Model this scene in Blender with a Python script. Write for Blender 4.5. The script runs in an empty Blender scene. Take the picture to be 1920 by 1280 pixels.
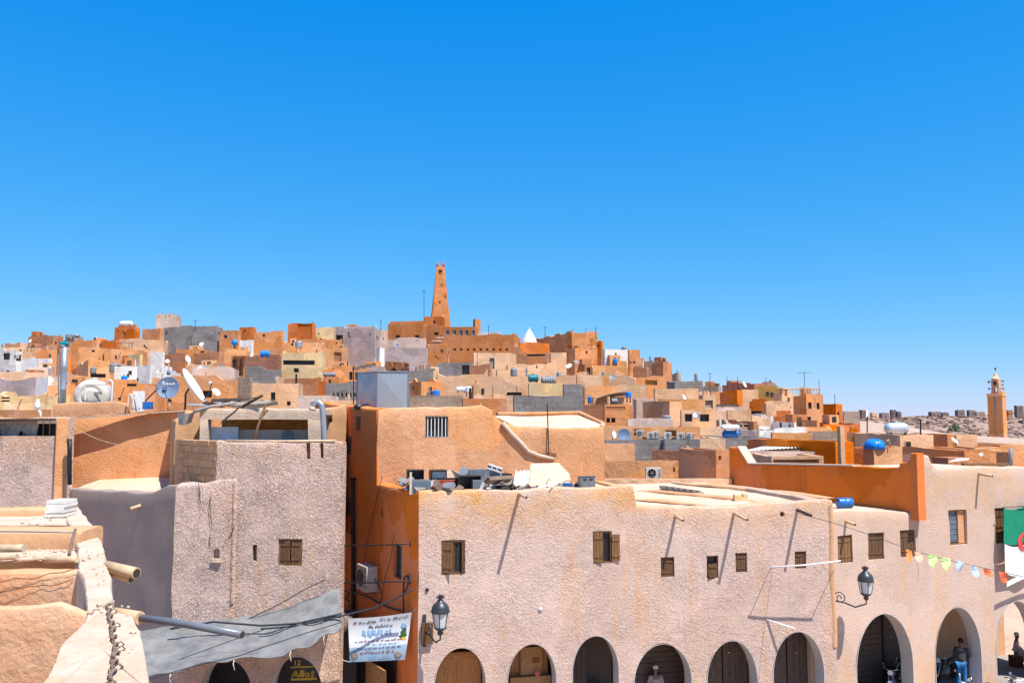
import bpy, bmesh, math, random
import numpy as np
from mathutils import Vector, Matrix, noise
random.seed(7); R = math.radians
SC = bpy.context.scene
COL = SC.collection
# ------------------------------------------------------------------ camera, sky, sun, exposure
F = 1650.0; CZ = 10.5; PIT = math.atan(135.0/F); CP, SP = math.cos(PIT), math.sin(PIT)
cam = bpy.data.cameras.new('camera'); cam.sensor_width = 36; cam.lens = F*36/1920
cam.clip_start = .1; cam.clip_end = 12000
co = bpy.data.objects.new('camera', cam); COL.objects.link(co)
co.location = (0, 0, CZ); co.rotation_euler = (math.pi/2+PIT, 0, 0); SC.camera = co
EXPO = .74
SUN_AZ, SUN_EL = 45.0, 63.0          # azimuth measured from -Y (behind the camera) towards +X
sd = Vector((math.sin(R(SUN_AZ))*math.cos(R(SUN_EL)), -math.cos(R(SUN_AZ))*math.cos(R(SUN_EL)), math.sin(R(SUN_EL))))
w = bpy.data.worlds.new('World'); SC.world = w; w.use_nodes = True
wn, wl = w.node_tree.nodes, w.node_tree.links
bg = wn['Background']
sky = wn.new('ShaderNodeTexSky'); sky.sky_type = 'NISHITA'; sky.sun_disc = False
sky.sun_elevation = R(SUN_EL); sky.sun_rotation = math.atan2(sd.x, sd.y)
sky.altitude = 550; sky.air_density = 1.0; sky.dust_density = 0.; sky.ozone_density = 4.0
sp_ = wn.new('ShaderNodeSeparateColor'); cb_ = wn.new('ShaderNodeCombineColor'); wl.new(sky.outputs[0], sp_.inputs[0])
for ch, gm, kk, off in ((0, 1.15, .95, -.088), (1, .67, .89, 0), (2, .25, 1.12, 0)):      # one tone curve for the whole sky: deep polarised blue
    p0_ = wn.new('ShaderNodeMath'); p0_.operation = 'MULTIPLY_ADD'; p0_.inputs[1].default_value = .1; p0_.inputs[2].default_value = off; p0_.use_clamp = True
    p1_ = wn.new('ShaderNodeMath'); p1_.operation = 'POWER'; p1_.inputs[1].default_value = gm
    p2_ = wn.new('ShaderNodeMath'); p2_.operation = 'MULTIPLY'; p2_.inputs[1].default_value = kk/.1/2**EXPO
    wl.new(sp_.outputs[ch], p0_.inputs[0]); wl.new(p0_.outputs[0], p1_.inputs[0]); wl.new(p1_.outputs[0], p2_.inputs[0]); wl.new(p2_.outputs[0], cb_.inputs[ch])
wl.new(cb_.outputs[0], bg.inputs[0])
bg.inputs[1].default_value = .1
sl = bpy.data.lights.new('sun', 'SUN'); sl.energy = 4.8; sl.angle = R(.53); sl.color = (1, .955, .88)
so = bpy.data.objects.new('sun', sl); COL.objects.link(so); so.location = (40, -40, 90)
so.rotation_euler = (-sd).to_track_quat('-Z', 'Y').to_euler()
vs = SC.view_settings; vs.view_transform = 'Standard'; vs.look = 'None'; vs.exposure = EXPO; vs.gamma = 1; vs.use_curve_mapping = False
SC.cycles.max_bounces = 5; SC.cycles.diffuse_bounces = 4
# ------------------------------------------------------------------ pixel -> place
def ray(px, py):
    a, b = (px-960)/F, (640-py)/F
    return Vector((a, CP-b*SP, SP+b*CP))
def at(px, py, Y):
    d = ray(px, py); return Vector((0, 0, CZ))+d*(Y/d.y)
def atz(px, py, z):
    d = ray(px, py); return Vector((0, 0, CZ))+d*((z-CZ)/d.z)
def pxm(Y): return F/Y
class Fac:                                  # a vertical wall plane: t along, z up, o out of the wall
    def __init__(s, p, ang):
        s.p = Vector((p[0], p[1])); s.d = Vector((math.cos(R(ang)), math.sin(R(ang)))); s.n = Vector((s.d.y, -s.d.x)); s.ang = ang
    def hit(s, px, py, o=0):
        d = ray(px, py); q = s.p+s.n*o
        k = (q.x*s.n.x+q.y*s.n.y)/(d.x*s.n.x+d.y*s.n.y)
        h = Vector((0, 0, CZ))+d*k
        return ((h.x-q.x)*s.d.x+(h.y-q.y)*s.d.y, h.z)
    def P(s, t, z, o=0):
        q = s.p+s.d*t+s.n*o; return Vector((q.x, q.y, z))
    def at(s, px, py, o=0): return s.P(*s.hit(px, py, o), o)
# ------------------------------------------------------------------ objects
def tag(o, label=None, cat=None, group=None, kind=None):
    if label: o['label'] = label
    if cat: o['category'] = cat
    if group: o['group'] = group
    if kind: o['kind'] = kind
    return o
def thing(name, label, cat, loc=(0, 0, 0), group=None):
    o = bpy.data.objects.new(name, None); COL.objects.link(o); o.location = loc; o.empty_display_size = .2
    return tag(o, label, cat, group)
def wloc(o):
    v = Vector((0, 0, 0))
    while o: v += o.location; o = o.parent
    return v
def link(name, me, parent=None):
    o = bpy.data.objects.new(name, me); COL.objects.link(o)
    if parent: o.parent = parent
    return o
def kids(o): return [c for c in list(COL.objects) if c.parent == o]
def copy_tree(o, parent=None):
    c = o.copy(); COL.objects.link(c); c.parent = parent
    for ch in o.children: copy_tree(ch, c)
    return c
def nz(p, f, a): return noise.noise_vector(Vector(p)*f)*a
class MB:
    def __init__(s): s.v = []; s.f = []; s.m = []; s.mi = 0; s.sm = []; s.smooth = False
    def face(s, idx): s.f.append(tuple(idx)); s.m.append(s.mi); s.sm.append(s.smooth)
    def add(s, vs, fs):
        b = len(s.v); s.v += [Vector(x) for x in vs]
        for f in fs: s.face([b+i for i in f])
        return s
    def quad(s, *p): return s.add(p, [tuple(range(len(p)))])
    def box(s, a, b):
        x0, y0, z0 = a; x1, y1, z1 = b
        return s.add([(x0,y0,z0),(x1,y0,z0),(x1,y1,z0),(x0,y1,z0),(x0,y0,z1),(x1,y0,z1),(x1,y1,z1),(x0,y1,z1)],
                     [(3,2,1,0),(4,5,6,7),(0,1,5,4),(1,2,6,5),(2,3,7,6),(3,0,4,7)])
    def obox(s, c, ax, ay, az):             # centre and three half-axis vectors
        c, ax, ay, az = map(Vector, (c, ax, ay, az))
        v = [c+ax*i+ay*j+az*k for k in (-1, 1) for i, j in ((-1,-1),(1,-1),(1,1),(-1,1))]
        return s.add(v, [(3,2,1,0),(4,5,6,7),(0,1,5,4),(1,2,6,5),(2,3,7,6),(3,0,4,7)])
    def fbox(s, fac, t0, t1, z0, z1, o0, o1):   # box aligned to a wall plane
        c = fac.P((t0+t1)/2, (z0+z1)/2, (o0+o1)/2)
        return s.obox(c, Vector((fac.d.x, fac.d.y, 0))*((t1-t0)/2), Vector((-fac.n.x, -fac.n.y, 0))*((o1-o0)/2), (0, 0, (z1-z0)/2))
    def cyl(s, p0, p1, r0, r1=None, n=10, caps=True):
        p0, p1 = Vector(p0), Vector(p1); r1 = r0 if r1 is None else r1
        z = (p1-p0).normalized(); x = z.orthogonal().normalized(); y = z.cross(x); b = len(s.v)
        for p, r in ((p0, r0), (p1, r1)):
            for i in range(n):
                a = 2*math.pi*i/n; s.v.append(p+x*(r*math.cos(a))+y*(r*math.sin(a)))
        sm = s.smooth; s.smooth = n > 6
        for i in range(n): s.face((b+i, b+(i+1) % n, b+n+(i+1) % n, b+n+i))
        s.smooth = sm
        if caps: s.face(tuple(b+i for i in reversed(range(n)))); s.face(tuple(b+n+i for i in range(n)))
        return s
    def tube(s, pts, r, n=6, closed=False):
        pts = [Vector(p) for p in pts]; b = len(s.v); N = len(pts); up = None
        for k, p in enumerate(pts):
            t = (pts[min(k+1, N-1)]-pts[max(k-1, 0)])
            if closed: t = pts[(k+1) % N]-pts[k-1]
            t.normalize()
            x = t.orthogonal().normalized() if up is None else (up-t*up.dot(t)).normalized()
            up = x; y = t.cross(x); rr = r[k] if isinstance(r, (list, tuple)) else r
            for i in range(n):
                a = 2*math.pi*i/n; s.v.append(p+x*(rr*math.cos(a))+y*(rr*math.sin(a)))
        sm = s.smooth; s.smooth = True
        for k in range(N if closed else N-1):
            for i in range(n): s.face((b+k*n+i, b+k*n+(i+1) % n, b+((k+1) % N)*n+(i+1) % n, b+((k+1) % N)*n+i))
        s.smooth = sm
        if not closed: s.face(tuple(b+i for i in reversed(range(n)))); s.face(tuple(b+(N-1)*n+i for i in range(n)))
        return s
    def lathe(s, prof, c, axis=(0, 0, 1), n=16):   # profile of (radius, height)
        c = Vector(c); z = Vector(axis).normalized(); x = z.orthogonal().normalized(); y = z.cross(x); b = len(s.v)
        for r, h in prof:
            for i in range(n):
                a = 2*math.pi*(i+.5)/n; s.v.append(c+z*h+x*(r*math.cos(a))+y*(r*math.sin(a)))
        sm = s.smooth; s.smooth = n > 6
        for k in range(len(prof)-1):
            for i in range(n): s.face((b+k*n+i, b+k*n+(i+1) % n, b+(k+1)*n+(i+1) % n, b+(k+1)*n+i))
        s.smooth = sm
        if prof[0][0] > 1e-4: s.face(tuple(b+i for i in reversed(range(n))))
        if prof[-1][0] > 1e-4: s.face(tuple(b+(len(prof)-1)*n+i for i in range(n)))
        return s
    def prism(s, poly, z0, z1):             # polygon of (x, y), counter-clockwise, between two heights
        n = len(poly); b = len(s.v)
        s.v += [Vector((x, y, z0)) for x, y in poly]+[Vector((x, y, z1)) for x, y in poly]
        s.face(tuple(b+i for i in reversed(range(n)))); s.face(tuple(b+n+i for i in range(n)))
        for i in range(n): s.face((b+i, b+(i+1) % n, b+n+(i+1) % n, b+n+i))
        return s
    def sheet(s, fn, nu, nv, smooth=True):
        b = len(s.v)
        for i in range(nu+1):
            for j in range(nv+1): s.v.append(Vector(fn(i/nu, j/nv)))
        sm = s.smooth; s.smooth = smooth
        for i in range(nu):
            for j in range(nv):
                k = b+i*(nv+1)+j; s.face((k, k+nv+1, k+nv+2, k+1))
        s.smooth = sm; return s
    def wobble(s, f, a):
        s.v = [v+nz(v, f, a) for v in s.v]; return s
    def mesh(s, name, off=Vector((0, 0, 0)), mats=()):
        me = bpy.data.meshes.new(name); me.from_pydata([v-off for v in s.v], [], s.f)
        for m in mats: me.materials.append(m)
        me.polygons.foreach_set('use_smooth', s.sm)
        if len(mats) > 1: me.polygons.foreach_set('material_index', s.m)
        me.update(); return me
    def build(s, name, mat, parent=None, label=None):
        mats = mat if isinstance(mat, (list, tuple)) else (mat,)
        o = link(name, s.mesh(name, wloc(parent) if parent else Vector((0, 0, 0)), mats), parent)
        if label: o['label'] = label
        return o
    def solo(s, name, mat, label, cat, group=None):
        n = len(s.v); off = Vector((sum(v.x for v in s.v)/n, sum(v.y for v in s.v)/n, min(v.z for v in s.v)))
        mats = mat if isinstance(mat, (list, tuple)) else (mat,)
        o = link(name, s.mesh(name, off, mats)); o.location = off
        return tag(o, label, cat, group)
def sag(a, b, d, n=14):
    a, b = Vector(a), Vector(b)
    return [a.lerp(b, i/n)-Vector((0, 0, d*4*(i/n)*(1-i/n))) for i in range(n+1)]
# ------------------------------------------------------------------ materials
MATS = {}
def nodes(name):
    m = bpy.data.materials.new(name); m.use_nodes = True
    return m, m.node_tree.nodes, m.node_tree.links, m.node_tree.nodes['Principled BSDF']
def N(n, t, **k):
    o = n.new('ShaderNode'+t)
    for a, b in k.items(): setattr(o, a, b)
    return o
def mixc(n, l, fac, a, b, mode='MIX'):
    x = N(n, 'Mix', data_type='RGBA', blend_type=mode)
    for s, v in ((0, fac), (6, a), (7, b)):
        if hasattr(v, 'links'): l.new(v, x.inputs[s])
        else: x.inputs[s].default_value = v if s == 0 else (*v[:3], 1)
    return x.outputs[2]
def ntex(n, l, vec, scale, detail=3, rough=.6, sv=None, dist=0):
    if sv is not None:
        mp = N(n, 'Mapping'); mp.inputs['Scale'].default_value = sv; l.new(vec, mp.inputs[0]); vec = mp.outputs[0]
    t = N(n, 'TexNoise'); t.inputs['Scale'].default_value = scale; t.inputs['Detail'].default_value = detail
    t.inputs['Roughness'].default_value = rough; t.inputs['Distortion'].default_value = dist; l.new(vec, t.inputs['Vector']); return t.outputs['Fac']
def ramp(n, l, v, a, b, c0=0., c1=1.):
    r = N(n, 'MapRange'); r.clamp = True
    for i, x in enumerate((a, b, c0, c1)): r.inputs[i+1].default_value = x
    l.new(v, r.inputs[0]); return r.outputs[0]
def math_(n, l, op, a, b):
    m = N(n, 'Math', operation=op)
    for i, v in enumerate((a, b)):
        if hasattr(v, 'links'): l.new(v, m.inputs[i])
        else: m.inputs[i].default_value = v
    return m.outputs[0]
def plaster(name, c, c2=None, stain=None, bump=.5, trowel=0, size=1., zst=None, patch=.5, rnd=.0, dist=.03, block=None, crack=0, repair=0.):
    m, n, l, b = nodes(name); g = N(n, 'NewGeometry').outputs['Position']
    c2 = c2 or tuple(x*.8 for x in c); stain = stain or (c[0]*.75, c[1]*.55, c[2]*.4)
    big = ntex(n, l, g, .55/size, 4); fine = ntex(n, l, g, 7/size, 5, .7)
    col = mixc(n, l, ramp(n, l, big, .38, .62), c, c2)
    st = ntex(n, l, g, 1, 4, .65, (1.6/size, 1.6/size, .22/size))
    sf = ramp(n, l, st, .54, .72, 0, patch)
    if zst:
        sx = N(n, 'SeparateXYZ'); l.new(g, sx.inputs[0]); tot = None
        for z0, z1, k in zst:
            r0 = ramp(n, l, sx.outputs[2], z0, z1, 0, k); tot = r0 if tot is None else math_(n, l, 'ADD', tot, r0)
        wob = ramp(n, l, ntex(n, l, g, 1.3, 4), .3, .65); sf = math_(n, l, 'MAXIMUM', sf, math_(n, l, 'MULTIPLY', tot, wob))
    col = mixc(n, l, sf, col, stain)
    if zst:
        s2 = ramp(n, l, ntex(n, l, g, 1, 5, .7, (4.5, 4.5, .16)), .56, .74, 0, .38); col = mixc(n, l, s2, col, tuple(x*.68 for x in c))
    col = mixc(n, l, ramp(n, l, fine, .3, .7, .0, .22), col, tuple(x*.55 for x in c))
    pale = ramp(n, l, ntex(n, l, g, 2.3/size, 5, .7), .58, .75, 0, .35)
    col = mixc(n, l, pale, col, tuple(min(.8, x*1.25+.04) for x in c))
    if repair:                             # patches of other renders and repairs, each with its own edge
        vq = N(n, 'TexVoronoi'); vq.inputs['Scale'].default_value = .42; vq.inputs['Randomness'].default_value = 1
        dq = N(n, 'TexNoise'); dq.inputs['Scale'].default_value = 1.2; dq.inputs['Detail'].default_value = 4; l.new(g, dq.inputs['Vector'])
        aq = N(n, 'VectorMath', operation='MULTIPLY_ADD'); l.new(dq.outputs['Color'], aq.inputs[0]); aq.inputs[1].default_value = (1.6,)*3; l.new(g, aq.inputs[2]); l.new(aq.outputs[0], vq.inputs['Vector'])
        sq = N(n, 'SeparateColor'); l.new(vq.outputs['Color'], sq.inputs[0]); hq = N(n, 'HueSaturation'); l.new(col, hq.inputs['Color'])
        l.new(ramp(n, l, sq.outputs[0], 0, 1, 1-repair*1.3, 1+repair), hq.inputs['Value']); l.new(ramp(n, l, sq.outputs[1], 0, 1, 1-repair*.5, 1.08), hq.inputs['Saturation']); col = hq.outputs[0]
    if rnd:
        oi = N(n, 'ObjectInfo'); hsv = N(n, 'HueSaturation'); l.new(col, hsv.inputs['Color'])
        l.new(ramp(n, l, oi.outputs['Random'], 0, 1, 1-rnd, 1+rnd), hsv.inputs['Value']); col = hsv.outputs[0]
    hgt = math_(n, l, 'ADD', math_(n, l, 'MULTIPLY', fine, .5), math_(n, l, 'MULTIPLY', ntex(n, l, g, 2.4/size, 3), .8))
    if trowel:
        vo = N(n, 'TexVoronoi'); vo.inputs['Scale'].default_value = 2.6; 
        dn = N(n, 'TexNoise'); dn.inputs['Scale'].default_value = 1.7; l.new(g, dn.inputs['Vector'])
        ad = N(n, 'VectorMath', operation='MULTIPLY_ADD'); l.new(dn.outputs['Color'], ad.inputs[0]); ad.inputs[1].default_value = (.6,)*3; l.new(g, ad.inputs[2])
        l.new(ad.outputs[0], vo.inputs['Vector']); sp = N(n, 'SeparateColor'); l.new(vo.outputs['Color'], sp.inputs[0])
        hs_ = []
        for k, (off, sc) in enumerate(((0, 1.), (1.3, 1.25))):
            an = math_(n, l, 'ADD', math_(n, l, 'MULTIPLY', sp.outputs[k], 3.14), off)
            vr = N(n, 'VectorRotate', rotation_type='AXIS_ANGLE'); vr.inputs['Axis'].default_value = (0, 1, 0)
            l.new(g, vr.inputs['Vector']); l.new(an, vr.inputs['Angle'])
            t = ntex(n, l, vr.outputs[0], 1, 2, .5, (5.2*sc, 3, 16.5*sc), 1.0)
            hs_.append(ramp(n, l, t, .42, .64))
        tr = math_(n, l, 'MAXIMUM', hs_[0], hs_[1]); tr = math_(n, l, 'MULTIPLY', tr, ramp(n, l, ntex(n, l, g, 1.1, 3), .36, .6, .25, 1)); hgt = math_(n, l, 'ADD', math_(n, l, 'MULTIPLY', hgt, .5), math_(n, l, 'MULTIPLY', tr, trowel))
        col = mixc(n, l, math_(n, l, 'MULTIPLY', tr, .12), col, tuple(min(.85, x*1.2) for x in c))
    if block:
        bt = N(n, 'TexBrick'); bt.inputs['Scale'].default_value = 1; bt.inputs['Brick Width'].default_value = block[0]; bt.inputs['Row Height'].default_value = block[1]
        bt.inputs['Mortar Size'].default_value = .018; bt.inputs['Color1'].default_value = (.9,)*3+(1,); bt.inputs['Color2'].default_value = (1.1,)*3+(1,); bt.inputs['Mortar'].default_value = (.65,)*3+(1,)
        mp = N(n, 'Mapping'); mp.inputs['Rotation'].default_value = (R(90), 0, 0); l.new(g, mp.inputs[0]); l.new(mp.outputs[0], bt.inputs['Vector'])
        col = mixc(n, l, .8, col, bt.outputs[0], 'MULTIPLY')
    l.new(col, b.inputs['Base Color']); b.inputs['Roughness'].default_value = .92; b.inputs['Specular IOR Level'].default_value = .15
    bp = N(n, 'Bump'); bp.inputs['Strength'].default_value = bump; bp.inputs['Distance'].default_value = dist
    l.new(hgt, bp.inputs['Height']); l.new(bp.outputs[0], b.inputs['Normal'])
    MATS[name] = m; return m
def paint(name, c, rough=.6, var=.25, scale=6., metal=0., bump=.1, c2=None, stretch=None, alpha=None, trans=0., emit=None, spec=.4):
    m, n, l, b = nodes(name); tc = N(n, 'TexCoord').outputs['Object']
    t = ntex(n, l, tc, scale, 5, .65, stretch); c2 = c2 or tuple(x*(1-var*1.6) for x in c)
    col = mixc(n, l, ramp(n, l, t, .35, .7), c, c2)
    l.new(col, b.inputs['Base Color']); b.inputs['Metallic'].default_value = metal; b.inputs['Specular IOR Level'].default_value = spec
    l.new(ramp(n, l, t, .3, .7, max(.03, rough-.12), min(1, rough+.12)), b.inputs['Roughness'])
    if bump:
        bp = N(n, 'Bump'); bp.inputs['Strength'].default_value = bump; bp.inputs['Distance'].default_value = .01
        l.new(t, bp.inputs['Height']); l.new(bp.outputs[0], b.inputs['Normal'])
    if trans: b.inputs['Transmission Weight'].default_value = trans
    MATS[name] = m; return m
PINK = (.58, .425, .352)
plaster('pink_trowel', PINK, (.54, .40, .335), (.60, .32, .13), bump=.66, trowel=1.2, zst=((6.3, 7.7, 1.0), (1.9, .7, .3)), patch=.55, dist=.03, repair=.06)
plaster('pink_trowel_left', (.60, .435, .36), (.54, .40, .335), (.58, .31, .14), bump=.82, trowel=1.5, zst=((8.2, 9.6, .6), (3.6, 2.4, .5)), patch=.5, dist=.04, repair=.06)
plaster('shade_toned_plaster', (.33, .25, .212), (.29, .225, .195), (.33, .19, .125), bump=.5, trowel=.15, patch=.5, dist=.03)  # wing side plaster, smoother, its colour darkened to hold the shade tone
plaster('pink_plain', (.58, .42, .335), (.55, .41, .34), (.62, .36, .16), bump=.6, trowel=.4, zst=((5.8, 7.4, .6), (2.4, 1.2, .6)), patch=.6, dist=.03, repair=.07)
plaster('orange_lit', (.65, .335, .175), (.60, .30, .15), (.60, .24, .09), bump=.9, trowel=.22, patch=.85, dist=.07, repair=.08)
plaster('orange_deep', (.82, .225, .055), (.74, .21, .06), (.60, .175, .05), bump=.5, patch=.8, dist=.025, repair=.06)
plaster('orange_terrace', (.64, .325, .17), (.66, .39, .24), (.55, .21, .08), bump=.9, patch=.7, size=.35, dist=.03)
plaster('cream_top', (.60, .465, .355), (.53, .385, .275), (.52, .32, .17), bump=1., patch=.55, size=.22, dist=.02)
plaster('roof_cream', (.62, .47, .345), (.56, .40, .28), (.48, .27, .14), bump=.6, patch=.5, dist=.03)
plaster('tan_wall', (.62, .35, .19), (.56, .31, .16), (.50, .24, .09), bump=.7, patch=.5, dist=.04)
plaster('brown_wall', (.42, .225, .12), (.37, .195, .105), (.30, .13, .06), bump=.6, patch=.4, dist=.03)
plaster('grey_block', (.27, .25, .24), (.23, .21, .205), (.30, .22, .17), bump=.7, patch=.4, block=(.5, .25))
plaster('block_tan', (.52, .31, .17), (.46, .265, .14), (.35, .2, .1), bump=.8, patch=.4)
plaster('arch_lining', (.58, .55, .53), (.5, .47, .45), (.45, .36, .3), bump=.3, patch=.3, dist=.01)
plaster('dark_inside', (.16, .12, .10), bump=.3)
plaster('floor_grey', (.32, .28, .25), bump=.3)
# town colours
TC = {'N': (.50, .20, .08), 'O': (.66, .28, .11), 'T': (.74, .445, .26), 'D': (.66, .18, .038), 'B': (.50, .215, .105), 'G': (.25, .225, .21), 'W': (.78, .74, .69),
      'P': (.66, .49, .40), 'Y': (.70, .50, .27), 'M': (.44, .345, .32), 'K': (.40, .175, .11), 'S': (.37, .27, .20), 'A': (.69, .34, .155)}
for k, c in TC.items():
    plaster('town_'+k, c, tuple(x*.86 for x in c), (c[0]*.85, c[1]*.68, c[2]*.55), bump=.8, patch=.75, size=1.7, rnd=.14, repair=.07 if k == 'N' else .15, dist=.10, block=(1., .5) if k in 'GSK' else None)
paint('pane_dark', (.035, .03, .028), .35, bump=0); paint('wood_orange', (.52, .22, .065), .65, .3, 3, stretch=(10, 10, 1), bump=.3); paint('wood', (.17, .082, .03), .7, .45, 4, stretch=(14, 14, 1), bump=.5)
paint('wood_light', (.27, .135, .048), .65, .35, 3, stretch=(12, 12, 1), bump=.4); paint('wood_dark', (.07, .042, .026), .6, .4, 4, stretch=(12, 12, 1), bump=.3)
paint('iron', (.035, .035, .04), .5, .3, 9, metal=.6); paint('pvc_grey', (.17, .18, .2), .35, .15, 3); paint('white_paint', (.74, .72, .69), .5, .12, 5)
paint('clay_pipe', (.66, .43, .25), .6, .2, 8); paint('cane', (.66, .47, .30), .6, .25, 6); paint('black_plastic', (.025, .026, .03), .4, .3, 6)
paint('grey_plastic', (.17, .18, .2), .45, .2, 6); paint('blue_plastic', (.02, .16, .50), .35, .2, 4); paint('blue_bright', (.01, .22, .72), .35, .15, 4)
paint('teal_plastic', (.0, .21, .25), .4, .2, 4); paint('red_plastic', (.62, .10, .045), .45, .2, 5); paint('galvanised', (.37, .40, .42), .45, .22, 2.2, metal=.55, c2=(.30, .33, .36))
paint('rust', (.27, .105, .035), .8, .4, 5, c2=(.15, .06, .03)); paint('silver', (.62, .66, .72), .35, .1, 3, metal=.45); paint('dish_white', (.78, .77, .74), .5, .1, 4)
paint('dish_grey', (.16, .22, .33), .5, .15, 4); paint('tank_cream', (.60, .54, .46), .55, .2, 3); paint('tank_grey', (.25, .25, .26), .6, .25, 4)
paint('cloth_grey', (.215, .21, .207), .9, .3, 1.6, bump=.3); paint('sheet_white', (.70, .65, .60), .8, .15, 5); paint('board_beige', (.62, .46, .32), .8, .15, 3)
paint('cable', (.03, .033, .04), .6, .2); paint('rope', (.22, .15, .11), .9, .3, 12); paint('tile_white', (.74, .70, .63), .6, .15, 7)
paint('lamp_glass', (.60, .62, .63), .25, .1, 4); paint('lamp_black', (.05, .055, .065), .4, .2, 6, metal=.3); paint('shutter_brown', (.115, .075, .06), .6, .2, 6)
paint('cardboard', (.42, .22, .09), .85, .2, 5); paint('tyre', (.02, .02, .021), .8, .2); paint('chrome', (.6, .6, .62), .25, .1, metal=.9)
paint('skin', (.23, .125, .08), .55, .1, 8); paint('tunic', (.42, .33, .31), .9, .12, 6); paint('jacket', (.05, .055, .065), .85, .2, 6); paint('jeans', (.03, .20, .48), .85, .2, 6)
paint('cap_white', (.72, .70, .64), .85, .1, 8); paint('hair', (.012, .01, .01), .7, .1); paint('robe_pale', (.68, .58, .52), .9, .15, 5); paint('tee_brown', (.12, .085, .065), .9, .2)
paint('flag_green', (.0, .23, .125), .85, .1, 4); paint('flag_white', (.76, .74, .74), .85, .06, 4); paint('flag_red', (.66, .07, .055), .85, .1, 4)
paint('pennant_orange', (.9, .32, .08), .8, .1); paint('pennant_peach', (.9, .5, .32), .8, .1); paint('pennant_green', (.52, .80, .27), .8, .1)
paint('pennant_blue', (.45, .57, .76), .8, .1); paint('pennant_red', (.9, .16, .06), .8, .1); paint('pennant_teal', (.08, .45, .48), .8, .1)
paint('banner_white', (.60, .63, .67), .6, .06, 3); paint('banner_blue', (.30, .44, .58), .6, .1, 3); paint('ink_dark', (.11, .12, .15), .7, .1); paint('ink_blue', (.2, .37, .55), .7, .1)
paint('ink_brown', (.25, .10, .10), .7, .1); paint('leaf', (.05, .13, .03), .7, .3, 5); paint('ink_yellow', (.75, .48, .05), .7, .1); paint('brick_red', (.50, .19, .09), .85, .3, 6)
paint('glass_blue', (.10, .15, .20), .12, .2, 4); paint('mesh_yellow', (.50, .26, .06), .8, .3, 5); paint('ash', (.33, .29, .26), .9, .3, 7); paint('stair_shadow', (.5, .3, .17), .9)
def glow_free(): pass
# ------------------------------------------------------------------ the town on the hill
BASES = []                                   # (x, y, z) where houses stand: the hill is fitted under them
PXT = ((600, 268), (612, 258), (627, 222), (640, 192), (654, 165), (680, 135), (706, 108), (730, 90), (755, 75), (790, 64), (815, 56), (850, 48))
def Yof(yt):
    if yt <= PXT[0][0]: return PXT[0][1]
    for (a, A), (b, B) in zip(PXT, PXT[1:]):
        if yt <= b: return A+(B-A)*(yt-a)/(b-a)
    return 46
def solve_along(C, d, px):
    dz = C.z-CZ; u = (px-960)/F
    den = d.x-u*d.y*CP
    return (u*(C.y*CP+dz*SP)-C.x)/den if abs(den) > 1e-6 else -1
def wall_panel(mb, p0, p1, n, z0, z1, holes, inn0, inn1, zr, amp=.07, cell=1.3, rev=.22):
    """one wall of a house: outer face with real openings, wavy top, parapet strip and inner parapet face"""
    L = (p1-p0).length; d = (p1-p0)/L
    ts = {0., L}; k = max(1, int(L/(cell*.6))); ts |= {L*i/k for i in range(k+1)}; zs = {z0, z1}
    for a, b, c, e in holes: ts |= {a, b}; zs |= {c, e}
    ts = sorted(ts); zs = sorted(z for z in zs if z0 <= z <= z1)
    ts = [t for i, t in enumerate(ts) if i == 0 or t-ts[i-1] > .02]; 
    def top(t):
        q = p0+d*t; v = noise.noise(Vector((q.x*.9, q.y*.9, z1)))*amp*1.4
        st_ = noise.cell(Vector((q.x*.33, q.y*.33, z1*.7))); return z1+v+((st_ > .45)*.28-(st_ < -.6)*.22 if amp > .05 else 0)
    b = len(mb.v)
    for t in ts:
        q = p0+d*t
        for z in zs:
            zz = top(t) if z == z1 else z
            o = noise.noise(Vector((q.x*.35, q.y*.35, z*.5)))*amp*.6
            mb.v.append(Vector((q.x+n.x*o, q.y+n.y*o, zz)))
    nzs = len(zs)
    for i in range(len(ts)-1):
        tm = (ts[i]+ts[i+1])/2
        for j in range(nzs-1):
            zm = (zs[j]+zs[j+1])/2
            if any(a < tm < bb and c < zm < e for a, bb, c, e in holes): continue
            mb.face((b+i*nzs+j, b+(i+1)*nzs+j, b+(i+1)*nzs+j+1, b+i*nzs+j+1))
    b2 = len(mb.v)
    for t in ts:
        q = inn0.lerp(inn1, t/L); z = top(t)
        mb.v += [Vector((q.x, q.y, z)), Vector((q.x, q.y, zr))]
    for i in range(len(ts)-1):
        mb.face((b+i*nzs+nzs-1, b+(i+1)*nzs+nzs-1, b2+2*(i+1), b2+2*i))
        mb.face((b2+2*i, b2+2*i+2, b2+2*i+3, b2+2*i+1))
    for a, bb, c, e in holes:
        q0, q1 = p0+d*a, p0+d*bb; m = Vector((n.x, n.y))*rev
        A = [Vector((q0.x, q0.y, c)), Vector((q1.x, q1.y, c)), Vector((q1.x, q1.y, e)), Vector((q0.x, q0.y, e))]
        Bk = [v-Vector((m.x, m.y, 0)) for v in A]
        A = [v+Vector((n.x, n.y, 0))*(noise.noise(Vector((v.x*.35, v.y*.35, v.z*.5)))*amp*.6) for v in A]
        for i in range(4): mb.quad(A[i], A[(i+1) % 4], Bk[(i+1) % 4], Bk[i])
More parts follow.
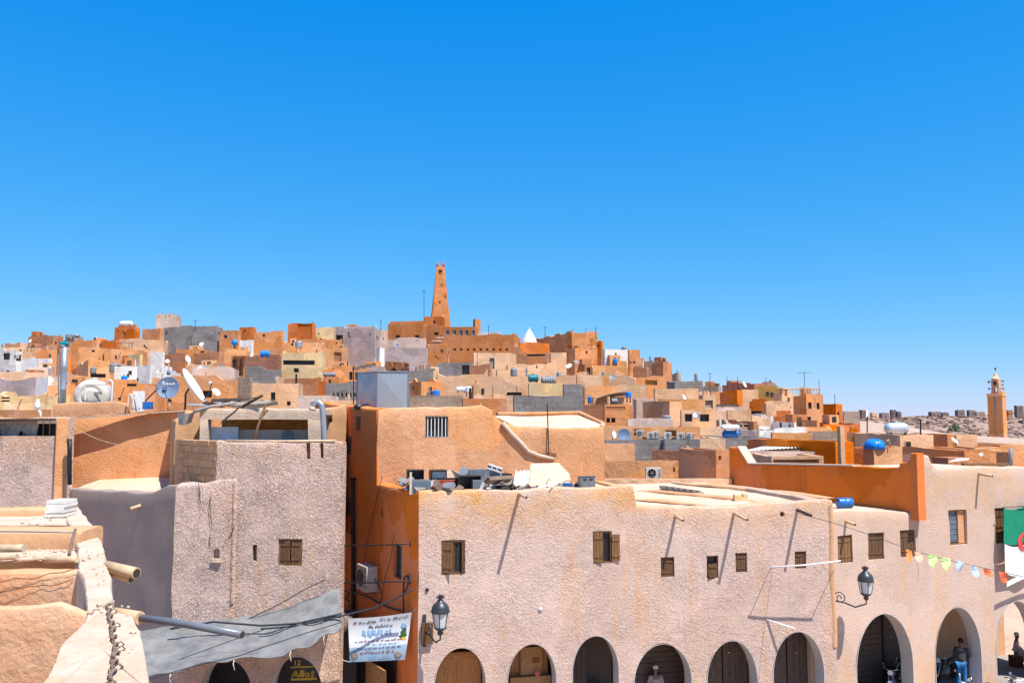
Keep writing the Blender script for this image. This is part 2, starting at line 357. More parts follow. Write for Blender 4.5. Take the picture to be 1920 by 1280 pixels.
def window_part(root, p0, d, n, a, b, c, e, mat='pane_dark', frame='wood_dark', bars=0, rev=.2, name='window'):
    mb = MB(); d3 = Vector((d.x, d.y, 0)); n3 = Vector((n.x, n.y, 0)); w_ = b-a; h_ = e-c
    O = Vector((p0.x, p0.y, 0))+d3*a-n3*rev+Vector((0, 0, c))
    mb.quad(O-n3*.06, O+d3*w_-n3*.06, O+d3*w_+Vector((0, 0, h_))-n3*.06, O+Vector((0, 0, h_))-n3*.06)
    pane = mb
    f = MB(); tk = min(.07, w_*.1)
    for u, v, hu, hv in ((w_/2, tk/2, w_/2, tk/2), (w_/2, h_-tk/2, w_/2, tk/2), (tk/2, h_/2, tk/2, h_/2-tk), (w_-tk/2, h_/2, tk/2, h_/2-tk)):
        f.obox(O+d3*u+Vector((0, 0, v)), d3*hu, n3*-.04, (0, 0, hv))
    for i in range(bars):
        f.obox(O+d3*(w_*(i+1)/(bars+1))+Vector((0, 0, h_/2)), d3*.02, n3*-.03, (0, 0, h_/2-tk))
    o = f.build(name, MATS[frame], root); pane.build('pane', MATS[mat], o)
    return o
def house(xl, xc, xr, yt, th, m, label, win=(), Y=None, h=6., depth=6.5, par=.4, name='house', cat='house', wm='pane_dark', wf='wood_dark', bars=0, group=None, roof='roof_cream', amp=.07, zb=None):
    Y = Y or Yof(yt); amp = .045 if Y < 84 and amp > .05 else amp; C = at(xc, yt, Y); zt = C.z; t = R(th)
    d1 = Vector((math.cos(t), math.sin(t))); d2 = Vector((-math.sin(t), math.cos(t)))
    la = solve_along(C, d1, xr) if xr > xc+.5 else depth
    lb = solve_along(C, d2, xl) if xl < xc-.5 else depth
    if not .3 < la < 45: print('!! la', label, la); la = depth
    if not .3 < lb < 45: print('!! lb', label, lb); lb = depth
    c0 = Vector((C.x, C.y)); c = [c0, c0+d1*la, c0+d1*la+d2*lb, c0+d2*lb]
    z0 = zt-h-2.5 if zb is None else zb; e = min(.28, la*.2, lb*.2)
    inn = [c[0]+(d1+d2)*e, c[1]+(d2-d1)*e, c[2]-(d1+d2)*e, c[3]+(d1-d2)*e]
    mid = (c[0]+c[2])/2; base = zt-h if zb is None else zb
    if zb is None: BASES.append((mid.x, mid.y, base)); BASES.append((c0.x, c0.y, base))
    root = thing(name, label, cat, (mid.x, mid.y, base), group); mb = MB()
    ns = [-d2, d1, d2, -d1]; hol = [[], [], [], []]; wins = []
    for q in win:
        x0, y0, x1, y1 = q[:4]; side = 0 if (x0+x1)/2 > xc else 3
        n = ns[side]; p0 = c[side]; p1 = c[(side+1) % 4]; d = (p1-p0).normalized(); L = (p1-p0).length
        pl = Fac(p0, math.degrees(math.atan2(d.y, d.x)))
        a, z1_ = pl.hit(x0, y0); b, z0_ = pl.hit(x1, y1)
        a, b = sorted((max(.1, min(L-.1, a)), max(.1, min(L-.1, b)))); z0_ = max(z0_, z0+.1); z1_ = min(z1_, zt-.15)
        if b-a < .1 or z1_-z0_ < .1: print('!! win', label, q); continue
        hol[side].append((a, b, z0_, z1_)); wins.append((p0, d, n, a, b, z0_, z1_, q[4] if len(q) > 4 else None))
    zr = zt-par
    for i in range(4): wall_panel(mb, c[i], c[(i+1) % 4], ns[i], z0, zt, hol[i], inn[i], inn[(i+1) % 4], zr, amp)
    mb.build('wall', MATS['town_'+m] if 'town_'+m in MATS else MATS[m], root)
    r = MB(); r.quad(*[Vector((p.x, p.y, zr)) for p in inn]); r.build('roof', MATS[roof], root)
    rh = random.Random(label)
    if zb is None and la > 1.6 and lb > 1.6:
        if rh.random() < .55 and 85 < Y < 225:          # stair head on the roof
            sx, sy, sz = rh.uniform(1.2, min(2.6, la*.7)), rh.uniform(1.1, min(2.2, lb*.6)), rh.uniform(.7, 1.5)
            u = rh.uniform(.1, max(.11, (la-sx-.3)/la)); q0 = c[0]+d1*(la*u)+d2*(lb-sy-.3 if lb > sy+.5 else .3); q = MB()
            q.obox((*(q0+d1*sx/2+d2*sy/2), zr+(sz+par)/2), (*d1*sx/2, 0), (*d2*sy/2, 0), (0, 0, (sz+par)/2)).wobble(.8, .06); rr_ = q.build('stair_head', MATS['town_'+rh.choice('TOANATAB')], root)
            q = MB(); q.obox((*(q0+d1*sx*.5), zr+par+sz*.42), (*d1*.3, 0), (*d2*.03, 0), (0, 0, sz*.36)); q.build('door', MATS[rh.choice(('pane_dark', 'wood', 'tank_grey'))], rr_)
        for i in range(rh.choice((0, 1, 1, 2)) if Y > 62 else 0):    # vents and pipes standing on the parapet
            t_ = rh.uniform(.3, la-.3); q0 = c[0]+d1*t_+d2*.5; q = MB(); q.cyl((*q0, zr), (*q0, zt+rh.uniform(.25, 1.1)), rh.uniform(.05, .12), n=6); q.build('vent_pipe', MATS[rh.choice(('white_paint', 'tank_grey', 'iron', 'clay_pipe'))], root)
        if rh.random() < .5 and Y > 84:                        # a low dividing wall
            t_ = rh.uniform(.25, .75)*la; q = MB(); q.obox((*(c[0]+d1*t_+d2*lb/2), zr+par*.5+.25), (*d1*.1, 0), (*d2*lb*.46, 0), (0, 0, par*.5+.25+rh.uniform(0, .3))).wobble(.8, .05); q.build('roof_wall', MATS['town_'+m] if 'town_'+m in MATS else MATS[m], root)
        if la > 4.2 and Y > 75 and rh.random() < .75:          # lower rooms built against the front
            for _ in range(rh.choice((1, 1, 2))):
                w_ = rh.uniform(1.3, min(3.2, la*.45)); a = rh.uniform(0, la-w_); dp = rh.uniform(.5, 1.4); zc = zt-rh.uniform(.9, 3.0)
                if any(a < hb+.2 and a+w_ > ha-.2 for ha, hb, *_q in hol[0]): continue
                q0 = c[0]+d1*(a+w_/2)-d2*dp*.5; q = MB(); q.obox((*q0, (zc+z0)/2), (*d1*w_/2, 0), (*d2*dp*.55, 0), (0, 0, (zc-z0)/2)).wobble(.7, .06); wm_ = rh.choice('TOANYATAB'); g_ = q.build('front_room', MATS['town_'+wm_], root)
                if rh.random() < .6:
                    q = MB(); q.obox((*(q0-d2*(dp*.55+.01)+d1*rh.uniform(-.2, .2)*w_), zc-rh.uniform(.6, 1.)), (*d1*rh.uniform(.16, .34), 0), (*d2*.05, 0), (0, 0, rh.uniform(.2, .4))); q.build('window', MATS['pane_dark'], g_)
        if not wins:                                # small dark air holes
            for side, L in ((0, la), (3, lb if xc-xl > 1 else 0)):
                n = ns[side]; p0 = c[side]; d = (c[(side+1) % 4]-p0).normalized()
                if L < 2.2: continue
                for i in range(rh.choice((0, 1, 1, 2, 3))):
                    a = rh.uniform(.5, L-.9); zc = zt-rh.uniform(.6, 2.6); w_, h_ = rh.uniform(.14, .34), rh.uniform(.16, .45)
                    q = MB(); P_ = p0+d*a; q.obox((P_.x, P_.y, zc), (d.x*w_, d.y*w_, 0), (n.x*.05, n.y*.05, 0), (0, 0, h_)); f_ = q.build('window', MATS['town_'+m] if 'town_'+m in MATS else MATS[m], root)
                    q = MB(); q.obox((P_.x+n.x*.045, P_.y+n.y*.045, zc), (d.x*w_*.8, d.y*w_*.8, 0), (n.x*.02, n.y*.02, 0), (0, 0, h_*.85)); q.build('pane', MATS['pane_dark'], f_)
        if rh.random() < .45:                       # drain spout
            side = 0; n = ns[0]; P_ = c[0]+d1*rh.uniform(.3, .7)*la; q = MB(); zc = zr-.05; q.cyl((P_.x, P_.y, zc), (P_.x+n.x*.6, P_.y+n.y*.6, zc-.08), .06, n=6); q.build('spout', MATS['clay_pipe'], root)
    for p0, d, n, a, b, z0_, z1_, k in wins:
        window_part(root, p0, d, n, a, b, z0_, z1_, wm, wf, bars, name='door' if k == 'd' else 'window')
    return root
H = house
O_ = 'O'
# ---- skyline and upper slope, left
H(2, 38, 50, 644, 60, 'T', 'cream topped tan hut with a sloping roof line at the left end of the skyline')
H(-8, 30, 42, 657, 70, 'W', 'white framed shed with two dark openings below the leftmost skyline hut', [(6, 662, 18, 674), (26, 664, 40, 677)])
H(53, 100, 119, 629, 68, 'B', 'long low brown house on the left skyline behind a small white dish', h=5)
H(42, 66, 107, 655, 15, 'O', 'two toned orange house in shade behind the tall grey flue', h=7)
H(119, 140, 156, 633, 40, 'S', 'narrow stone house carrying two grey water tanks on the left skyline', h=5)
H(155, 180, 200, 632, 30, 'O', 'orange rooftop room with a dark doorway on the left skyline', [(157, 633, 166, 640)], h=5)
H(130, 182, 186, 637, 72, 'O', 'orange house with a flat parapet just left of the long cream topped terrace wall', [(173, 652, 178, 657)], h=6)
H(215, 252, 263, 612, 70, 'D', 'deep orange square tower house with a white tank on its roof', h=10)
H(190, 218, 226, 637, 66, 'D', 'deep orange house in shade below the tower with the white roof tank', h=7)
H(222, 224, 307, 636, 12, 'T', 'long cream topped tan terrace house below the pink rooftop tower', h=8)
H(267, 300, 306, 616, 72, 'B', 'dull brown house block at the left foot of the pink rooftop tower', h=8)
H(290, 292, 331, 589, 8, 'P', 'pale pink rooftop tower with small dark holes, tallest block left of the minaret', [(296, 592, 298, 594), (309, 592, 312, 594), (316, 592, 319, 594)], h=13, Y=250)
H(306, 309, 333, 608, 10, 'W', 'small white house tucked under the pink rooftop tower', h=8)
H(308, 405, 418, 611, 78, 'G', 'big rough grey block house with a bare concrete top right of the pink tower', h=13, Y=238)
H(330, 330, 392, 655, 10, 'O', 'bright orange house with a white sill standing before the big rough grey block house', [(376, 644+14, 383, 650+14)], h=6, Y=168)
H(412, 446, 452, 621, 74, 'O', 'small orange skyline house between the grey block house and an orange tower', [(420, 628, 426, 634)], h=6)
H(449, 475, 481, 613, 78, 'D', 'plain orange tower house above a white box and a blue ball tank', h=11)
H(449, 472, 476, 637, 78, 'W', 'white cube house directly below the plain orange tower house', h=7)
H(477, 530, 534, 622, 80, 'O', 'wide orange house left of the recessed orange tower with one small hole', [(492, 627, 497, 631)], h=10)
H(531, 533, 606, 641, 10, 'A', 'orange house with a dark window and a grey cooler on its wall', [(546, 642, 550, 648)], h=6)
H(540, 586, 592, 605, 80, 'D', 'orange skyline tower with a deep recess, second tower left of the minaret', [(557, 607, 584, 634)], h=9, wm='town_D', wf='town_D')
H(590, 592, 627, 615, 8, 'Y', 'pale yellow skyline wall house right of the recessed orange tower', h=7)
H(623, 645, 650, 612, 70, 'M', 'mauve brown house with a dark opening at the left of the tall lilac house', [(630, 628, 644, 645)], h=9)
H(643, 702, 714, 614, 78, 'M', 'tall lilac grey house with a white lit right side left of the mosque', h=16, Y=205)
H(711, 713, 728, 618, 10, 'P', 'slim pale pink house between the tall lilac house and the mosque', h=9)
# ---- mosque complex
H(727, 796, 799, 606, 80, 'N', 'long plain orange mosque wing with two dark windows left of the minaret', [(742, 628, 750, 633), (778, 628, 786, 633)], h=14, Y=238, name='mosque_wing', cat='mosque')
H(727, 797, 799, 634, 80, 'P', 'pale pink mosque annex below the plain orange mosque wing', h=9, Y=226, name='mosque_annex', cat='mosque')
H(706, 712, 732, 650, 40, 'W', 'bright white stepped house left of the lilac walled yard below the mosque', h=10)
H(721, 799, 802, 652, 80, 'M', 'long lilac grey yard wall house below the pink mosque annex', h=9)
H(795, 832, 836, 593, 78, 'D', 'orange stair block with one dark window against the minaret foot', [(812, 601, 816, 607)], h=9, Y=264, name='stair_block', cat='mosque')
H(797, 826, 830, 610, 78, 'N', 'orange lower stair block with a wide dark window under the minaret', [(814, 623, 822, 628)], h=13, Y=250, name='stair_block', cat='mosque')
H(828, 891, 896, 612, 80, 'N', 'orange prayer hall with five arched blue windows right of the minaret', [(836, 619, 842, 629), (849, 619, 855, 629), (861, 619, 867, 629), (872, 619, 878, 629), (885, 619, 891, 629)], h=13, Y=246, name='prayer_hall', cat='mosque', wm='glass_blue', wf='arch_lining')
H(893, 936, 938, 624, 76, 'W', 'low white mosque terrace with a sloping parapet behind the long orange hall', h=8, Y=250, name='mosque_terrace', cat='mosque')
H(832, 964, 976, 627, 79, 'N', 'long orange mosque hall with a row of nine small dark windows', [(850+12.2*i, 653, 855+12.2*i, 657) for i in range(9)], h=14, Y=228, name='mosque_hall', cat='mosque')
H(803, 838, 843, 650, 80, 'O', 'orange cube house with pale sunlit steps in front of the prayer hall', h=11, Y=196)
H(818, 884, 887, 679, 80, 'G', 'dark grey walled house with a blackened doorway below the orange cube house', [(866, 684, 880, 704, 'd')], h=8, Y=150)
H(803, 805, 823, 687, 15, 'T', 'small slanted cream stair house with one square hole above the round grey drum', [(810, 691, 815, 694)], h=5)
H(886, 888, 968, 664, 8, 'T', 'cream lit house with a tall grey door below the row of mosque windows', [(918, 671, 927, 691, 'd')], h=8, wm='tank_grey')
H(880, 918, 922, 682, 70, 'B', 'brown ruined house with a curved white top left of the cream house with grey door', h=5)
H(887, 891, 901, 598, 40, 'N', 'little orange chimney turret on the prayer hall roof', h=8, Y=252, name='roof_turret', cat='turret')
H(973, 975, 1030, 643, 10, 'D', 'deep orange flat house carrying the white cone dome', h=8, Y=200)
H(1000, 1072, 1120, 622, 22, 'O', 'largest orange block house on the skyline right of the white cone dome', [(1090, 644, 1092, 646), (1103, 646, 1105, 648)], h=15, Y=212)
H(1060, 1078, 1120, 652, 20, 'O', 'orange lower front of the largest skyline block house', h=9, Y=186)
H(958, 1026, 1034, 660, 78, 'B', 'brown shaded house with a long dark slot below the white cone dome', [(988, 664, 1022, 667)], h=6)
H(1030, 1033, 1062, 664, 10, 'T', 'small tan tapering house lit at the foot of the largest orange block', h=6)
H(950, 952, 1046, 682, 9, 'T', 'wide tan house behind the round grey ball tank', [(1005, 676+8, 1008, 690)], h=6)
H(1090, 1096, 1110, 686, 20, 'B', 'narrow brown stair house with a grey doorway right of the white air cooler', [(1100, 689, 1107, 703, 'd')], h=5, wm='tank_grey')
H(1108, 1111, 1178, 688, 9, 'A', 'orange tan house with a tripod dish on its roof below the white roof room', h=6)
H(1118, 1127, 1131, 640, 60, 'D', 'thin deep orange house at the right edge of the largest block', [(1121, 646, 1124, 650)], h=9, Y=196)
H(1128, 1134, 1178, 657, 14, 'W', 'white roof room open to the front with a small blue tank inside', h=8, Y=186)
H(1177, 1180, 1200, 658, 12, 'O', 'orange tower house with two little dark windows right of the white roof room', [(1180, 677, 1184, 681), (1187, 677, 1191, 681)], h=11, Y=180)
H(1187, 1212, 1216, 690, 76, 'B', 'brown unplastered low house below the orange tower with two little windows', h=7)
H(1222, 1243, 1260, 678, 40, 'B', 'dark brown house with a lit pale right wall on the falling skyline', h=9, Y=165)
H(1205, 1222, 1226, 676, 70, 'S', 'stone coloured rooftop hut left of the dark brown skyline house', h=6, Y=172)
H(1250, 1265, 1318, 713, 22, 'G', 'grey concrete block house with a dark left side right of the falling skyline', h=8, Y=120)
H(1260, 1268, 1276, 702, 40, 'S', 'tiny stone rooftop hut on the slope behind the grey concrete block house', h=4, Y=132)
# ---- second and third rows, left
H(145, 147, 243, 653, 8, 'A', 'wide orange house with a dark pergola roof in the left part of town', [(172, 653+3, 178, 660)], h=7)
H(132, 166, 208, 674, 30, 'A', 'orange house lit on the right with a low dark loggia under two grey tanks', [(170, 700, 198, 708)], h=8)
H(42, 90, 98, 672, 72, 'W', 'pale house front with a grey base right of the white leftmost house', h=6)
H(-8, 30, 40, 684, 66, 'W', 'white house with one small hole at the left edge of the photo', [(12, 694, 17, 699)], h=6)
H(40, 52, 90, 688, 20, 'P', 'pale pink terrace house between the white leftmost house and the tall flue', h=6)
H(-10, -6, 128, 701, 5, 'T', 'long tan parapet house stretching across the left edge before the pale terrace houses', h=6)
H(282, 306, 309, 660, 80, 'W', 'white stair tower of the white stepped house', h=11, Y=150)
H(257, 281, 291, 689, 70, 'W', 'white cube at the left foot of the white stair tower', h=7, Y=118)
H(290, 292, 322, 694, 10, 'W', 'white lower terrace right of the white cube house', h=6, Y=124)
H(308, 348, 352, 664, 70, 'B', 'brown orange house behind two white dishes right of the white stair tower', h=7)
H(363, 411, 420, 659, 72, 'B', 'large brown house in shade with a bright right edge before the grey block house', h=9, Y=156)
H(419, 421, 462, 656, 10, 'A', 'orange house with thin posts on its roof below the blue ball tank', h=8)
H(434, 459, 461, 668, 75, 'A', 'orange open porch house on slim posts left of the brick and grey house', [(437, 672, 446, 704), (449, 672, 456, 704)], h=8, wm='town_B', wf='wood_light')
H(460, 524, 528, 668, 80, 'K', 'brick red topped house under the blue drum tank', [(468, 666+3, 470, 672)], h=6, Y=142)
H(460, 526, 529, 690, 80, 'G', 'grey block front below the brick red topped house', h=6, Y=128)
H(527, 529, 605, 661, 7, 'Y', 'cream three band house with a grey top and a long recess', [(531, 675, 590, 684), (551, 690, 560, 698)], h=10, Y=150)
H(605, 607, 650, 652, 9, 'A', 'tan orange house with an arched hump wall left of the tall lilac house', [(626, 660, 640, 686)], h=9, Y=168, wm='town_B', wf='town_A')
H(604, 606, 692, 690, 8, 'O', 'orange house with three arched dark openings left of the galvanised tank', [(655, 697, 661, 712), (666, 697, 673, 712), (678, 697, 684, 712)], h=6, Y=122)
H(285, 440, 446, 708, 82, 'A', 'long orange house behind the white tilted dish with a barred dark window', [(380, 732, 397, 745)], h=7, Y=100, bars=4)
H(322, 360, 440, 690, 12, 'P', 'pale terrace parapet house below the cluster of dishes', h=6, Y=122)
H(444, 470, 473, 712, 76, 'S', 'brown stone house right of the long orange house', h=6, Y=103)
H(470, 473, 560, 718, 9, 'T', 'tan house with grey brown patches behind the heap of scrap wood', [(508, 735, 516, 752), (538, 752, 545, 760)], h=7, Y=94)
H(525, 600, 604, 706, 80, 'B', 'dark brown and grey house below the cream three band house', h=6, Y=112)
H(596, 612, 616, 714, 70, 'D', 'dark orange sliver house left of the grey wall with slots', h=6, Y=102)
H(612, 684, 688, 714, 80, 'G', 'grey block house with a row of small slots left of the galvanised tank', [(624+8*i, 736, 627+8*i, 744) for i in range(6)], h=8, Y=98)
H(556, 558, 622, 741, 6, 'P', 'plain pale pink low house behind the bent grey roof pipe', h=6, Y=80)
H(618, 620, 690, 750, 8, 'T', 'low tan parapet house beneath the grey wall with slots', h=5, Y=72)
H(-10, 66, 72, 712, 76, 'M', 'low mauve house with a pale fascia at the left edge', h=5, Y=104)
H(68, 90, 97, 711, 60, 'W', 'white house end beside the low mauve house at the left', [(95.2, 716, 96, 719)], h=6, Y=99)
H(-10, -8, 84, 738, 5, 'Y', 'olive cream painted house with grey stripes at the left edge', [(2, 744, 18, 747), (2, 750, 18, 753)], h=5, Y=84)
H(88, 90, 142, 727, 9, 'O', 'orange house behind the foot of the tall grey flue', h=6, Y=90)
H(196, 198, 292, 716, 9, 'O', 'orange house with a low roof ledge right of the big cream tank', [(238, 718, 256, 724), (221, 745, 227, 749)], h=6, Y=92)
H(-10, 96, 104, 768, 60, 'A', 'orange parapet house above the barred roof opening at the left edge', h=6, Y=58)
# ---- middle rows, centre and right
H(880-62, 820, 1002, 705, 8, 'T', 'very wide tan house below the mosque with a dark eave and long wall', [(950, 735, 978, 741)], h=8, Y=108)
H(760, 790, 830, 712, 25, 'O', 'orange low house right of the galvanised tank with a blue drum at its wall', h=7, Y=104)
H(764, 766, 812, 695, 9, 'G', 'grey block wall house right behind the galvanised tank top', h=7, Y=118)
H(760, 762, 868, 741, 5, 'S', 'brown long low house with a flat slab edge right of the galvanised tank', h=6, Y=82)
H(866, 868, 950, 747, 5, 'B', 'brown house with a deep dark eave left of the grey concrete wall', [(872, 748.5, 946, 752)], h=6, Y=78)
H(990, 992, 1055, 718, 9, 'Y', 'cream painted house with a little balustrade under a teal and a grey tank', h=8, Y=100)
H(962, 964, 1094, 742, 5, 'G', 'low dark grey concrete house below the cream house with balustrade', h=7, Y=76, roof='floor_grey')
H(1055, 1057, 1093, 720, 8, 'G', 'tall dark grey concrete wall house right of the cream balustrade house', h=10, Y=84, roof='floor_grey')
H(1093, 1096, 1162, 720, 9, 'A', 'orange tan house with sloping buttresses right of the tall grey concrete wall', h=7, Y=98)
H(1080, 1082, 1130, 700, 12, 'T', 'small tan parapet house behind the buttressed house', h=5, Y=118)
H(1140, 1190, 1192, 708, 70, 'T', 'tan house with a stair of cream steps in the middle of the slope', h=6, Y=112)
H(1188, 1192, 1250, 708, 20, 'O', 'orange yellow house with a low pitched shade left of the grey concrete block house', [(1210, 712, 1232, 722)], h=7, Y=116, wm='mesh_yellow', wf='wood_light')
H(1110, 1112, 1186, 744, 6, 'A', 'orange house under a pale sloping canopy beside a blue barrel', h=6, Y=86)
H(1185, 1193, 1226, 743, 14, 'P', 'white fronted roof room in the middle of the right slope', h=6, Y=88)
H(1205, 1255, 1278, 752, 30, 'A', 'orange house with a rounded lit corner stained brown', h=8, Y=82)
H(1093, 1132, 1134, 758, 60, 'B', 'brown shaded wall house right of the dark grey concrete walls', h=6, Y=74)
H(1132, 1134, 1180, 758, 8, 'O', 'orange open fronted house with two dark arched hollows', [(1137, 762, 1172, 768), (1137, 783, 1144, 792), (1146, 783, 1154, 792)], h=7, Y=73)
H(1175, 1177, 1262, 784, 5, 'P', 'low pale parapet house crowded with small tanks', h=5, Y=68)
H(1225, 1228, 1310, 733, 10, 'T', 'tan house with three white dishes in front below the grey concrete block house', h=7, Y=97)
H(1275, 1277, 1341, 768, 6, 'T', 'tan house with a white cooler and a dark orange porch', [(1284, 775, 1298, 790), (1312, 776, 1330, 790), (1298, 772, 1302, 776)], h=6, Y=76)
H(1300, 1318, 1342, 740, 20, 'T', 'tan house with a shaded square bay left of the rust orange terrace', [(1322, 750, 1337, 766)], h=7, Y=100, wm='town_S', wf='town_T')
# ---- right shoulder of the town
H(1354, 1414, 1452, 717, 20, 'K', 'brick brown skyline house with roof tanks and a white dish at the right shoulder', h=8, Y=180)
H(1318, 1346, 1352, 724, 60, 'S', 'low stone house on the skyline beneath a thin aerial', h=5, Y=170)
H(1340, 1382, 1392, 734, 40, 'D', 'rust orange terrace house below the brick brown skyline house', h=7, Y=150)
H(1383, 1390, 1422, 730, 15, 'T', 'lit tan block between the rust orange terrace and the yellow mesh terrace', h=8, Y=152)
H(1421, 1462, 1466, 728, 76, 'mesh_yellow', 'terrace house screened with yellow brown mesh right of the lit tan block', h=8, Y=158)
H(1450, 1466, 1492, 741, 25, 'T', 'tan lit house wedge left of the tall orange corner house', h=9, Y=148)
H(1487, 1511, 1543, 742, 22, 'O', 'tall orange corner house with three windows under a roof railing', [(1515, 754, 1522, 766), (1531, 755, 1537, 767), (1514, 781, 1521, 793)], h=12, Y=142)
H(1543, 1567, 1579, 757, 30, 'D', 'dark orange house with a lit right wall just right of the tall corner house', [(1570, 772, 1574, 782)], h=9, Y=146)
H(1580, 1582, 1612, 771, 8, 'S', 'sand grey roof room at the right end of the town skyline', h=7, Y=150)
H(1582, 1584, 1612, 793, 8, 'D', 'bright orange low house below the sand grey roof room', h=6, Y=110)
H(1405, 1434, 1440, 756, 60, 'D', 'shaded rust house with a low dark porch under the yellow mesh terrace', [(1409, 770, 1427, 776)], h=7, Y=128)
H(1432, 1436, 1482, 755, 14, 'T', 'tan house with a notched left corner in front of the yellow mesh terrace', h=9, Y=124)
H(1341, 1343, 1394, 760, 8, 'P', 'pale flat roofed house with a ribbed grey roof and two small windows', [(1342.5, 763, 1346, 767), (1352, 762, 1356, 766)], h=6, Y=120)
H(1362, 1364, 1408, 766, 8, 'T', 'tan stained house above the white and blue barrels', h=8, Y=104)
H(1304, 1306, 1362, 771, 8, 'T', 'tan beamed porch house with two rust bays left of the stained tan house', [(1306, 776, 1318, 790), (1321, 775, 1337, 788)], h=7, Y=96, wm='town_K', wf='town_T')
H(1408, 1410, 1444, 779, 6, 'T', 'cream tan house left of a white pillar on the right shoulder', [(1388+24, 793+2, 1418, 801)], h=6, Y=112)
H(1441, 1443, 1450, 780, 10, 'W', 'slim white pillar room between two tan houses on the right shoulder', h=7, Y=113)
H(1449, 1480, 1488, 780, 70, 'D', 'rust red house with a sloping lit coping below the tall orange corner house', h=7, Y=114)
H(1384, 1386, 1414, 793, 6, 'S', 'drab tan wall house with two vents right of the blue barrel', [(1387, 794, 1392, 800), (1395, 794, 1404, 800)], h=6, Y=84)
H(1411, 1413, 1420, 790, 6, 'B', 'narrow brown post house right of the drab tan wall', h=6, Y=83)
H(1419, 1421, 1450, 807, 8, 'W', 'bright white low room right of the blue and white barrels', h=5, Y=80)
H(1449, 1451, 1511, 801, 6, 'W', 'long low white parapet house below the rust red house', h=5, Y=92)
H(1310, 1312, 1362, 800, 5, 'T', 'tan low house with two blocked vents left of the blue and white barrels', [(1318, 816, 1325, 819), (1332, 816, 1339, 819)], h=6, Y=74)
H(1445, 1448, 1522, 811, 5, 'A', 'orange long wall house behind the white corrugated roof', h=5, Y=72)
H(1516, 1519, 1578, 808, 6, 'S', 'drab brown house with rubble top left of the tall orange post', h=5, Y=76)
H(1356, 1358, 1450, 821, 4, 'G', 'long grey concrete parapet house under the blue and white barrels', h=5, Y=66)
H(1308, 1310, 1360, 822, 5, 'T', 'short tan wall house left of the long grey concrete parapet', h=5, Y=62)
H(1130, 1132, 1186, 798, 6, 'A', 'orange parapet house behind the big grey dish', h=6, Y=64)
H(1184, 1186, 1312, 800, 5, 'A', 'orange long house behind a row of coolers on a grey parapet', [(1186, 803, 1198, 818), (1248, 806, 1268, 819)], h=6, Y=66, wm='town_D', wf='town_A')
H(1133, 1135, 1246, 824, 4, 'G', 'grey rendered parapet house below the big grey dish', h=6, Y=58, roof='floor_grey')
H(1244, 1246, 1312, 824, 4, 'G', 'dark grey parapet house below the row of coolers', h=6, Y=57.5, roof='floor_grey')
H(1120, 1122, 1190, 832, 4, 'A', 'orange low house with a crumbling grey coping right of the stair block', h=5, Y=53)
H(1222, 1272, 1276, 845, 60, 'B', 'lower brown shaded house left of the square brown house', h=5, Y=48)
H(1272, 1342, 1370, 844, 34, 'B', 'square brown shaded house with a lit right wall holding one oval hole', [(1348, 854, 1353, 862)], h=5, Y=45, zb=1)
H(1120, 1122, 1272, 864, 3, 'A', 'orange wall house carrying the white air conditioner', [(1262, 875, 1266, 884), (1243.5, 865.2, 1246, 867.5)], h=6, Y=44, zb=1)
H(1100, 1102, 1372, 898, 1, 'T', 'low tan boundary wall house at the back of the cream flat roof', h=5, Y=41.5, zb=1, depth=1.2)
# ---- behind the right building
H(1588, 1686, 1690, 815, 60, 'O', 'orange brown house behind the bright blue dome tank', h=6, Y=60)
H(1684, 1687, 1750, 815, 8, 'T', 'tan rough walled house below the thin street pole', h=7, Y=56)
H(1748, 1776, 1790, 814, 30, 'O', 'orange recessed house with a dark shelf opening right of the tan rough walled house', [(1782, 832, 1788, 834)], h=7, Y=57)
H(1790, 1793, 1832, 815, 10, 'T', 'pale and orange split house left of the square second minaret', h=7, Y=58)
H(1826, 1828, 1876, 838, 8, 'A', 'orange low house with a white cylinder end at the foot of the second minaret', [(1852, 837.5+2, 1861, 845)], h=5, Y=56)
H(1872, 1874, 1935, 834, 6, 'A', 'orange low parapet house at the right edge below the plateau', h=5, Y=58)
H(1806, 1808, 1880, 845, 5, 'O', 'orange courtyard wall house with a small pale spout on the right', h=5, Y=49)
H(1868, 1890, 1935, 848, 30, 'O', 'orange house with a lit ledge at the right edge behind a grey post', [(1876, 850, 1886, 852)], h=4, Y=47)
H(1576, 1620, 1630, 840, 60, 'D', 'orange low wall house holding the bright blue dome tank', [(1600, 846, 1605, 849)], h=5, Y=52)
H(1618, 1638, 1690, 838, 18, 'A', 'orange stepped parapet house right of the bright blue dome tank', h=5, Y=50)
H(1380, 1384, 1560, 846, 2, 'P', 'pale pink stained low house under the white corrugated roof', h=5, Y=49, zb=1)
H(1444, 1446, 1544, 855, 2, 'T', 'tan parapet house with a long brown panel behind the big orange wall', [(1446, 858, 1536, 868)], h=5, Y=46, zb=1, wm='town_B', wf='town_T')
H(1560, 1566, 1600, 828, 30, 'D', 'orange curved shoulder house left of the tall orange post', h=5, Y=48, zb=1)
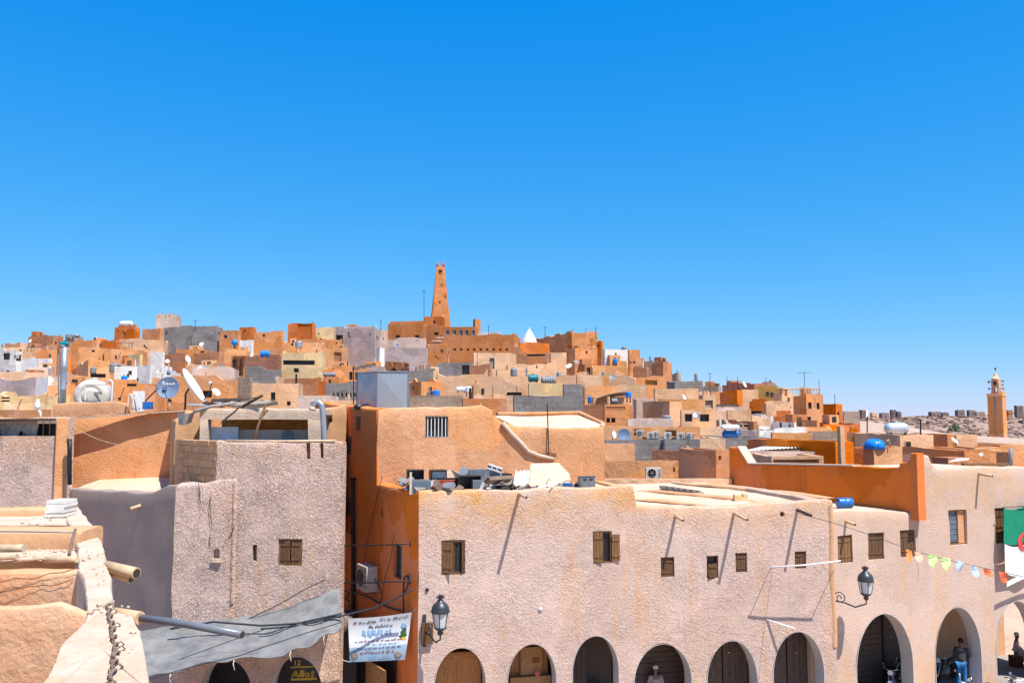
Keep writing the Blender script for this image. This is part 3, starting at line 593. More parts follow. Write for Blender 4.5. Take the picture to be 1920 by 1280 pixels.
# ---- infill that the photo shows as slivers between rows
H(0, 2, 60, 651, 8, 'T', 'tan strip house behind the white framed shed at the far left', h=6, Y=182)
H(98, 100, 134, 655, 8, 'O', 'orange sliver house seen behind the tall grey flue top', h=6, Y=170)
H(206, 208, 262, 655, 10, 'A', 'orange slope house with a pergola post below the long cream topped terrace', h=7, Y=166)
H(240, 262, 268, 664, 60, 'Y', 'yellow brown sloping house left of the white stair tower', h=7, Y=145)
H(205, 215, 258, 686, 20, 'W', 'pale house under the blue umbrella shaped tank', h=6, Y=124)
H(345, 348, 412, 683, 8, 'T', 'tan strip house behind the cluster of white dishes', h=6, Y=132)
H(645, 647, 720, 686, 9, 'M', 'lilac strip house behind the corrugated sheet left of the galvanised tank', h=6, Y=132)
H(560, 562, 640, 636, 9, 'O', 'orange slope house above the arched hump wall', h=8, Y=200)
H(1040, 1042, 1100, 700, 8, 'T', 'tan terrace strip house holding the white cooler and grey dish', h=5, Y=126)
H(930, 932, 1000, 694, 8, 'T', 'tan strip house left of the teal tank', h=5, Y=122)
H(1150, 1152, 1212, 725, 8, 'T', 'tan strip house with clutter in the middle of the right slope', h=5, Y=103)
H(1235, 1237, 1320, 748, 8, 'A', 'orange strip house behind the round cornered stained house', h=6, Y=92)
H(1490, 1492, 1560, 800, 8, 'A', 'orange footing house below the tall orange corner house', h=5, Y=100)
H(1300, 1303, 1350, 732, 8, 'O', 'orange strip house behind the rust orange terrace', h=5, Y=138)
H(1540, 1543, 1592, 800, 8, 'D', 'rust footing house with a pale leaning slab below the dark orange lit house', h=5, Y=104)
# ---- big minaret
Ym = 270; th = R(9)
d1 = Vector((math.cos(th), math.sin(th), 0)); d2 = Vector((-math.sin(th), math.cos(th), 0))
b_c = at(807.5, 616, Ym); t_c = at(816.3, 497, Ym+.9)
wb = (at(845.5, 616, Ym)-b_c).length; wt = (at(831, 497, Ym)-at(816.3, 497, Ym)).length
mn = thing('minaret', 'tall tapering orange minaret with four horned corners above the town', 'minaret', tuple(b_c+(d1+d2)*wb/2-Vector((0, 0, 6))))
mb = MB(); NZ = 26
ax_b = b_c+(d1+d2)*(wb/2); zt = t_c.z
def mring(k):
    s = wb+(wt-wb)*(k**.93); z = b_c.z+(zt-b_c.z)*k; c = Vector((ax_b.x, ax_b.y, z)); o = []
    for (a, b) in ((-1, -1), (1, -1), (1, 1), (-1, 1)):
        o.append(c+d1*(a*s/2)+d2*(b*s/2))
    return [o[i].lerp(o[(i+1) % 4], j/4) for i in range(4) for j in range(4)]
rows = [[p-Vector((0, 0, 8)) for p in mring(0)]]+[[p+nz(p, .7, .09) for p in mring(i/NZ)] for i in range(NZ+1)]
b0 = len(mb.v)
for r in rows: mb.v += r
for k in range(len(rows)-1):
    for i in range(16): mb.face((b0+k*16+i, b0+k*16+(i+1) % 16, b0+(k+1)*16+(i+1) % 16, b0+(k+1)*16+i))
mb.face(tuple(b0+(len(rows)-1)*16+i for i in range(16)))
mb.build('wall', MATS['town_N'], mn)
for a, b in ((-1, -1), (1, -1), (1, 1), (-1, 1)):
    c = Vector((ax_b.x, ax_b.y, zt-.05))+d1*(a*(wt/2-.28))+d2*(b*(wt/2-.28)); q = MB()
    q.lathe([(.42, 0), (.36, .5), (.22, 1.1), (.06, 1.55), (0, 1.6)], c, n=8); q.build('horn', MATS['town_N'], mn)
def mface(px, py, w_, h_, name, mat, dep=.12):
    k = (at(px, py, Ym).z-b_c.z)/(zt-b_c.z); s = wb+(wt-wb)*(k**.93); z = b_c.z+(zt-b_c.z)*k
    u = ((px-960)/F)*(ax_b.y-s/2)*1.0-ax_b.x; c = Vector((ax_b.x, ax_b.y, z))+d1*u-d2*(s/2-.02); q = MB()
    q.obox(c-d2*.02, d1*w_/2, d2*.06, (0, 0, h_/2)); q.build(name, MATS[mat], mn)
    f = MB(); e = .12
    for sx, sz, hw, hh in ((0, h_/2+e/2, w_/2+e, e/2), (0, -h_/2-e/2, w_/2+e, e/2), (-w_/2-e/2, 0, e/2, h_/2), (w_/2+e/2, 0, e/2, h_/2)):
        f.obox(c+d1*sx-d2*.06+Vector((0, 0, sz)), d1*hw, d2*.12, (0, 0, hh))
    f.build('window_frame', MATS['town_N'], mn)
mface(823.2, 507, .95, 1.05, 'window', 'pane_dark')
for px, py in ((825.8, 532), (832, 554), (821.5, 565)): mface(px, py, .3, .4, 'window', 'pane_dark')
# ---- white cone dome
c = at(992.5, 644, 204); k = 204/F; q = MB()
prof = [(15.5*k, -1), (15.3*k, 1.5*k), (13.6*k, 5*k), (12.2*k, 9*k), (9*k, 15*k), (5.5*k, 21*k), (2.6*k, 25.5*k), (1.1*k, 27.5*k), (1.3*k, 28.4*k), (.5*k, 29.5*k), (.5*k, 31*k), (0, 31.5*k)]
q.lathe(prof, c, n=20).wobble(.8, .07)
dm = thing('dome', 'whitewashed cone dome with a little finial beside the mosque', 'dome', c); q.build('shell', MATS['white_paint'], dm)
for px, py in ((994, 623), (998, 636), (985, 633)):
    p = at(px, py, 204); r_ = 15*k*(1-(644-py)/33.); p.y = c.y-max(.2, math.sqrt(max(0, r_*r_-(p.x-c.x)**2)))-.0
    MB().lathe([(.16, -.1), (.16, .06)], p, (0, -1, 0), 8).build('vent', MATS['pane_dark'], dm)
sw = thing('stepped_wall', 'little stepped wall with tops painted pale as sunlit climbing beside the prayer hall', 'wall', tuple(at(818, 652, 197)))
for x0, x1, yy in ((803, 824, 648.5), (811, 828, 641), (820, 831, 634.5)):
    p, q_ = at(x0, yy, 199), at(x1, yy, 199); q = MB(); q.box((p.x, p.y-.5, p.z-1.6), (q_.x, p.y+1.2, p.z)).wobble(.9, .05); b_ = q.build('block', MATS['town_N'], sw)
    q = MB(); q.box((p.x-.08, p.y-.6, p.z+.003), (q_.x+.08, p.y+1.3, p.z+.32)).wobble(.9, .07); q.build('cap', MATS['roof_cream'], b_)  # cream slab on each step stands in for its sunlit top
# ---- second minaret, right
Y2 = 172; th = R(47); d1 = Vector((math.cos(th), math.sin(th), 0)); d2 = Vector((-math.sin(th), math.cos(th), 0))
c_t = at(1878.6, 737, Y2); s2 = solve_along(c_t, d2.xy, 1850.7); zb_ = at(1856, 850, Y2).z-4
m2 = thing('minaret', 'square orange minaret with a pale lantern and loudspeakers at the right edge', 'minaret', (c_t.x, c_t.y, zb_))
ctr = c_t+(d1+d2)*(s2/2); ctr.z = 0
q = MB(); q.obox(ctr+Vector((0, 0, (zb_+c_t.z)/2)), d1*s2/2, d2*s2/2, (0, 0, (c_t.z-zb_)/2)); q.build('shaft', MATS['town_O'], m2)
q = MB(); e = s2/2+.12
q.obox(ctr+Vector((0, 0, c_t.z-.3)), d1*e, d2*e, (0, 0, .18)); q.build('cornice', MATS['town_T'], m2)
for i in range(6):
    for sd_, ax, bx in ((-1, d1, d2), (1, d2, d1)):
        p = ctr+ax*(-s2/2+s2*(i+.5)/6)+bx*(sd_*(s2/2-.05))+Vector((0, 0, c_t.z+.2)); q = MB()
        q.obox(p, ax*.14, bx*.1, (0, 0, .22)); q.build('merlon', MATS['town_T'], m2)
zl = c_t.z; k = Y2/F; lw = 6.6*k
q = MB()
for a, b in ((-1, -1), (1, -1), (1, 1), (-1, 1)):
    q.obox(ctr+d1*(a*lw*.72)+d2*(b*lw*.72)+Vector((0, 0, zl+5.5*k)), d1*lw*.26, d2*lw*.26, (0, 0, 5.5*k))
q.obox(ctr+Vector((0, 0, zl+18*k)), d1*lw, d2*lw, (0, 0, 7*k)); q.build('lantern', MATS['town_T'], m2)
q = MB(); q.lathe([(lw*1.05, 0), (lw*1.15, .25), (lw*.95, .5), (lw*.9, 3.*k), (lw*.55, 9*k), (lw*.2, 14*k), (0, 17*k)], ctr+Vector((0, 0, zl+25*k)), n=8); q.build('spire', MATS['town_T'], m2)
q = MB(); p = ctr+Vector((0, 0, zl+41*k)); q.cyl(p, p+Vector((0, 0, 8*k)), .05, .04, 6); q.lathe([(0, -.22), (.16, -.14), (.22, 0), (.16, .14), (0, .22)], p+Vector((0, 0, 6*k)), n=8); q.build('finial', MATS['iron'], m2)
q = MB(); q.obox(ctr-d1*(lw+.01)+Vector((0, 0, zl+19*k)), d2*.28, d1*.05, (0, 0, .38)); q.build('window', MATS['pane_dark'], m2)
for a, zz, sx in ((-1, 22, 1), (1, 24, 1), (1, 17, .8), (1, 10, 1), (-1, 9, .8)):
    ax_ = Vector((a, 0, 0)); p = ctr+ax_*lw*1.1+Vector((0, 0, zl+zz*k)); q = MB(); q.lathe([(.08, 0), (.1, .3), (.32*sx, .7)], p, ax_, 8); q.build('loudspeaker', MATS['tank_grey'], m2)
q = MB(); q.obox(ctr-d1*(s2/2+.004)+Vector((0, 0, (zb_+c_t.z)/2)), d2*.16, d1*.012, (0, 0, (c_t.z-zb_)/2-.6)); q.build('pilaster', MATS['town_S'], m2)
# ---- plateau houses, far right
far = [(1610, 1629, 769, 'far_dark', 'dark grey house leftmost on the far plateau rim'), (1631, 1646, 774, 'T', 'pale tan house beside the leftmost dark house on the far plateau'),
       (1648, 1667, 774, 'far_brown', 'long mauve house on the far plateau above the silver tank'), (1668, 1680, 768.5, 'far_dark', 'tall dark house on the far plateau above the silver tank'),
       (1680, 1690, 771.5, 'far_dark', 'small stone house right of the tall dark house above the silver tank'), (1727, 1742, 779.5, 'far_dark', 'low grey house at the left end of the middle plateau cluster'),
       (1740, 1764, 771.5, 'far_brown', 'wide mauve house in front of the middle plateau cluster'), (1762, 1779, 773, 'far_dark', 'grey house right of the wide mauve plateau house'),
       (1776, 1793, 780, 'far_dark', 'low dark house before the tall plateau block'), (1790, 1809, 768.5, 'far_dark', 'tall stone block in the middle of the far plateau'),
       (1812, 1829, 769, 'far_brown', 'mauve house right of the tall stone plateau block'), (1826, 1844, 772, 'S', 'stone house left of the second minaret on the far plateau'),
       (1842, 1856, 772, 'P', 'pale house partly behind the second minaret on the far plateau'), (1887, 1896, 769, 'K', 'brick house just right of the second minaret on the far plateau'),
       (1896, 1904, 768, 'P', 'pale narrow house between brick and dark blocks on the far plateau'), (1901, 1919, 760.5, 'far_dark', 'tall dark house at the right edge of the far plateau')]
rr = random.Random(3)
plaster('far_dark', (.17, .135, .125), (.14, .11, .10), bump=.3, size=3, rnd=.15)
plaster('far_brown', (.25, .17, .15), (.21, .145, .13), bump=.3, size=3, rnd=.15)
for x0, x1, yt, m, lb in far:
    Y_ = 790+rr.uniform(-15, 25); hh = 14; n_ = max(1, int((x1-x0)/7))
    wn_ = [(x0+2.5+(x1-x0-4)*(i+.25)/n_, yt+5, x0+2.5+(x1-x0-4)*(i+.25)/n_+2, yt+8.5) for i in range(n_)]
    house(x0, x0+ (x1-x0)*.28, x1, yt, 24, m, lb, wn_, Y=Y_, h=hh, depth=9, zb=at(x0, 796, Y_).z-6, par=.9, group=None)
# ------------------------------------------------------------------ ground: one sheet to the horizon
BP = np.array(BASES)
def town_h(x, y):
    d2_ = (BP[:, 0]-x)**2+((BP[:, 1]-y)*1.0)**2
    w_ = 1/(d2_+18.)**1.6
    z = float((w_*BP[:, 2]).sum()/w_.sum()); dn = math.sqrt(d2_.min())
    return z, dn
def smooth(a, b, v):
    t = max(0., min(1., (v-a)/(b-a))); return t*t*(3-2*t)
def ground_h(x, y):
    if y < 42: return 0.
    z, dn = town_h(x, y) if y < 420 and -420 < x < 420 else (0, 999)
    k = smooth(90, 18, dn); low = -14*smooth(150, 420, y)
    z = (z-.25)*k+low*(1-k)
    z *= smooth(42, 52, y) if y < 52 else 1
    if y > 330:                            # the rocky plateau across the valley
        prof = -24+29.5*smooth(470, 770, y)
        ro = noise.noise(Vector((x*.012, y*.012, 3)))*6+noise.noise(Vector((x*.04, y*.04, 1)))*3.2+abs(noise.noise(Vector((x*.09, y*.05, 9))))*2.5
        z2 = prof+ro*smooth(470, 560, y)*smooth(790, 735, y)-18*smooth(1100, 2600, y)
        z = z+(z2-z)*smooth(380, 480, y)
    return z
xs = np.concatenate([[-9000, -5000, -2500, -1200, -700, -480], np.arange(-400, 440, 7), np.arange(440, 640, 9), [700, 900, 1400, 2500, 5000, 9000]])
ys = np.concatenate([[-9000, -3000, -600, -100, 0, 20, 34, 41], np.arange(44, 300, 6), np.arange(300, 470, 14), np.arange(470, 830, 7), [870, 950, 1100, 1500, 2600, 5000, 9000]])
plaster('earth', (.50, .36, .27), (.42, .29, .215), (.27, .20, .16), bump=1., size=6, patch=.8, dist=.5)
plaster('rock', (.40, .27, .205), (.31, .205, .155), (.17, .12, .095), bump=1., size=9, patch=.9, dist=1.5)
def sheet_of(ys_, name, mat):
    g = MB(); g.smooth = True; nx, ny = len(xs), len(ys_)
    for y in ys_:
        for x in xs: g.v.append(Vector((x, y, ground_h(x, y))))
    for j in range(ny-1):
        for i in range(nx-1): g.face((j*nx+i, j*nx+i+1, (j+1)*nx+i+1, (j+1)*nx+i))
    tag(g.build(name, MATS[mat]), kind='structure')
sheet_of([y for y in ys if y <= 440], 'ground', 'earth'); sheet_of([y for y in ys if y >= 440], 'hillside', 'rock')
rk = MB()                                       # boulders and ledges on the far slope
for i in range(2600):
    x = rr.uniform(240, 560); y = rr.uniform(500, 775); z = ground_h(x, y); s = rr.choice((.7, 1, 1, 1.5, 2.))
    a = rr.uniform(0, 6.3); rk.obox((x, y, z+.1*s), (s*math.cos(a)*rr.uniform(.8, 2), s*math.sin(a), rr.uniform(-.2, .2)*s), (-s*math.sin(a), s*math.cos(a), 0), (0, rr.uniform(-.3, .3)*s, s*.55))
tag(rk.build('slope_rocks', MATS['rock']), kind='stuff')
# ------------------------------------------------------------------ near buildings
GZ = 0.
A0 = at(785, 1000, 28.0); F1 = Fac((A0.x, A0.y), 12.5)
tE = F1.hit(1562, 1000)[0]
pe = F1.P(tE, 0, -.35); F2 = Fac((pe.x, pe.y), 22)
L0 = at(640, 1000, 29.0); FL = Fac((at(330, 1000, 29.0).x, 29.0), 0)
def arch_poly(t0, t1, zt, z0, pointed=.0, rise=.62, n=11):
    w_ = (t1-t0)/2; c = (t0+t1)/2; h = (t1-t0)*rise; zs = zt-h; pts = [(t0, z0), (t1, z0)]
    for i in range(2*n+1):
        a = math.pi*i/(2*n); x = math.cos(a); y = math.sin(a)**(1-.18*pointed)
        pts.append((c+w_*x*(1-.05*pointed*math.sin(2*a)**2), zs+h*y))
    return pts
def rect_poly(t0, t1, z0, z1): return [(t0, z0), (t1, z0), (t1, z1), (t0, z1)]
def wall(fac, t0, t1, zb, top, thick, holes, mat, parent, name='facade', cell=.42, amp=.028, cap=.10, seed=0.):
    """adobe wall: gridded, rounded uneven top, real openings cut through or into it"""
    brk = sorted({t0, t1}|{t for t, z in top if t0 < t < t1}); ts = []
    for a, b in zip(brk, brk[1:]):
        k = max(1, int(round((b-a)/cell))); ts += [a+(b-a)*i/k for i in range(k)]
    ts.append(t1)
    tx = [t for t, z in top]; tz = [z for t, z in top]
    zm = max(tz); nr = max(3, int((zm-zb)/cell)); vs_ = []; mb = MB()
    for t in ts:
        z1 = float(np.interp(t, tx, tz))+noise.noise(Vector((t*.8+seed, fac.p.x, 5)))*amp*1.6+noise.noise(Vector((t*2.7+seed, fac.p.y, 8)))*amp
        zs = [zb+(z1-cap-zb)*i/nr for i in range(nr+1)]
        prof = [(0, z) for z in zs]+[(-.25*cap, z1-.35*cap), (-cap, z1)]+[(-thick+cap, z1), (-thick+.25*cap, z1-.35*cap), (-thick, z1-cap)]
        prof += [(-thick, zb+(z1-cap-zb)*k) for k in (.66, .33, 0)]
        mb.v += [fac.P(t, z, o) for o, z in prof]; m = len(prof)
    mb.smooth = True
    for i in range(len(ts)-1):
        for j in range(m): mb.face((i*m+j, (i+1)*m+j, (i+1)*m+(j+1) % m, i*m+(j+1) % m))
    mb.face(tuple(reversed(range(m)))); mb.face(tuple((len(ts)-1)*m+j for j in range(m)))
    off = wloc(parent) if parent else Vector((0, 0, 0))
    me = mb.mesh(name, off)
    if holes:
        o = link('tmp_wall', me); c = MB()
        for poly, dep in holes:
            dep = thick+.2 if dep is None else dep
            n = len(poly); b = len(c.v)
            c.v += [fac.P(t, z, .3)-off for t, z in poly]+[fac.P(t, z, -dep)-off for t, z in poly]
            c.face(tuple(b+i for i in range(n))); c.face(tuple(b+n+i for i in reversed(range(n))))
            for i in range(n): c.face((b+(i+1) % n, b+i, b+n+i, b+n+(i+1) % n))
        cm = c.mesh('tmp_cut'); q = link('tmp_cut', cm)
        for ob in (o, q):
            bm = bmesh.new(); bm.from_mesh(ob.data); bmesh.ops.recalc_face_normals(bm, faces=bm.faces); bm.to_mesh(ob.data); bm.free()
        md = o.modifiers.new('b', 'BOOLEAN'); md.operation = 'DIFFERENCE'; md.object = q; md.solver = 'EXACT'
        bpy.context.view_layer.update()
        dg = bpy.context.evaluated_depsgraph_get(); new = bpy.data.meshes.new_from_object(o.evaluated_get(dg))
        bpy.data.objects.remove(o); bpy.data.objects.remove(q); me = new; me.name = name
    me.materials.clear(); me.materials.append(MATS[mat])
    for v in me.vertices:
        p = v.co+off; v.co += nz(p+Vector((seed, 0, 0)), .9, amp)+nz(p, 3.1, amp*.45)
    me.polygons.foreach_set('use_smooth', [True]*len(me.polygons)); me.update()
    me.set_sharp_from_angle(angle=R(38))
    return link(name, me, parent)
def lining(fac, poly, o0, o1, parent, mat='arch_lining', th=.02, name='arch_lining'):
    mb = MB(); mb.smooth = False; n = len(poly)
    c = (sum(p[0] for p in poly)/n, sum(p[1] for p in poly)/n)
    q = [(t+(c[0]-t)*th*1.2, z+(c[1]-z)*th if z > .1 else z) for t, z in poly]
    idx = list(range(1, n))+[0]
    for a, b in zip(idx, idx[1:]):
        mb.quad(fac.P(*q[a], o0), fac.P(*q[b], o0), fac.P(*q[b], o1), fac.P(*q[a], o1))
        mb.quad(fac.P(*poly[a], o0+.001), fac.P(*q[a], o0), fac.P(*q[b], o0), fac.P(*poly[b], o0+.001))
    return mb.build(name, MATS[mat], parent)
def planks(fac, t0, t1, z0, z1, o, n, parent, mat='wood', name='plank', th=.03, swing=0., hinge=0, batten=True, gap=.012):
    """a shutter leaf of upright planks; each plank is its own piece"""
    rnd = random.Random(int(t0*100)); hx = t0 if hinge == 0 else t1
    ca, sa = math.cos(R(swing)), math.sin(R(swing))
    def T(t, oo):                              # swing about the hinge
        u = t-hx; return hx+u*ca-oo*sa*(1 if hinge == 0 else -1), u*sa*(1 if hinge == 0 else -1)+oo*ca
    w_ = (t1-t0)/n; root = None
    for i in range(n):
        a = t0+w_*i+gap/2; b = a+w_-gap; q = MB(); e = rnd.uniform(-.006, .006)
        pts = [T(a, e), T(b, e), T(b, e-th), T(a, e-th)]
        dz0, dz1 = rnd.uniform(0, .012), rnd.uniform(0, .012)
        v = [fac.P(t, z0+dz0, o+oo) for t, oo in pts]+[fac.P(t, z1-dz1, o+oo) for t, oo in pts]
        q.add(v, [(3,2,1,0),(4,5,6,7),(0,1,5,4),(1,2,6,5),(2,3,7,6),(3,0,4,7)])
        q.build(name, MATS[mat], parent)
    if batten:
        for z in (z0+(z1-z0)*.2, z0+(z1-z0)*.8):
            q = MB(); pts = [T(t0+.02, .02), T(t1-.02, .02), T(t1-.02, 0.007), T(t0+.02, 0.007)]
            v = [fac.P(t, z-.035, o+oo) for t, oo in pts]+[fac.P(t, z+.035, o+oo) for t, oo in pts]
            q.add(v, [(3,2,1,0),(4,5,6,7),(0,1,5,4),(1,2,6,5),(2,3,7,6),(3,0,4,7)]).build('batten', MATS[mat], parent)
def wframe(fac, t0, t1, z0, z1, o, parent, mat='wood', tk=.05, dp=.07, pane=None, bars=0, cross=0, bm='iron'):
    f = MB(); f.fbox(fac, t0, t1, z0, z0+tk, o-dp, o); f.fbox(fac, t0, t1, z1-tk, z1, o-dp, o)
    f.fbox(fac, t0, t0+tk, z0+tk, z1-tk, o-dp, o); f.fbox(fac, t1-tk, t1, z0+tk, z1-tk, o-dp, o)
    w_ = f.build('window', MATS[mat], parent)
    if pane: q = MB(); q.fbox(fac, t0+tk*.5, t1-tk*.5, z0+tk*.5, z1-tk*.5, o-dp-.02, o-dp+.005); q.build('pane', MATS[pane], w_)
    for i in range(bars):
        t = t0+tk+(t1-t0-2*tk)*(i+.5)/bars; q = MB(); q.cyl(fac.P(t, z0, o-.03), fac.P(t, z1, o-.03), .012 if bm == 'iron' else .017, n=6); q.build('bar', MATS[bm], w_)
    for i in range(cross):
        z = z0+(z1-z0)*(i+1)/(cross+1); q = MB(); q.cyl(fac.P(t0, z, o-.045), fac.P(t1, z, o-.045), .01, n=6); q.build('bar', MATS['iron'], w_)
    return w_
def pxrect(fac, x0, y0, x1, y1, o=0):
    a = fac.hit(x0, (y0+y1)/2, o)[0]; b = fac.hit(x1, (y0+y1)/2, o)[0]; m = (x0+x1)/2
    return a, b, fac.hit(m, y1, o)[1], fac.hit(m, y0, o)[1]
def pxarch(fac, xl, xr, yt, rise=.62, pointed=0.):
    a = fac.hit(xl, yt+70)[0]; b = fac.hit(xr, yt+70)[0]; z = fac.hit((xl+xr)/2, yt)[1]
    return a, b, z, arch_poly(a, b, z, -.3, pointed, rise)
# ============ main arcade building (facade F1)
main = thing('arcade_building', 'long pink stuccoed arcade building with six arches in the middle of the photo', 'building', tuple(F1.P(tE/2, 0, -2)))
AR1 = [pxarch(F1, *q) for q in ((814, 912, 1213, .7), (951, 1044, 1206, .72), (1073, 1161, 1191, .72), (1188, 1298, 1206, .62), (1325, 1421, 1200, .72), (1449, 1546, 1183, .72))]
W1 = {k: pxrect(F1, *v) for k, v in dict(a=(828, 1012, 873, 1077), b=(1112, 996, 1147, 1055), c=(1239, 1044, 1264, 1081), d=(1325, 1042, 1347, 1083), e=(1379, 1036, 1401, 1073), f=(1490, 1033, 1511, 1066)).items()}
t119 = F1.hit(1191, 930)[0]; zl = 8.02; zr_ = F1.hit(1195, 948)[1]
top = [(0, F1.hit(785, 921)[1]), (t119*.5, F1.hit(985, 917)[1]), (t119-.06, F1.hit(1188, 911)[1]), (t119+.06, zr_), (F1.hit(1330, 953)[0], F1.hit(1330, 951)[1]), (F1.hit(1440, 945)[0], F1.hit(1440, 944)[1]), (tE, F1.hit(1560, 936)[1])]
holes = [(a[3], None) for a in AR1]+[(rect_poly(*W1[k]), .22) for k in 'abcdef']
hx = F1.hit(1467, 964); holes.append(([(hx[0]+.09*math.cos(i*.7), hx[1]+.09*math.sin(i*.7)) for i in range(9)], .3))
wall(F1, 0, tE, -.4, top, .55, holes, 'pink_trowel', main, 'facade', cell=.36)
for a, b, z, poly in AR1: lining(F1, poly, .012, -.56, main)
# end return wall at the right corner and the left, deep orange, alley wall
sdv = Vector((-.5, .866)); FS = Fac((A0.x+sdv.x*11, A0.y+sdv.y*11), math.degrees(math.atan2(-sdv.y, -sdv.x)))   # alley wall: t=11 at the street corner
def fs_t(px, py): return FS.hit(px, py)
tS = 11.0; t705 = FS.hit(706, 905)[0]; zupper = FS.hit(703, 766)[1]
slit = pxrect(FS, 737, 1020, 753, 1083); hole1 = pxrect(FS, 713, 949, 719, 966)
wall(FS, 0, tS-.02, -.4, [(0, zupper+.35), (t705-.05, zupper), (t705+.02, FS.hit(706, 907)[1]), (tS, F1.hit(785, 921)[1]-.02)], .5,
     [(rect_poly(*slit), .25), (rect_poly(*hole1), .3)], 'orange_deep', main, 'side_wall', cell=.5, amp=.03, seed=4)
wframe(FS, *slit, -.12, main, 'shutter_brown', .05, .06, 'glass_blue', 3, 2)
for q in ((647, 818, 659, 850), (645, 934, 657, 965), (669, 780, 676, 806)):
    a = pxrect(FS, *q); g_ = MB(); g_.fbox(FS, a[0], a[1], a[2], a[3], -.05, .025); v_ = g_.build('vent', MATS['shutter_brown'], main)
    for i in range(5):
        z = a[2]+(a[3]-a[2])*(i+.5)/5; s_ = MB(); s_.fbox(FS, a[0]+.02, a[1]-.02, z-.03, z+.03, .026, .045); s_.build('slat', MATS['rust'], v_)
pR = F1.P(tE, 0, 0)
FR = Fac((pR.x, pR.y), 12.5+88)
wall(FR, .03, 8, -.4, [(0, F1.hit(1560, 936)[1]), (8, F1.hit(1560, 936)[1]-.1)], .5, [], 'pink_trowel', main, 'end_wall', cell=.6)
# floors, roof, arcade interior
def fpoly(fac, pts, z0, z1): return [fac.P(t, z0, o).xy for t, o in pts]
zroof = 7.93; zroof2 = zr_-.12
def slab(fac, t0, t1, o0, o1, z0, z1, mat, parent, name, amp=.02, cell=.6):
    q = MB(); nt = max(1, int((t1-t0)/cell)); no = max(1, int(abs(o1-o0)/cell))
    q.sheet(lambda u, v: fac.P(t0+(t1-t0)*u, z1+noise.noise(Vector((t0+(t1-t0)*u, (o0+(o1-o0)*v), z1))*.9)*amp, o0+(o1-o0)*v), nt, no)
    q.fbox(fac, t0, t1, z0, z1-.06, min(o0, o1), max(o0, o1))
    return q.build(name, MATS[mat], parent)
slab(F1, .3, t119, -.5, -5.2, 7.6, zroof, 'roof_cream', main, 'roof')
slab(F1, t119, tE+.0, -.5, -10.5, 6.9, zroof2-.02, 'roof_cream', main, 'roof', .05)
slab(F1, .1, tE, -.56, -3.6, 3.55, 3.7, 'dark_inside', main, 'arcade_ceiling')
slab(F1, .1, tE, -.0, -3.6, -.2, .10, 'floor_grey', main, 'arcade_floor')
q = MB(); q.fbox(F1, .1, tE, 0, 3.6, -3.5, -3.3); q.build('arcade_back_wall', MATS['tan_wall'], main)
q = MB(); q.fbox(F1, t119-.25, t119+.1, zroof2-.4, F1.hit(1188, 911)[1]-.1, -5.2, -.5); q.build('step_wall', MATS['tan_wall'], main)
# low ridges on the lower flat roof, a lit parapet along the back
for (xa, ya, xb, yb, hh) in ((1193, 919, 1440, 942, .10), (1193, 936, 1330, 949, .08), (1262, 905, 1560, 934, .11)):
    a, b = atz(xa, ya, zroof2), atz(xb, yb, zroof2); d_ = (b-a).normalized(); n_ = Vector((-d_.y, d_.x, 0)); L = (b-a).length; K = int(L/.5)
    prof = [(-.17, 0), (-.165, hh*.8), (-.13, hh), (.13, hh), (.165, hh*.8), (.17, 0)]; q = MB()
    q.sheet(lambda u, v: a+d_*(L*u)+n_*prof[int(round(v*5))][0]*1.35+Vector((0, 0, prof[int(round(v*5))][1]*min(1, 5*u, 5*(1-u))-.004))+nz(a+d_*L*u+n_*v, 1.1, .05), K, 5)
    q.build('roof_ridge', MATS['tan_wall'], main)
# ---- windows of the main building
a = W1['a']; wframe(F1, *a, -.02, main, 'wood', .06, .12, 'pane_dark', 0); lw = (a[1]-a[0])
w_ = wframe(F1, a[0]+lw*.5, a[1]-.06, a[2]+.06, a[3]-.06, -.06, main, 'shutter_brown', .03, .04, 'pane_dark', 2, 3)
planks(F1, a[0]+.05, a[0]+lw*.5, a[2]+.06, a[3]-.06, -.03, 3, main, 'wood_light', swing=34, hinge=0)
planks(F1, a[1]-lw*.2, a[1]-.03, a[2]+.06, a[3]-.06, -.03, 2, main, 'wood', swing=40, hinge=1)
a = W1['b']; lw = a[1]-a[0]; wframe(F1, *a, -.02, main, 'wood', .05, .1, 'pane_dark', 3)
planks(F1, a[0]+.02, a[0]+lw*.5, a[2]+.02, a[3], .0, 3, main, 'wood_light', swing=16, hinge=0)
planks(F1, a[1]-.01, a[1]+lw*.42, a[2]+.05, a[3]-.1, .03, 3, main, 'wood_light', swing=6, hinge=0)
for k in 'cef':
    a = W1[k]; wframe(F1, *a, -.05, main, 'wood', .035, .08, 'pane_dark'); planks(F1, a[0]+.03, a[1]-.03, a[2]+.03, a[3]-.03, -.05, 4, main, 'wood')
a = W1['d']; wframe(F1, *a, -.05, main, 'wood', .035, .1, 'pane_dark'); planks(F1, a[0]+.03, a[1]-.03, a[2]-.03, a[3]-.24, -.02, 4, main, 'wood', swing=12, hinge=1)
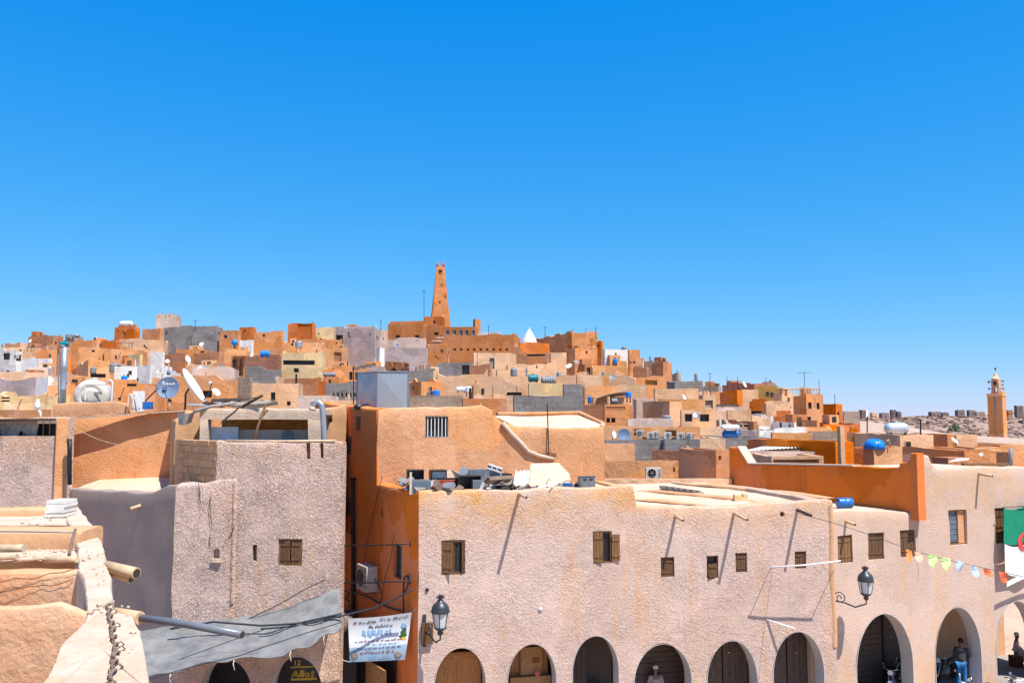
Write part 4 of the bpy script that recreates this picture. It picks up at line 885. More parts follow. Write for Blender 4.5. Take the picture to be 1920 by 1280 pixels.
# ---- wooden gutter spouts
def spout(fac, xb, yb, xt, yt, label, parent=None, r=.055, mat='clay_pipe', sagk=0., mouth='pane_dark'):
    """beam gutter standing out of a wall; its length is read from its slant"""
    t, z = fac.hit(xb, yb); b = fac.P(t, z, -.12)
    best = None
    for i in range(5, 40):
        L = i*.05; p = fac.P(t, z-.12*L, L)
        x = 960+F*p.x/(p.y*CP+(p.z-CZ)*SP)
        if best is None or abs(x-xt) < best[0]: best = (abs(x-xt), p)
    p = best[1]; p.z = at(xt, yt, p.y).z
    q = MB(); q.tube([b, b.lerp(p, .5)+nz(b, 3, .01), p], r, 8); q2 = MB(); d_ = (p-b).normalized(); q2.cyl(p-d_*.004, p+d_*.004, r*.7, n=8)
    e = thing('gutter_spout', label, 'gutter spout', tuple(b), 'gutter spouts sticking out of the facades')
    q.build('spout', MATS[mat], e); q2.build('mouth', MATS[mouth], e); return e
spout(F1, 973, 926, 987, 932, 'short gutter spout high on the left part of the arcade building, above its plain wall')
spout(F1, 1266, 966, 1281, 975, 'gutter spout straight above the leftmost small square shutter of the arcade building')
spout(F1, 1376, 961, 1401, 974, 'gutter spout above the third small square shutter, right of the broken shutter')
spout(F1, 1495, 955, 1521, 966, 'dark forked gutter spout nearest the right corner of the arcade building', mat='wood_dark')
# white drying pole and lower rod
p0, p1 = F1.at(1445, 1063, .75), F1.at(1576, 1051, .9)
MB().tube([p0, p0.lerp(p1, .5)-Vector((0, 0, .03)), p1], .027, 8).solo('pole', MATS['white_paint'], 'long white pole held level in front of the rightmost small shutter', 'pole')
for x, y, o, lb in ((1447, 1063, .75, 'left'), (1573, 1051, .9, 'right')):
    a = F1.at(x-2, y, -.1); b = F1.at(x, y, o); MB().cyl(a, b-Vector((0, 0, .04)), .012, n=6).solo('bracket', MATS['iron'], 'iron bracket under the %s end of the long white pole' % lb, 'bracket', 'brackets of the white pole')
a, b = F1.at(1434, 1160, -.05), F1.at(1491, 1178, .5)
MB().tube([a, a.lerp(b, .5), b], .03, 8).solo('rod', MATS['white_paint'], 'short white rod slanting out of the wall over the sixth arch', 'rod')
# raised brown strip down the right corner, coloured in for a vertical shadow
a = F1.hit(1558, 940); b = F1.hit(1551, 1205); q = MB()
q.sheet(lambda u, v: F1.P(a[0]-.02+(v-.5)*.17+math.sin(u*9)*.03, a[1]-.15+(b[1]-a[1])*u, .035*math.sin(math.pi*v)+.005), 24, 4); q.build('corner_shade_strip', MATS['tan_wall'], main)
# ---- behind the arches: boards, cupboards and shutters
def slatted(fac, t0, t1, z0, z1, o, n, parent, mat='shutter_brown', name='slat'):
    for i in range(n):
        za = z0+(z1-z0)*i/n; zb_ = z0+(z1-z0)*(i+1)/n-.012; q = MB(); q.fbox(fac, t0, t1, za, zb_, o-.03, o+(.01 if i % 2 else .0)); q.build(name, MATS[mat], parent)
def roller(fac, t0, t1, z1, o, label, n=16):
    e = thing('roller_shutter', label, 'shutter', tuple(fac.P((t0+t1)/2, .1, o)))
    slatted(fac, t0, t1, .12, z1, o, n, e)
    for t in (t0-.05, t1+.05): q = MB(); q.fbox(fac, t-.04, t+.04, .1, z1, o-.04, o+.05); q.build('guide_rail', MATS['iron'], e)
    q = MB(); q.fbox(fac, t0-.08, t1+.08, z1+.005, z1+.25, o-.1, o+.1); q.build('shutter_box', MATS['shutter_brown'], e); return e
A = AR1
def cupboard(fac, t0, t1, z1, o, label, mat='wood_light', doors=2):
    e = thing('cupboard', label, 'cupboard', tuple(fac.P((t0+t1)/2, .1, o-.25)))
    q = MB(); q.fbox(fac, t0, t1, .1, z1, o-.5, o-.02); q.build('carcass', MATS[mat], e)
    for i in range(doors):
        a_, b_ = t0+(t1-t0)*i/doors+.02, t0+(t1-t0)*(i+1)/doors-.02
        q = MB(); q.fbox(fac, a_, b_, .16, z1-.06, o-.02, o); d_ = q.build('door', MATS[mat], e)
        q = MB(); q.fbox(fac, a_+.09, b_-.09, .8, z1-.16, o, o+.012); q.build('panel', MATS['wood_orange'], d_)
        q = MB(); q.cyl(fac.P(b_-.05 if i == 0 else a_+.05, 1.3, o), fac.P(b_-.05 if i == 0 else a_+.05, 1.3, o+.03), .02, n=8); q.build('knob', MATS['iron'], d_)
    return e
cupboard(F1, A[0][0]+.02, A[0][1]-.05, A[0][2]-.32, -.62, 'tall orange brown cupboard filling the leftmost arch of the arcade', 'wood_orange')
cupboard(F1, A[1][0]-.1, A[1][1]-.05, A[1][2]+.2, -.95, 'orange brown cupboard standing at the back of the second arch', 'wood_orange', 3)
q = MB(); q.fbox(F1, A[1][0]+.62, A[1][1]-.28, A[1][2]-1.2, A[1][2]-.32, -.9, -.8); e = q.solo('picture_box', MATS['cardboard'], 'flat framed box leaning on the cupboard in the second arch', 'box')
q = MB(); r_ = F1.hit(1005, 1235, -.8); q.fbox(F1, r_[0]-.12, r_[0]+.12, r_[1]-.12, r_[1]+.06, -.8, -.794); q.build('print', MATS['rust'], e)
q = MB(); q.fbox(F1, A[1][0]+.25, A[1][1]-.02, .1, A[1][2]-1.22, -.94, -.66); e = q.solo('cardboard_box', MATS['cardboard'], 'open brown cardboard box at the foot of the second arch', 'box')
r_ = F1.hit(1008, 1262, -.65); q = MB(); q.cyl(F1.P(r_[0], r_[1], -.659), F1.P(r_[0], r_[1], -.652), .09, n=12); q.build('round_print', MATS['red_plastic'], e)
e = thing('closed_shopfront', 'open dark shop door half hiding the third arch', 'door', tuple(F1.P(A[2][0]+.4, .1, -1)))
planks(F1, A[2][0]-.1, A[2][0]+.75, .12, 3.2, -.9, 5, e, 'wood_dark', batten=False); q = MB(); q.fbox(F1, A[2][0]+.85, A[2][1]+.1, 1.1, 1.25, -1.8, -1.2); q.build('counter', MATS['wood'], e)
q = MB(); q.fbox(F1, A[2][0]-.5, A[2][1]+.4, .1, 3.5, -2.0, -1.95); q.build('back_panel', MATS['dark_inside'], e)
roller(F1, A[3][0]+.35, A[3][1]+.35, 3.0, -1.5, 'dark brown roller shutter behind the man in the fourth arch')
for k, lb in ((4, 'dark brown double door in the fifth arch'), (5, 'black brown shop door in the sixth arch at the building corner')):
    e = thing('closed_shopfront', lb, 'door', tuple(F1.P((A[k][0]+A[k][1])/2, .1, -1)))
    t0, t1 = A[k][0]+.15, A[k][1]+.2; m_ = (t0+t1)/2
    planks(F1, t0, m_-.02, .12, 3.2, -1.1, 4, e, 'shutter_brown', batten=False); planks(F1, m_+.02, t1, .12, 3.2, -1.1, 4, e, 'shutter_brown', batten=False)
    q = MB(); r_ = F1.hit(1366 if k == 4 else 1492, 1222, -1.08); q.cyl(F1.P(r_[0], r_[1], -1.1), F1.P(r_[0], r_[1], -1.05), .03, n=8); q.build('lock', MATS['chrome'], e)
    q = MB(); q.fbox(F1, A[k][0]-.3, t0-.02, .1, 3.4, -1.16, -1.06); q.build('jamb', MATS['tan_wall'], e)
# ============ right building (facade F2)
right = thing('arcade_building', 'pink and cream arcade building with a flag and three wide arches at the right edge', 'building', tuple(F2.P(5, 0, -2)))
AR2 = [pxarch(F2, *q) for q in ((1604, 1712, 1149, .72), (1752, 1840, 1137, .78), (1866, 1950, 1125, .78))]
W2 = {k: pxrect(F2, *v) for k, v in dict(a=(1571, 1003, 1599, 1055), b=(1628, 998, 1658, 1049), c=(1688, 993, 1717, 1044), d=(1780, 955, 1813, 1021), e=(1866, 952, 1885, 1018)).items()}
t2E = F2.hit(2010, 1000)[0]
top = [(-.4, F2.hit(1562, 954)[1]), (F2.hit(1640, 958)[0], F2.hit(1640, 957)[1]), (F2.hit(1717, 960)[0], F2.hit(1717, 960)[1]), (F2.hit(1719, 960)[0], F2.hit(1719, 851)[1]), (F2.hit(1742, 860)[0], F2.hit(1742, 853)[1]),
       (F2.hit(1746, 860)[0], F2.hit(1746, 866)[1]), (F2.hit(1757, 866)[0], F2.hit(1757, 877)[1]), (F2.hit(1850, 875)[0], F2.hit(1850, 876)[1]), (t2E, F2.hit(1850, 876)[1]-.05)]
wall(F2, -.4, t2E, -.4, top, .55, [(a[3], None) for a in AR2]+[(rect_poly(*W2[k]), .24) for k in 'abcde'], 'pink_plain', right, 'facade', cell=.36, seed=2)
for a, b, z, poly in AR2: lining(F2, poly, .012, -.56, right)
zr2 = F2.hit(1640, 957)[1]-.1
t172 = F2.hit(1720, 950)[0]
slab(F2, -.3, t172, -.5, -14, zr2-.4, zr2, 'roof_cream', right, 'roof'); slab(F2, t172, t2E, -.5, -7, 7., F2.hit(1850, 876)[1]-.3, 'roof_cream', right, 'roof')
slab(F2, -.2, t2E, -.56, -3.6, 3.75, 3.9, 'dark_inside', right, 'arcade_ceiling'); slab(F2, -.2, t2E, 0, -3.6, -.2, .08, 'floor_grey', right, 'arcade_floor')
q = MB(); q.fbox(F2, -.2, t2E, 0, 3.8, -3.5, -3.3); q.build('arcade_back_wall', MATS['tan_wall'], right)
for k in 'abc':
    a = W2[k]; wframe(F2, *a, -.06, right, 'wood', .05, .1, 'pane_dark'); planks(F2, a[0]+.04, a[1]-.04, a[2]+.04, a[3]-.04, -.06, 4, right, 'wood_light' if k == 'a' else 'wood')
a = W2['d']; wframe(F2, *a, -.12, right, 'wood_light', .04, .08); q = MB(); m_ = a[0]+(a[1]-a[0])*.62
q.fbox(F2, m_, a[1]-.04, a[2]+.04, a[3]-.04, -.2, -.1); q.build('shutter', MATS['orange_lit'], right)
q = MB(); pl = arch_poly(a[0]+.05, m_-.02, a[3]-.12, a[2]+.1, rise=.5); q.v += [F2.P(t, z, -.15) for t, z in pl]+[F2.P(t, z, -.19) for t, z in pl]; n_ = len(pl)
q.face(range(n_)); [q.face((i, (i+1) % n_, n_+(i+1) % n_, n_+i)) for i in range(n_)]; q.build('window_leaf', MATS['glass_blue'], right)
for i in range(5): q = MB(); z_ = a[2]+.2+i*(a[3]-a[2]-.5)/4; q.fbox(F2, a[0]+.06, m_-.04, z_, z_+.03, -.148, -.135); q.build('slat', MATS['tank_grey'], right)
a = W2['e']; wframe(F2, *a, -.06, right, 'wood', .05, .1, 'pane_dark'); planks(F2, a[0]+.03, a[1]-.03, a[2]+.03, a[3]-.03, -.05, 3, right, 'wood')
spout(F2, 1586, 976, 1603, 983, 'small gutter spout above the shutter next to the building corner on the right building')
spout(F2, 1835, 887, 1861, 892, 'long clay gutter spout high on the right building between its upper windows')
roller(F2, AR2[0][0]+.35, AR2[0][1]+.5, 3.2, -2.0, 'dark roller shutter behind the motorbikes in the widest arch')
roller(F2, AR2[1][0]-.6, AR2[1][0]+1.15, 3.4, -2.6, 'brown roller shutter behind the man in blue trousers')
q = MB(); q.fbox(F2, AR2[1][0]+1.3, AR2[1][0]+1.42, .1, 3.6, -2.7, -2.5); q.build('door_post', MATS['wood_dark'], right)
q = MB(); q.fbox(F2, AR2[0][0]-.25, AR2[0][0]+.25, .1, 3.6, -2.1, -1.9); q.build('arcade_pier', MATS['tan_wall'], right)
# orange wall rising behind the right building
bA, bB = atz(1720, 960, zr2), atz(1371, 919, zr2); dd = (bA-bB); FO = Fac((bB.x, bB.y), math.degrees(math.atan2(dd.y, dd.x))); LO = dd.xy.length
ow = thing('boundary_wall', 'big plain burnt orange wall with a notched top behind the arcade roofs', 'wall', tuple((bA+bB)/2))
topo = [FO.hit(x, y) for x, y in ((1371, 838), (1384, 838), (1404, 870), (1600, 874), (1684, 876), (1687, 868), (1704, 866), (1707, 850), (1719, 850))]
wall(FO, -.1, LO+.05, zr2-.3, [(topo[0][0]-.3, topo[0][1])]+topo+[(LO+.4, topo[-1][1])], .4, [], 'orange_deep', ow, 'wall', cell=.5, amp=.02, cap=.06)
q = MB(); cp_ = [t for t in topo]
for (ta, za), (tb, zb_) in zip(topo[1:4], topo[2:4]):
    a, b = FO.P(ta, za+.03, -.2), FO.P(tb, zb_+.03, -.2); d_ = (b-a).normalized(); q.obox((a+b)/2, (b-a)/2, Vector((FO.n.x, FO.n.y, 0))*.25, d_.cross(Vector((FO.n.x, FO.n.y, 0)))*.03)
q.build('coping', MATS['cream_top'], ow)
# ============ upper blocks behind the main roof
U0 = FS.P(t705, 0, 0); FU = Fac((U0.x, U0.y), 12.5)
up = thing('upper_house', 'rough orange plastered upper house with one barred square window above the junk', 'house', tuple(FU.P(2, 7.5, -1)))
tU = FU.hit(925, 800)[0]; wu = pxrect(FU, 797, 780, 841, 820)
wall(FU, .02, tU, 7.2, [(0, FU.hit(703, 768)[1]), (FU.hit(720, 766)[0], FU.hit(720, 764)[1]), (FU.hit(800, 766)[0], FU.hit(800, 763)[1]), (FU.hit(905, 757)[0], FU.hit(905, 760)[1]), (tU, FU.hit(925, 770)[1])], .45, [(rect_poly(*wu), .3)], 'orange_lit', up, 'wall', cell=.4, amp=.045)
wframe(FU, *wu, -.03, up, 'tank_grey', .035, .20, 'pane_dark', 6, 0, 'dish_white')
FV = Fac(tuple(FU.P(tU, 0, 0).xy), 98); wall(FV, .02, 5, 7.2, [(0, FU.hit(925, 770)[1]), (5, FU.hit(925, 770)[1]-.1)], .4, [], 'orange_lit', up, 'side_wall', cell=.6)
slab(FU, .2, tU-.2, -.4, -6, 9., FU.hit(720, 770)[1]-.2, 'roof_cream', up, 'roof')
V0 = FU.P(tU, 0, -.25); FW = Fac((V0.x, V0.y), 10); st = thing('stair_house', 'orange stair house with a sloping pale roof slab and an aerial pole', 'house', tuple(FW.P(2.5, 7.5, -1)))
tW = FW.hit(1133, 850)[0]; zz = lambda x, y: FW.hit(x, y)
tw_ = [zz(x, y) for x, y in ((926, 779), (945, 792), (975, 800), (1040, 803), (1085, 803), (1133, 803))]
wall(FW, 0, tW, 7.2, [(-.1, tw_[0][1])]+tw_, .4, [], 'orange_lit', st, 'wall', cell=.4, amp=.045, seed=9)
q = MB(); pr = [(x, y) for x, y in ((930, 783), (975, 800.5), (1131, 802)) ]
pB = [at(932, 779, 38), at(1000, 779.5, 39), at(1088, 778, 39.5), at(1131, 797, 37)]
pF = [FW.P(.1, tw_[0][1]-.02, -.2), FW.P(tw_[2][0], tw_[2][1]-.03, -.2), FW.P(tw_[4][0], tw_[4][1]-.03, -.2), FW.P(tW-.05, tw_[5][1]-.03, -.2)]
q.sheet(lambda u, v: (lambda i, f: (pF[i].lerp(pF[i+1], f)).lerp(pB[i].lerp(pB[i+1], f), v))(min(2, int(u*3)), u*3-min(2, int(u*3)))+nz((u*6, v*6, 1), 1, .03), 18, 6); q.build('roof_slab', MATS['roof_cream'], st)
q = MB(); a = [FW.P(tw_[4][0]+.0, tw_[4][1]+.25, -3.5), FW.P(tW-.1, tw_[5][1]+.07, -.25)]
q.tube([pB[0]+Vector((0, 0, .06)), pB[1]+Vector((0, 0, .08)), pB[2]+Vector((0, 0, .1)), pB[3]+Vector((0, 0, .05)), pF[3]+Vector((0, 0, .05))], .1, 6); q.build('coping', MATS['orange_lit'], st)
FX = Fac(tuple(FW.P(tW, 0, 0).xy), 100); wall(FX, .02, 4, 7.2, [(0, tw_[5][1]), (4, tw_[5][1]+.1)], .35, [], 'orange_lit', st, 'side_wall', cell=.6)
# stair parapet running diagonally across that wall
ds = [FW.at(x, y, .06) for x, y in ((942, 792), (958, 812), (975, 828), (990, 845), (1008, 853), (1040, 860))]
q = MB(); q.tube([p+nz(p, 2, .02) for p in ds], [.1, .09, .085, .085, .08, .06], 6); q.build('stair_parapet', MATS['cream_top'], st)
q = MB(); a = FW.hit(1003, 849); b = FW.hit(1042, 856); q.fbox(FW, a[0], b[0], b[1], a[1], .0, .06); q.build('ledge', MATS['rust'], st)
q = MB(); q.cyl(FW.at(1029, 851, .1), at(1026, 757, FW.at(1029, 851).y), .021, n=6).solo('aerial_pole', MATS['iron'], 'thin dark aerial pole leaning on the stair house wall', 'pole')
# ============ left building (facade FL) ---------------------------------------
left = thing('stucco_building', 'tall pink rough stucco building with one brown shutter left of the alley', 'building', tuple(FL.P(3, 0, -2)))
tL = FL.hit(640, 1000)[0]; t405 = FL.hit(406, 870)[0]; t440 = FL.hit(441, 950)[0]
ARL = [pxarch(FL, 376, 474, 1235, .7), pxarch(FL, 508, 606, 1229, .74)]
WL = {k: pxrect(FL, *v) for k, v in dict(a=(522, 1009, 566, 1060), b=(474, 1020, 482, 1051), c=(400, 1027, 412, 1047), d=(574, 830, 582, 860), e=(601, 831, 607, 859)).items()}
ztL = FL.hit(500, 828)[1]
top = [(t405-.1, FL.hit(406, 822)[1]), (FL.hit(425, 830)[0], FL.hit(425, 829)[1]), (FL.hit(520, 830)[0], FL.hit(520, 829)[1]), (FL.hit(600, 828)[0], FL.hit(600, 827)[1]), (tL, FL.hit(640, 827)[1])]
wall(FL, t405, tL, -.4, top, .6, [(a[3], None) for a in ARL if True]+[(rect_poly(*WL[k]), .25) for k in 'abde'], 'pink_trowel_left', left, 'facade', cell=.36, amp=.04, seed=5)
FL2 = Fac(tuple(FL.P(0, 0, .12).xy), 0); t440 = FL2.hit(441, 950)[0]
topw = [FL2.hit(x, y) for x, y in ((329, 908), (350, 904), (375, 906), (400, 902), (440, 900))]
wc = pxrect(FL2, 400, 1027, 412, 1047)
wall(FL2, -.02, t440, -.4, [(-.1, topw[0][1])]+topw, .7, [(arch_poly(wc[0], wc[1], wc[3], wc[2], rise=.4), .3), (ARL[0][3], None)], 'pink_trowel_left', left, 'wing_wall', cell=.36, amp=.045, seed=11)
for a, b, z, poly in ARL: lining(FL, poly, .012, -.6, left)
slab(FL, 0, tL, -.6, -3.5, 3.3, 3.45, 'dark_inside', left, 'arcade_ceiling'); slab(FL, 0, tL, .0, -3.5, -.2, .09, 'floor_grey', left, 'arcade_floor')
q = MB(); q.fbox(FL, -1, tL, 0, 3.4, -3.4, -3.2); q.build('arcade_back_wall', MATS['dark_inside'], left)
a = WL['a']; wframe(FL, *a, -.05, left, 'wood_light', .05, .1, 'pane_dark', 2); lw = a[1]-a[0]
planks(FL, a[0]+.05, a[0]+lw*.5, a[2]+.05, a[3]-.05, -.05, 3, left, 'wood', swing=7, hinge=0); planks(FL, a[0]+lw*.53, a[1]-.05, a[2]+.05, a[3]-.05, -.05, 3, left, 'wood', swing=4, hinge=1)
for k in 'b': a = WL[k]; wframe(FL, *a, -.1, left, 'wood', .02, .06, 'glass_blue')
for k in 'de': a = WL[k]; q = MB(); q.fbox(FL, a[0], a[1], a[2], a[3], -.24, -.2); q.build('slot_back', MATS['brown_wall'], left)
a = wc; q = MB(); q.fbox(FL2, a[0], a[1], a[2], a[3], -.29, -.25); q.build('window', MATS['glass_blue'], left)
q = MB(); p = FL2.at(406, 1050, .02); q.obox(p, (.16, 0, 0), (0, .08, 0), (0, 0, .06)).wobble(9, .03); q.build('sill', MATS['cream_top'], left)
# lit ridge at the wing edge
q = MB(); e0, e1 = FL2.hit(441, 905), FL2.hit(441, 1130); q.sheet(lambda u, v: FL2.P(e0[0]+(v-.5)*.16+noise.noise(Vector((u*14, 0, 2)))*.03, e0[1]+(e1[1]-e0[1])*u, .0+.05*math.sin(math.pi*v)), 40, 4); q.build('corner_ridge', MATS['pink_trowel_left'], left)
# crack lines on the wing: thin incised strips
for pts in (((372, 905), (374, 930), (378, 952), (386, 962), (395, 968), (398, 985), (394, 1000), (393, 1020), (399, 1030)), ((440, 985), (433, 1000), (426, 1012), (418, 1026)), ((395, 968), (393, 945), (396, 920))):
    q = MB()
    for k in range(len(pts)-1):
        for s in range(3):
            f0, f1 = s/3, (s+1)/3; a = Vector(pts[k]).lerp(Vector(pts[k+1]), f0); b = Vector(pts[k]).lerp(Vector(pts[k+1]), f1)
            a += Vector((noise.noise(Vector((a.x*.4, a.y*.4, 0)))*2.5, 0)); b += Vector((noise.noise(Vector((b.x*.4, b.y*.4, 0)))*2.5, 0))
            w_ = .55+.3*math.sin(k*2+s); q.quad(FL2.at(a.x-w_, a.y, .062), FL2.at(a.x+w_, a.y, .062), FL2.at(b.x+w_, b.y, .062), FL2.at(b.x-w_, b.y, .062))
    q.build('crack', MATS['wood_dark'], left)
# shaded side of the wing, receding left; its courtyard floor; far walls
wd = Vector((-.74, .672)); wend = None
lc = FL2.P(0, 0, 0).xy
FSH = Fac((lc.x+wd.x*9.5, lc.y+wd.y*9.5), math.degrees(math.atan2(-wd.y, -wd.x)))
tops = [FSH.hit(x, y) for x, y in ((128, 915), (180, 919), (240, 921), (285, 923), (300, 915), (312, 910), (328, 908))]
wall(FSH, tops[0][0]-.6, 9.48, -.4, [(tops[0][0]-.7, tops[0][1])]+tops+[(9.6, tops[-1][1])], .5, [], 'shade_toned_plaster', left, 'shaded_wall', cell=.42, amp=.04, seed=3)
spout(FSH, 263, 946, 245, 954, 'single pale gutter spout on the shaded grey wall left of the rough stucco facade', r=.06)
zfl = tops[1][1]-.22
q = MB(); qa = FSH.P(tops[0][0]-.6, 0, -.3).xy; qb = FSH.P(9.3, 0, -.3).xy
far_ = 9.0
q.sheet(lambda u, v: Vector((*(qa.lerp(qb, u)), zfl+.1*u+noise.noise(Vector((u*7, v*7, 0)))*.03)).lerp(Vector((*(qa.lerp(qb, u)+Vector((-1.5+3*u, far_))), zfl+.35)), v), 14, 10); q.build('terrace_floor', MATS['roof_cream'], left)
# concrete block side wall of the tall part, receding left
kb = FL.P(t405, 0, 0).xy; FK = Fac((kb.x+wd.x*2.6, kb.y+wd.y*2.6), math.degrees(math.atan2(-wd.y, -wd.x)))
zt_k = FL.hit(406, 824)[1]; rows_ = 8; z0k = topw[3][1]-1.0
q = MB(); q.fbox(FK, -.3, 2.58, z0k-1, zt_k-.05, -.4, -.03); bw = q.build('block_wall', MATS['tan_wall'], left)
rr = random.Random(5)
hrow = .235; z = z0k
while z < zt_k-.1:
    t = 0 if int((z-z0k)/hrow) % 2 else -.22
    while t < 2.5:
        a_, b_ = max(0, t)+.008, min(2.58, t+.45)-.008
        if b_-a_ > .06: q = MB(); q.fbox(FK, a_, b_, z+.008, min(zt_k-.05, z+hrow-.008), -.03, rr.uniform(-.004, .018)); q.build('block', MATS['block_tan'], bw)
        t += .46
    z += hrow
# taller rough pillar left of the block wall
FP = Fac(tuple(at(346, 850, 31.6).xy), 35); tP = FP.hit(378, 850)[0]
pil = thing('rubble_pillar', 'crumbling brown rubble pillar with a dark cleft left of the roof canopy', 'pillar', tuple(FP.P(.4, 7.5, -.3)))
wall(FP, -.35, tP, 6.8, [(-.4, FP.hit(340, 790)[1]), (FP.hit(352, 770)[0], FP.hit(352, 772)[1]), (tP, FP.hit(378, 768)[1])], .5, [], 'block_tan', pil, 'wall', cell=.25, amp=.06)
# far left pink wall with the barred opening
P0 = at(125, 880, 34.2); FF = Fac((P0.x-9, P0.y), 0); tF = 9.0
fl = thing('stucco_house', 'low pink trowelled house with a long barred opening at the left edge', 'house', tuple(FF.P(6, 0, -2)))
b_ = pxrect(FF, -30, 788, 104, 817)
wall(FF, 2, tF, -.4, [(1.9, FF.hit(50, 783)[1]), (tF, FF.hit(120, 783)[1])], .5, [(rect_poly(*b_), None)], 'pink_trowel_left', fl, 'facade', cell=.36, amp=.05, seed=7)
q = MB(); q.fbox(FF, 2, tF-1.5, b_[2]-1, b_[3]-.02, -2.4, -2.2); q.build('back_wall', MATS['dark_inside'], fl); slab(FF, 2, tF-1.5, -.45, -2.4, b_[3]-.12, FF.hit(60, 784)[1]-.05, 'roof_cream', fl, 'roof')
q = MB(); q.fbox(FF, 2, tF-1.5, b_[2]-.4, b_[2]-.05, -2.4, -.5); q.build('inner_floor', MATS['floor_grey'], fl)
for i in range(11):
    x = 8+i*12.2; p = FF.hit(x, 800, -.2)[0]; q = MB(); q.cyl(FF.P(p, b_[2]-.03, -.2), FF.P(p, b_[3]-.02, -.2), .016, n=6); q.build('bar', MATS['tank_grey'], fl)
for z in (b_[3]-.06, b_[3]-.12): q = MB(); q.cyl(FF.P(2, z, -.22), FF.P(tF-.4, z, -.22), .014, n=6); q.build('rail', MATS['tank_grey'], fl)
q = MB(); q.fbox(FF, 2, FF.hit(105, 800)[0], b_[3]+.0, b_[3]+.07, -.3, .14); q.build('lintel', MATS['wood_dark'], fl)
FF2 = Fac(tuple(FF.P(tF, 0, 0).xy), 117); wall(FF2, .02, 6, 5, [(0, FF.hit(120, 783)[1]), (6, FF.hit(120, 783)[1])], .4, [], 'orange_lit', fl, 'side_wall', cell=.5)
q = MB(); t_ = FF.hit(40, 800, -1.2)[0]; q.sheet(lambda u, v: FF.P(t_-.9+1.6*u, b_[3]-.1-.75*v*(.4+.6*abs(math.sin(u*5))), -1.1+.08*math.sin(u*17+v*4)), 24, 8).solo('hanging_cloth', MATS['dish_white'], 'crumpled white cloth hanging behind the bars at the left edge', 'cloth')
# orange courtyard wall with the slanting pole shadow
cy = thing('courtyard_wall', 'large orange plastered courtyard wall crossed by a slanting shadow', 'wall', tuple(at(230, 895, 39.5)))
FC = Fac(tuple(at(122, 850, 39.0).xy), 6); tC = FC.hit(352, 850)[0]
wall(FC, -1.2, tC+1., 6, [(-1.3, FC.hit(122, 783)[1]), (FC.hit(240, 778)[0], FC.hit(240, 777)[1]), (FC.hit(345, 770)[0], FC.hit(345, 770)[1]), (tC+1.1, FC.hit(352, 770)[1])], .45, [], 'orange_lit', cy, 'wall', cell=.45, amp=.05, seed=1)
a_, b_ = FC.at(126, 784, .55), FC.at(347, 769.5, .05); q = MB(); u_ = Vector((FC.n.x, FC.n.y, 0))
q.sheet(lambda u, v: a_.lerp(b_, u)+u_*(.42*(v-.5))+Vector((0, 0, .035+.02*noise.noise(Vector((u*9, v, 3))))), 40, 3); q.sheet(lambda u, v: a_.lerp(b_, u)+u_*(.42*(.5-v))+Vector((0, 0, -.035+.02*noise.noise(Vector((u*9, v, 3))))), 40, 3)
q.obox((a_+b_)/2, (b_-a_)*.499, u_*.2, (0, 0, .03)); q.solo('gutter_board', MATS['cream_top'], 'long pale gutter board slanting along the top of the orange courtyard wall', 'board')
sw0, sw1 = FC.at(332, 850, .0), at(347, 850, 32.6); dsw = (sw0-sw1); FSW = Fac((sw1.x, sw1.y), math.degrees(math.atan2(dsw.y, dsw.x))); ztw = FC.hit(330, 793)[1]
wall(FSW, 0, dsw.xy.length, 6.5, [(-.1, ztw-.1), (dsw.xy.length+.1, ztw)], .3, [], 'tan_wall', cy, 'side_wall', cell=.5, amp=.03)
FC2 = Fac(tuple(at(100, 770, 43).xy), 2); t_ = FC2.hit(238, 760)[0]
wall(FC2, 0, t_, 6.5, [FC2.hit(104, 756), FC2.hit(150, 755), FC2.hit(215, 753), FC2.hit(237, 757)], .4, [], 'orange_lit', cy, 'upper_wall', cell=.45, amp=.05, seed=6)
# roof canopy structure on the left building
FCan = Fac(tuple(at(374, 800, 31.2).xy), 2); cn = thing('roof_canopy', 'open roof shelter with a heavy pale slab on two pillars above the stucco facade', 'shelter', tuple(at(490, 830, 31.5)))
r_ = pxrect(FCan, 374, 766, 606, 786); wall(FCan, r_[0], r_[1], r_[2], [(r_[0], r_[3]+.02), (r_[1], r_[3])], .3, [], 'cream_top', cn, 'slab_edge', cell=.4, amp=.02, cap=.05)
q = MB(); q.fbox(FCan, r_[0], r_[1], r_[3]-.22, r_[3]-.04, -3.2, -.28); q.build('slab', MATS['roof_cream'], cn)
for x0, x1 in ((374, 389), (577, 606)):
    a, b, zz0, zz1 = pxrect(FCan, x0, 780, x1, 842); wall(FCan, a, b, zz0-1.2, [(a, r_[2]+.02), (b, r_[2]+.02)], .35, [], 'cream_top', cn, 'pillar', cell=.3, amp=.03, cap=.02)
a, b, z0_, z1_ = pxrect(FCan, 389, 806, 577, 842); q = MB(); q.fbox(FCan, a, b, z0_-1, z1_, -.7, -.5); q.build('low_wall', MATS['cream_top'], cn)
q = MB(); q.fbox(FCan, a-.3, b+.3, z0_-1, r_[3]-.2, -2.9, -2.7); q.build('back_wall', MATS['mesh_yellow'], cn)
a2 = pxrect(FCan, 388, 800, 446, 842, -.35); q = MB(); q.fbox(FCan, a2[0], a2[1], a2[2]-.3, a2[3], -.42, -.36); q.build('white_board', MATS['white_paint'], cn)
c_ = FCan.at(540, 817, -.49); q = MB(); q.lathe([(.0, 0), (.2, .01), (.22, .03), (.2, .05), (.17, .03), (0, .025)], c_, (0, -1, 0), 16); q.build('round_plate', MATS['tank_grey'], cn)
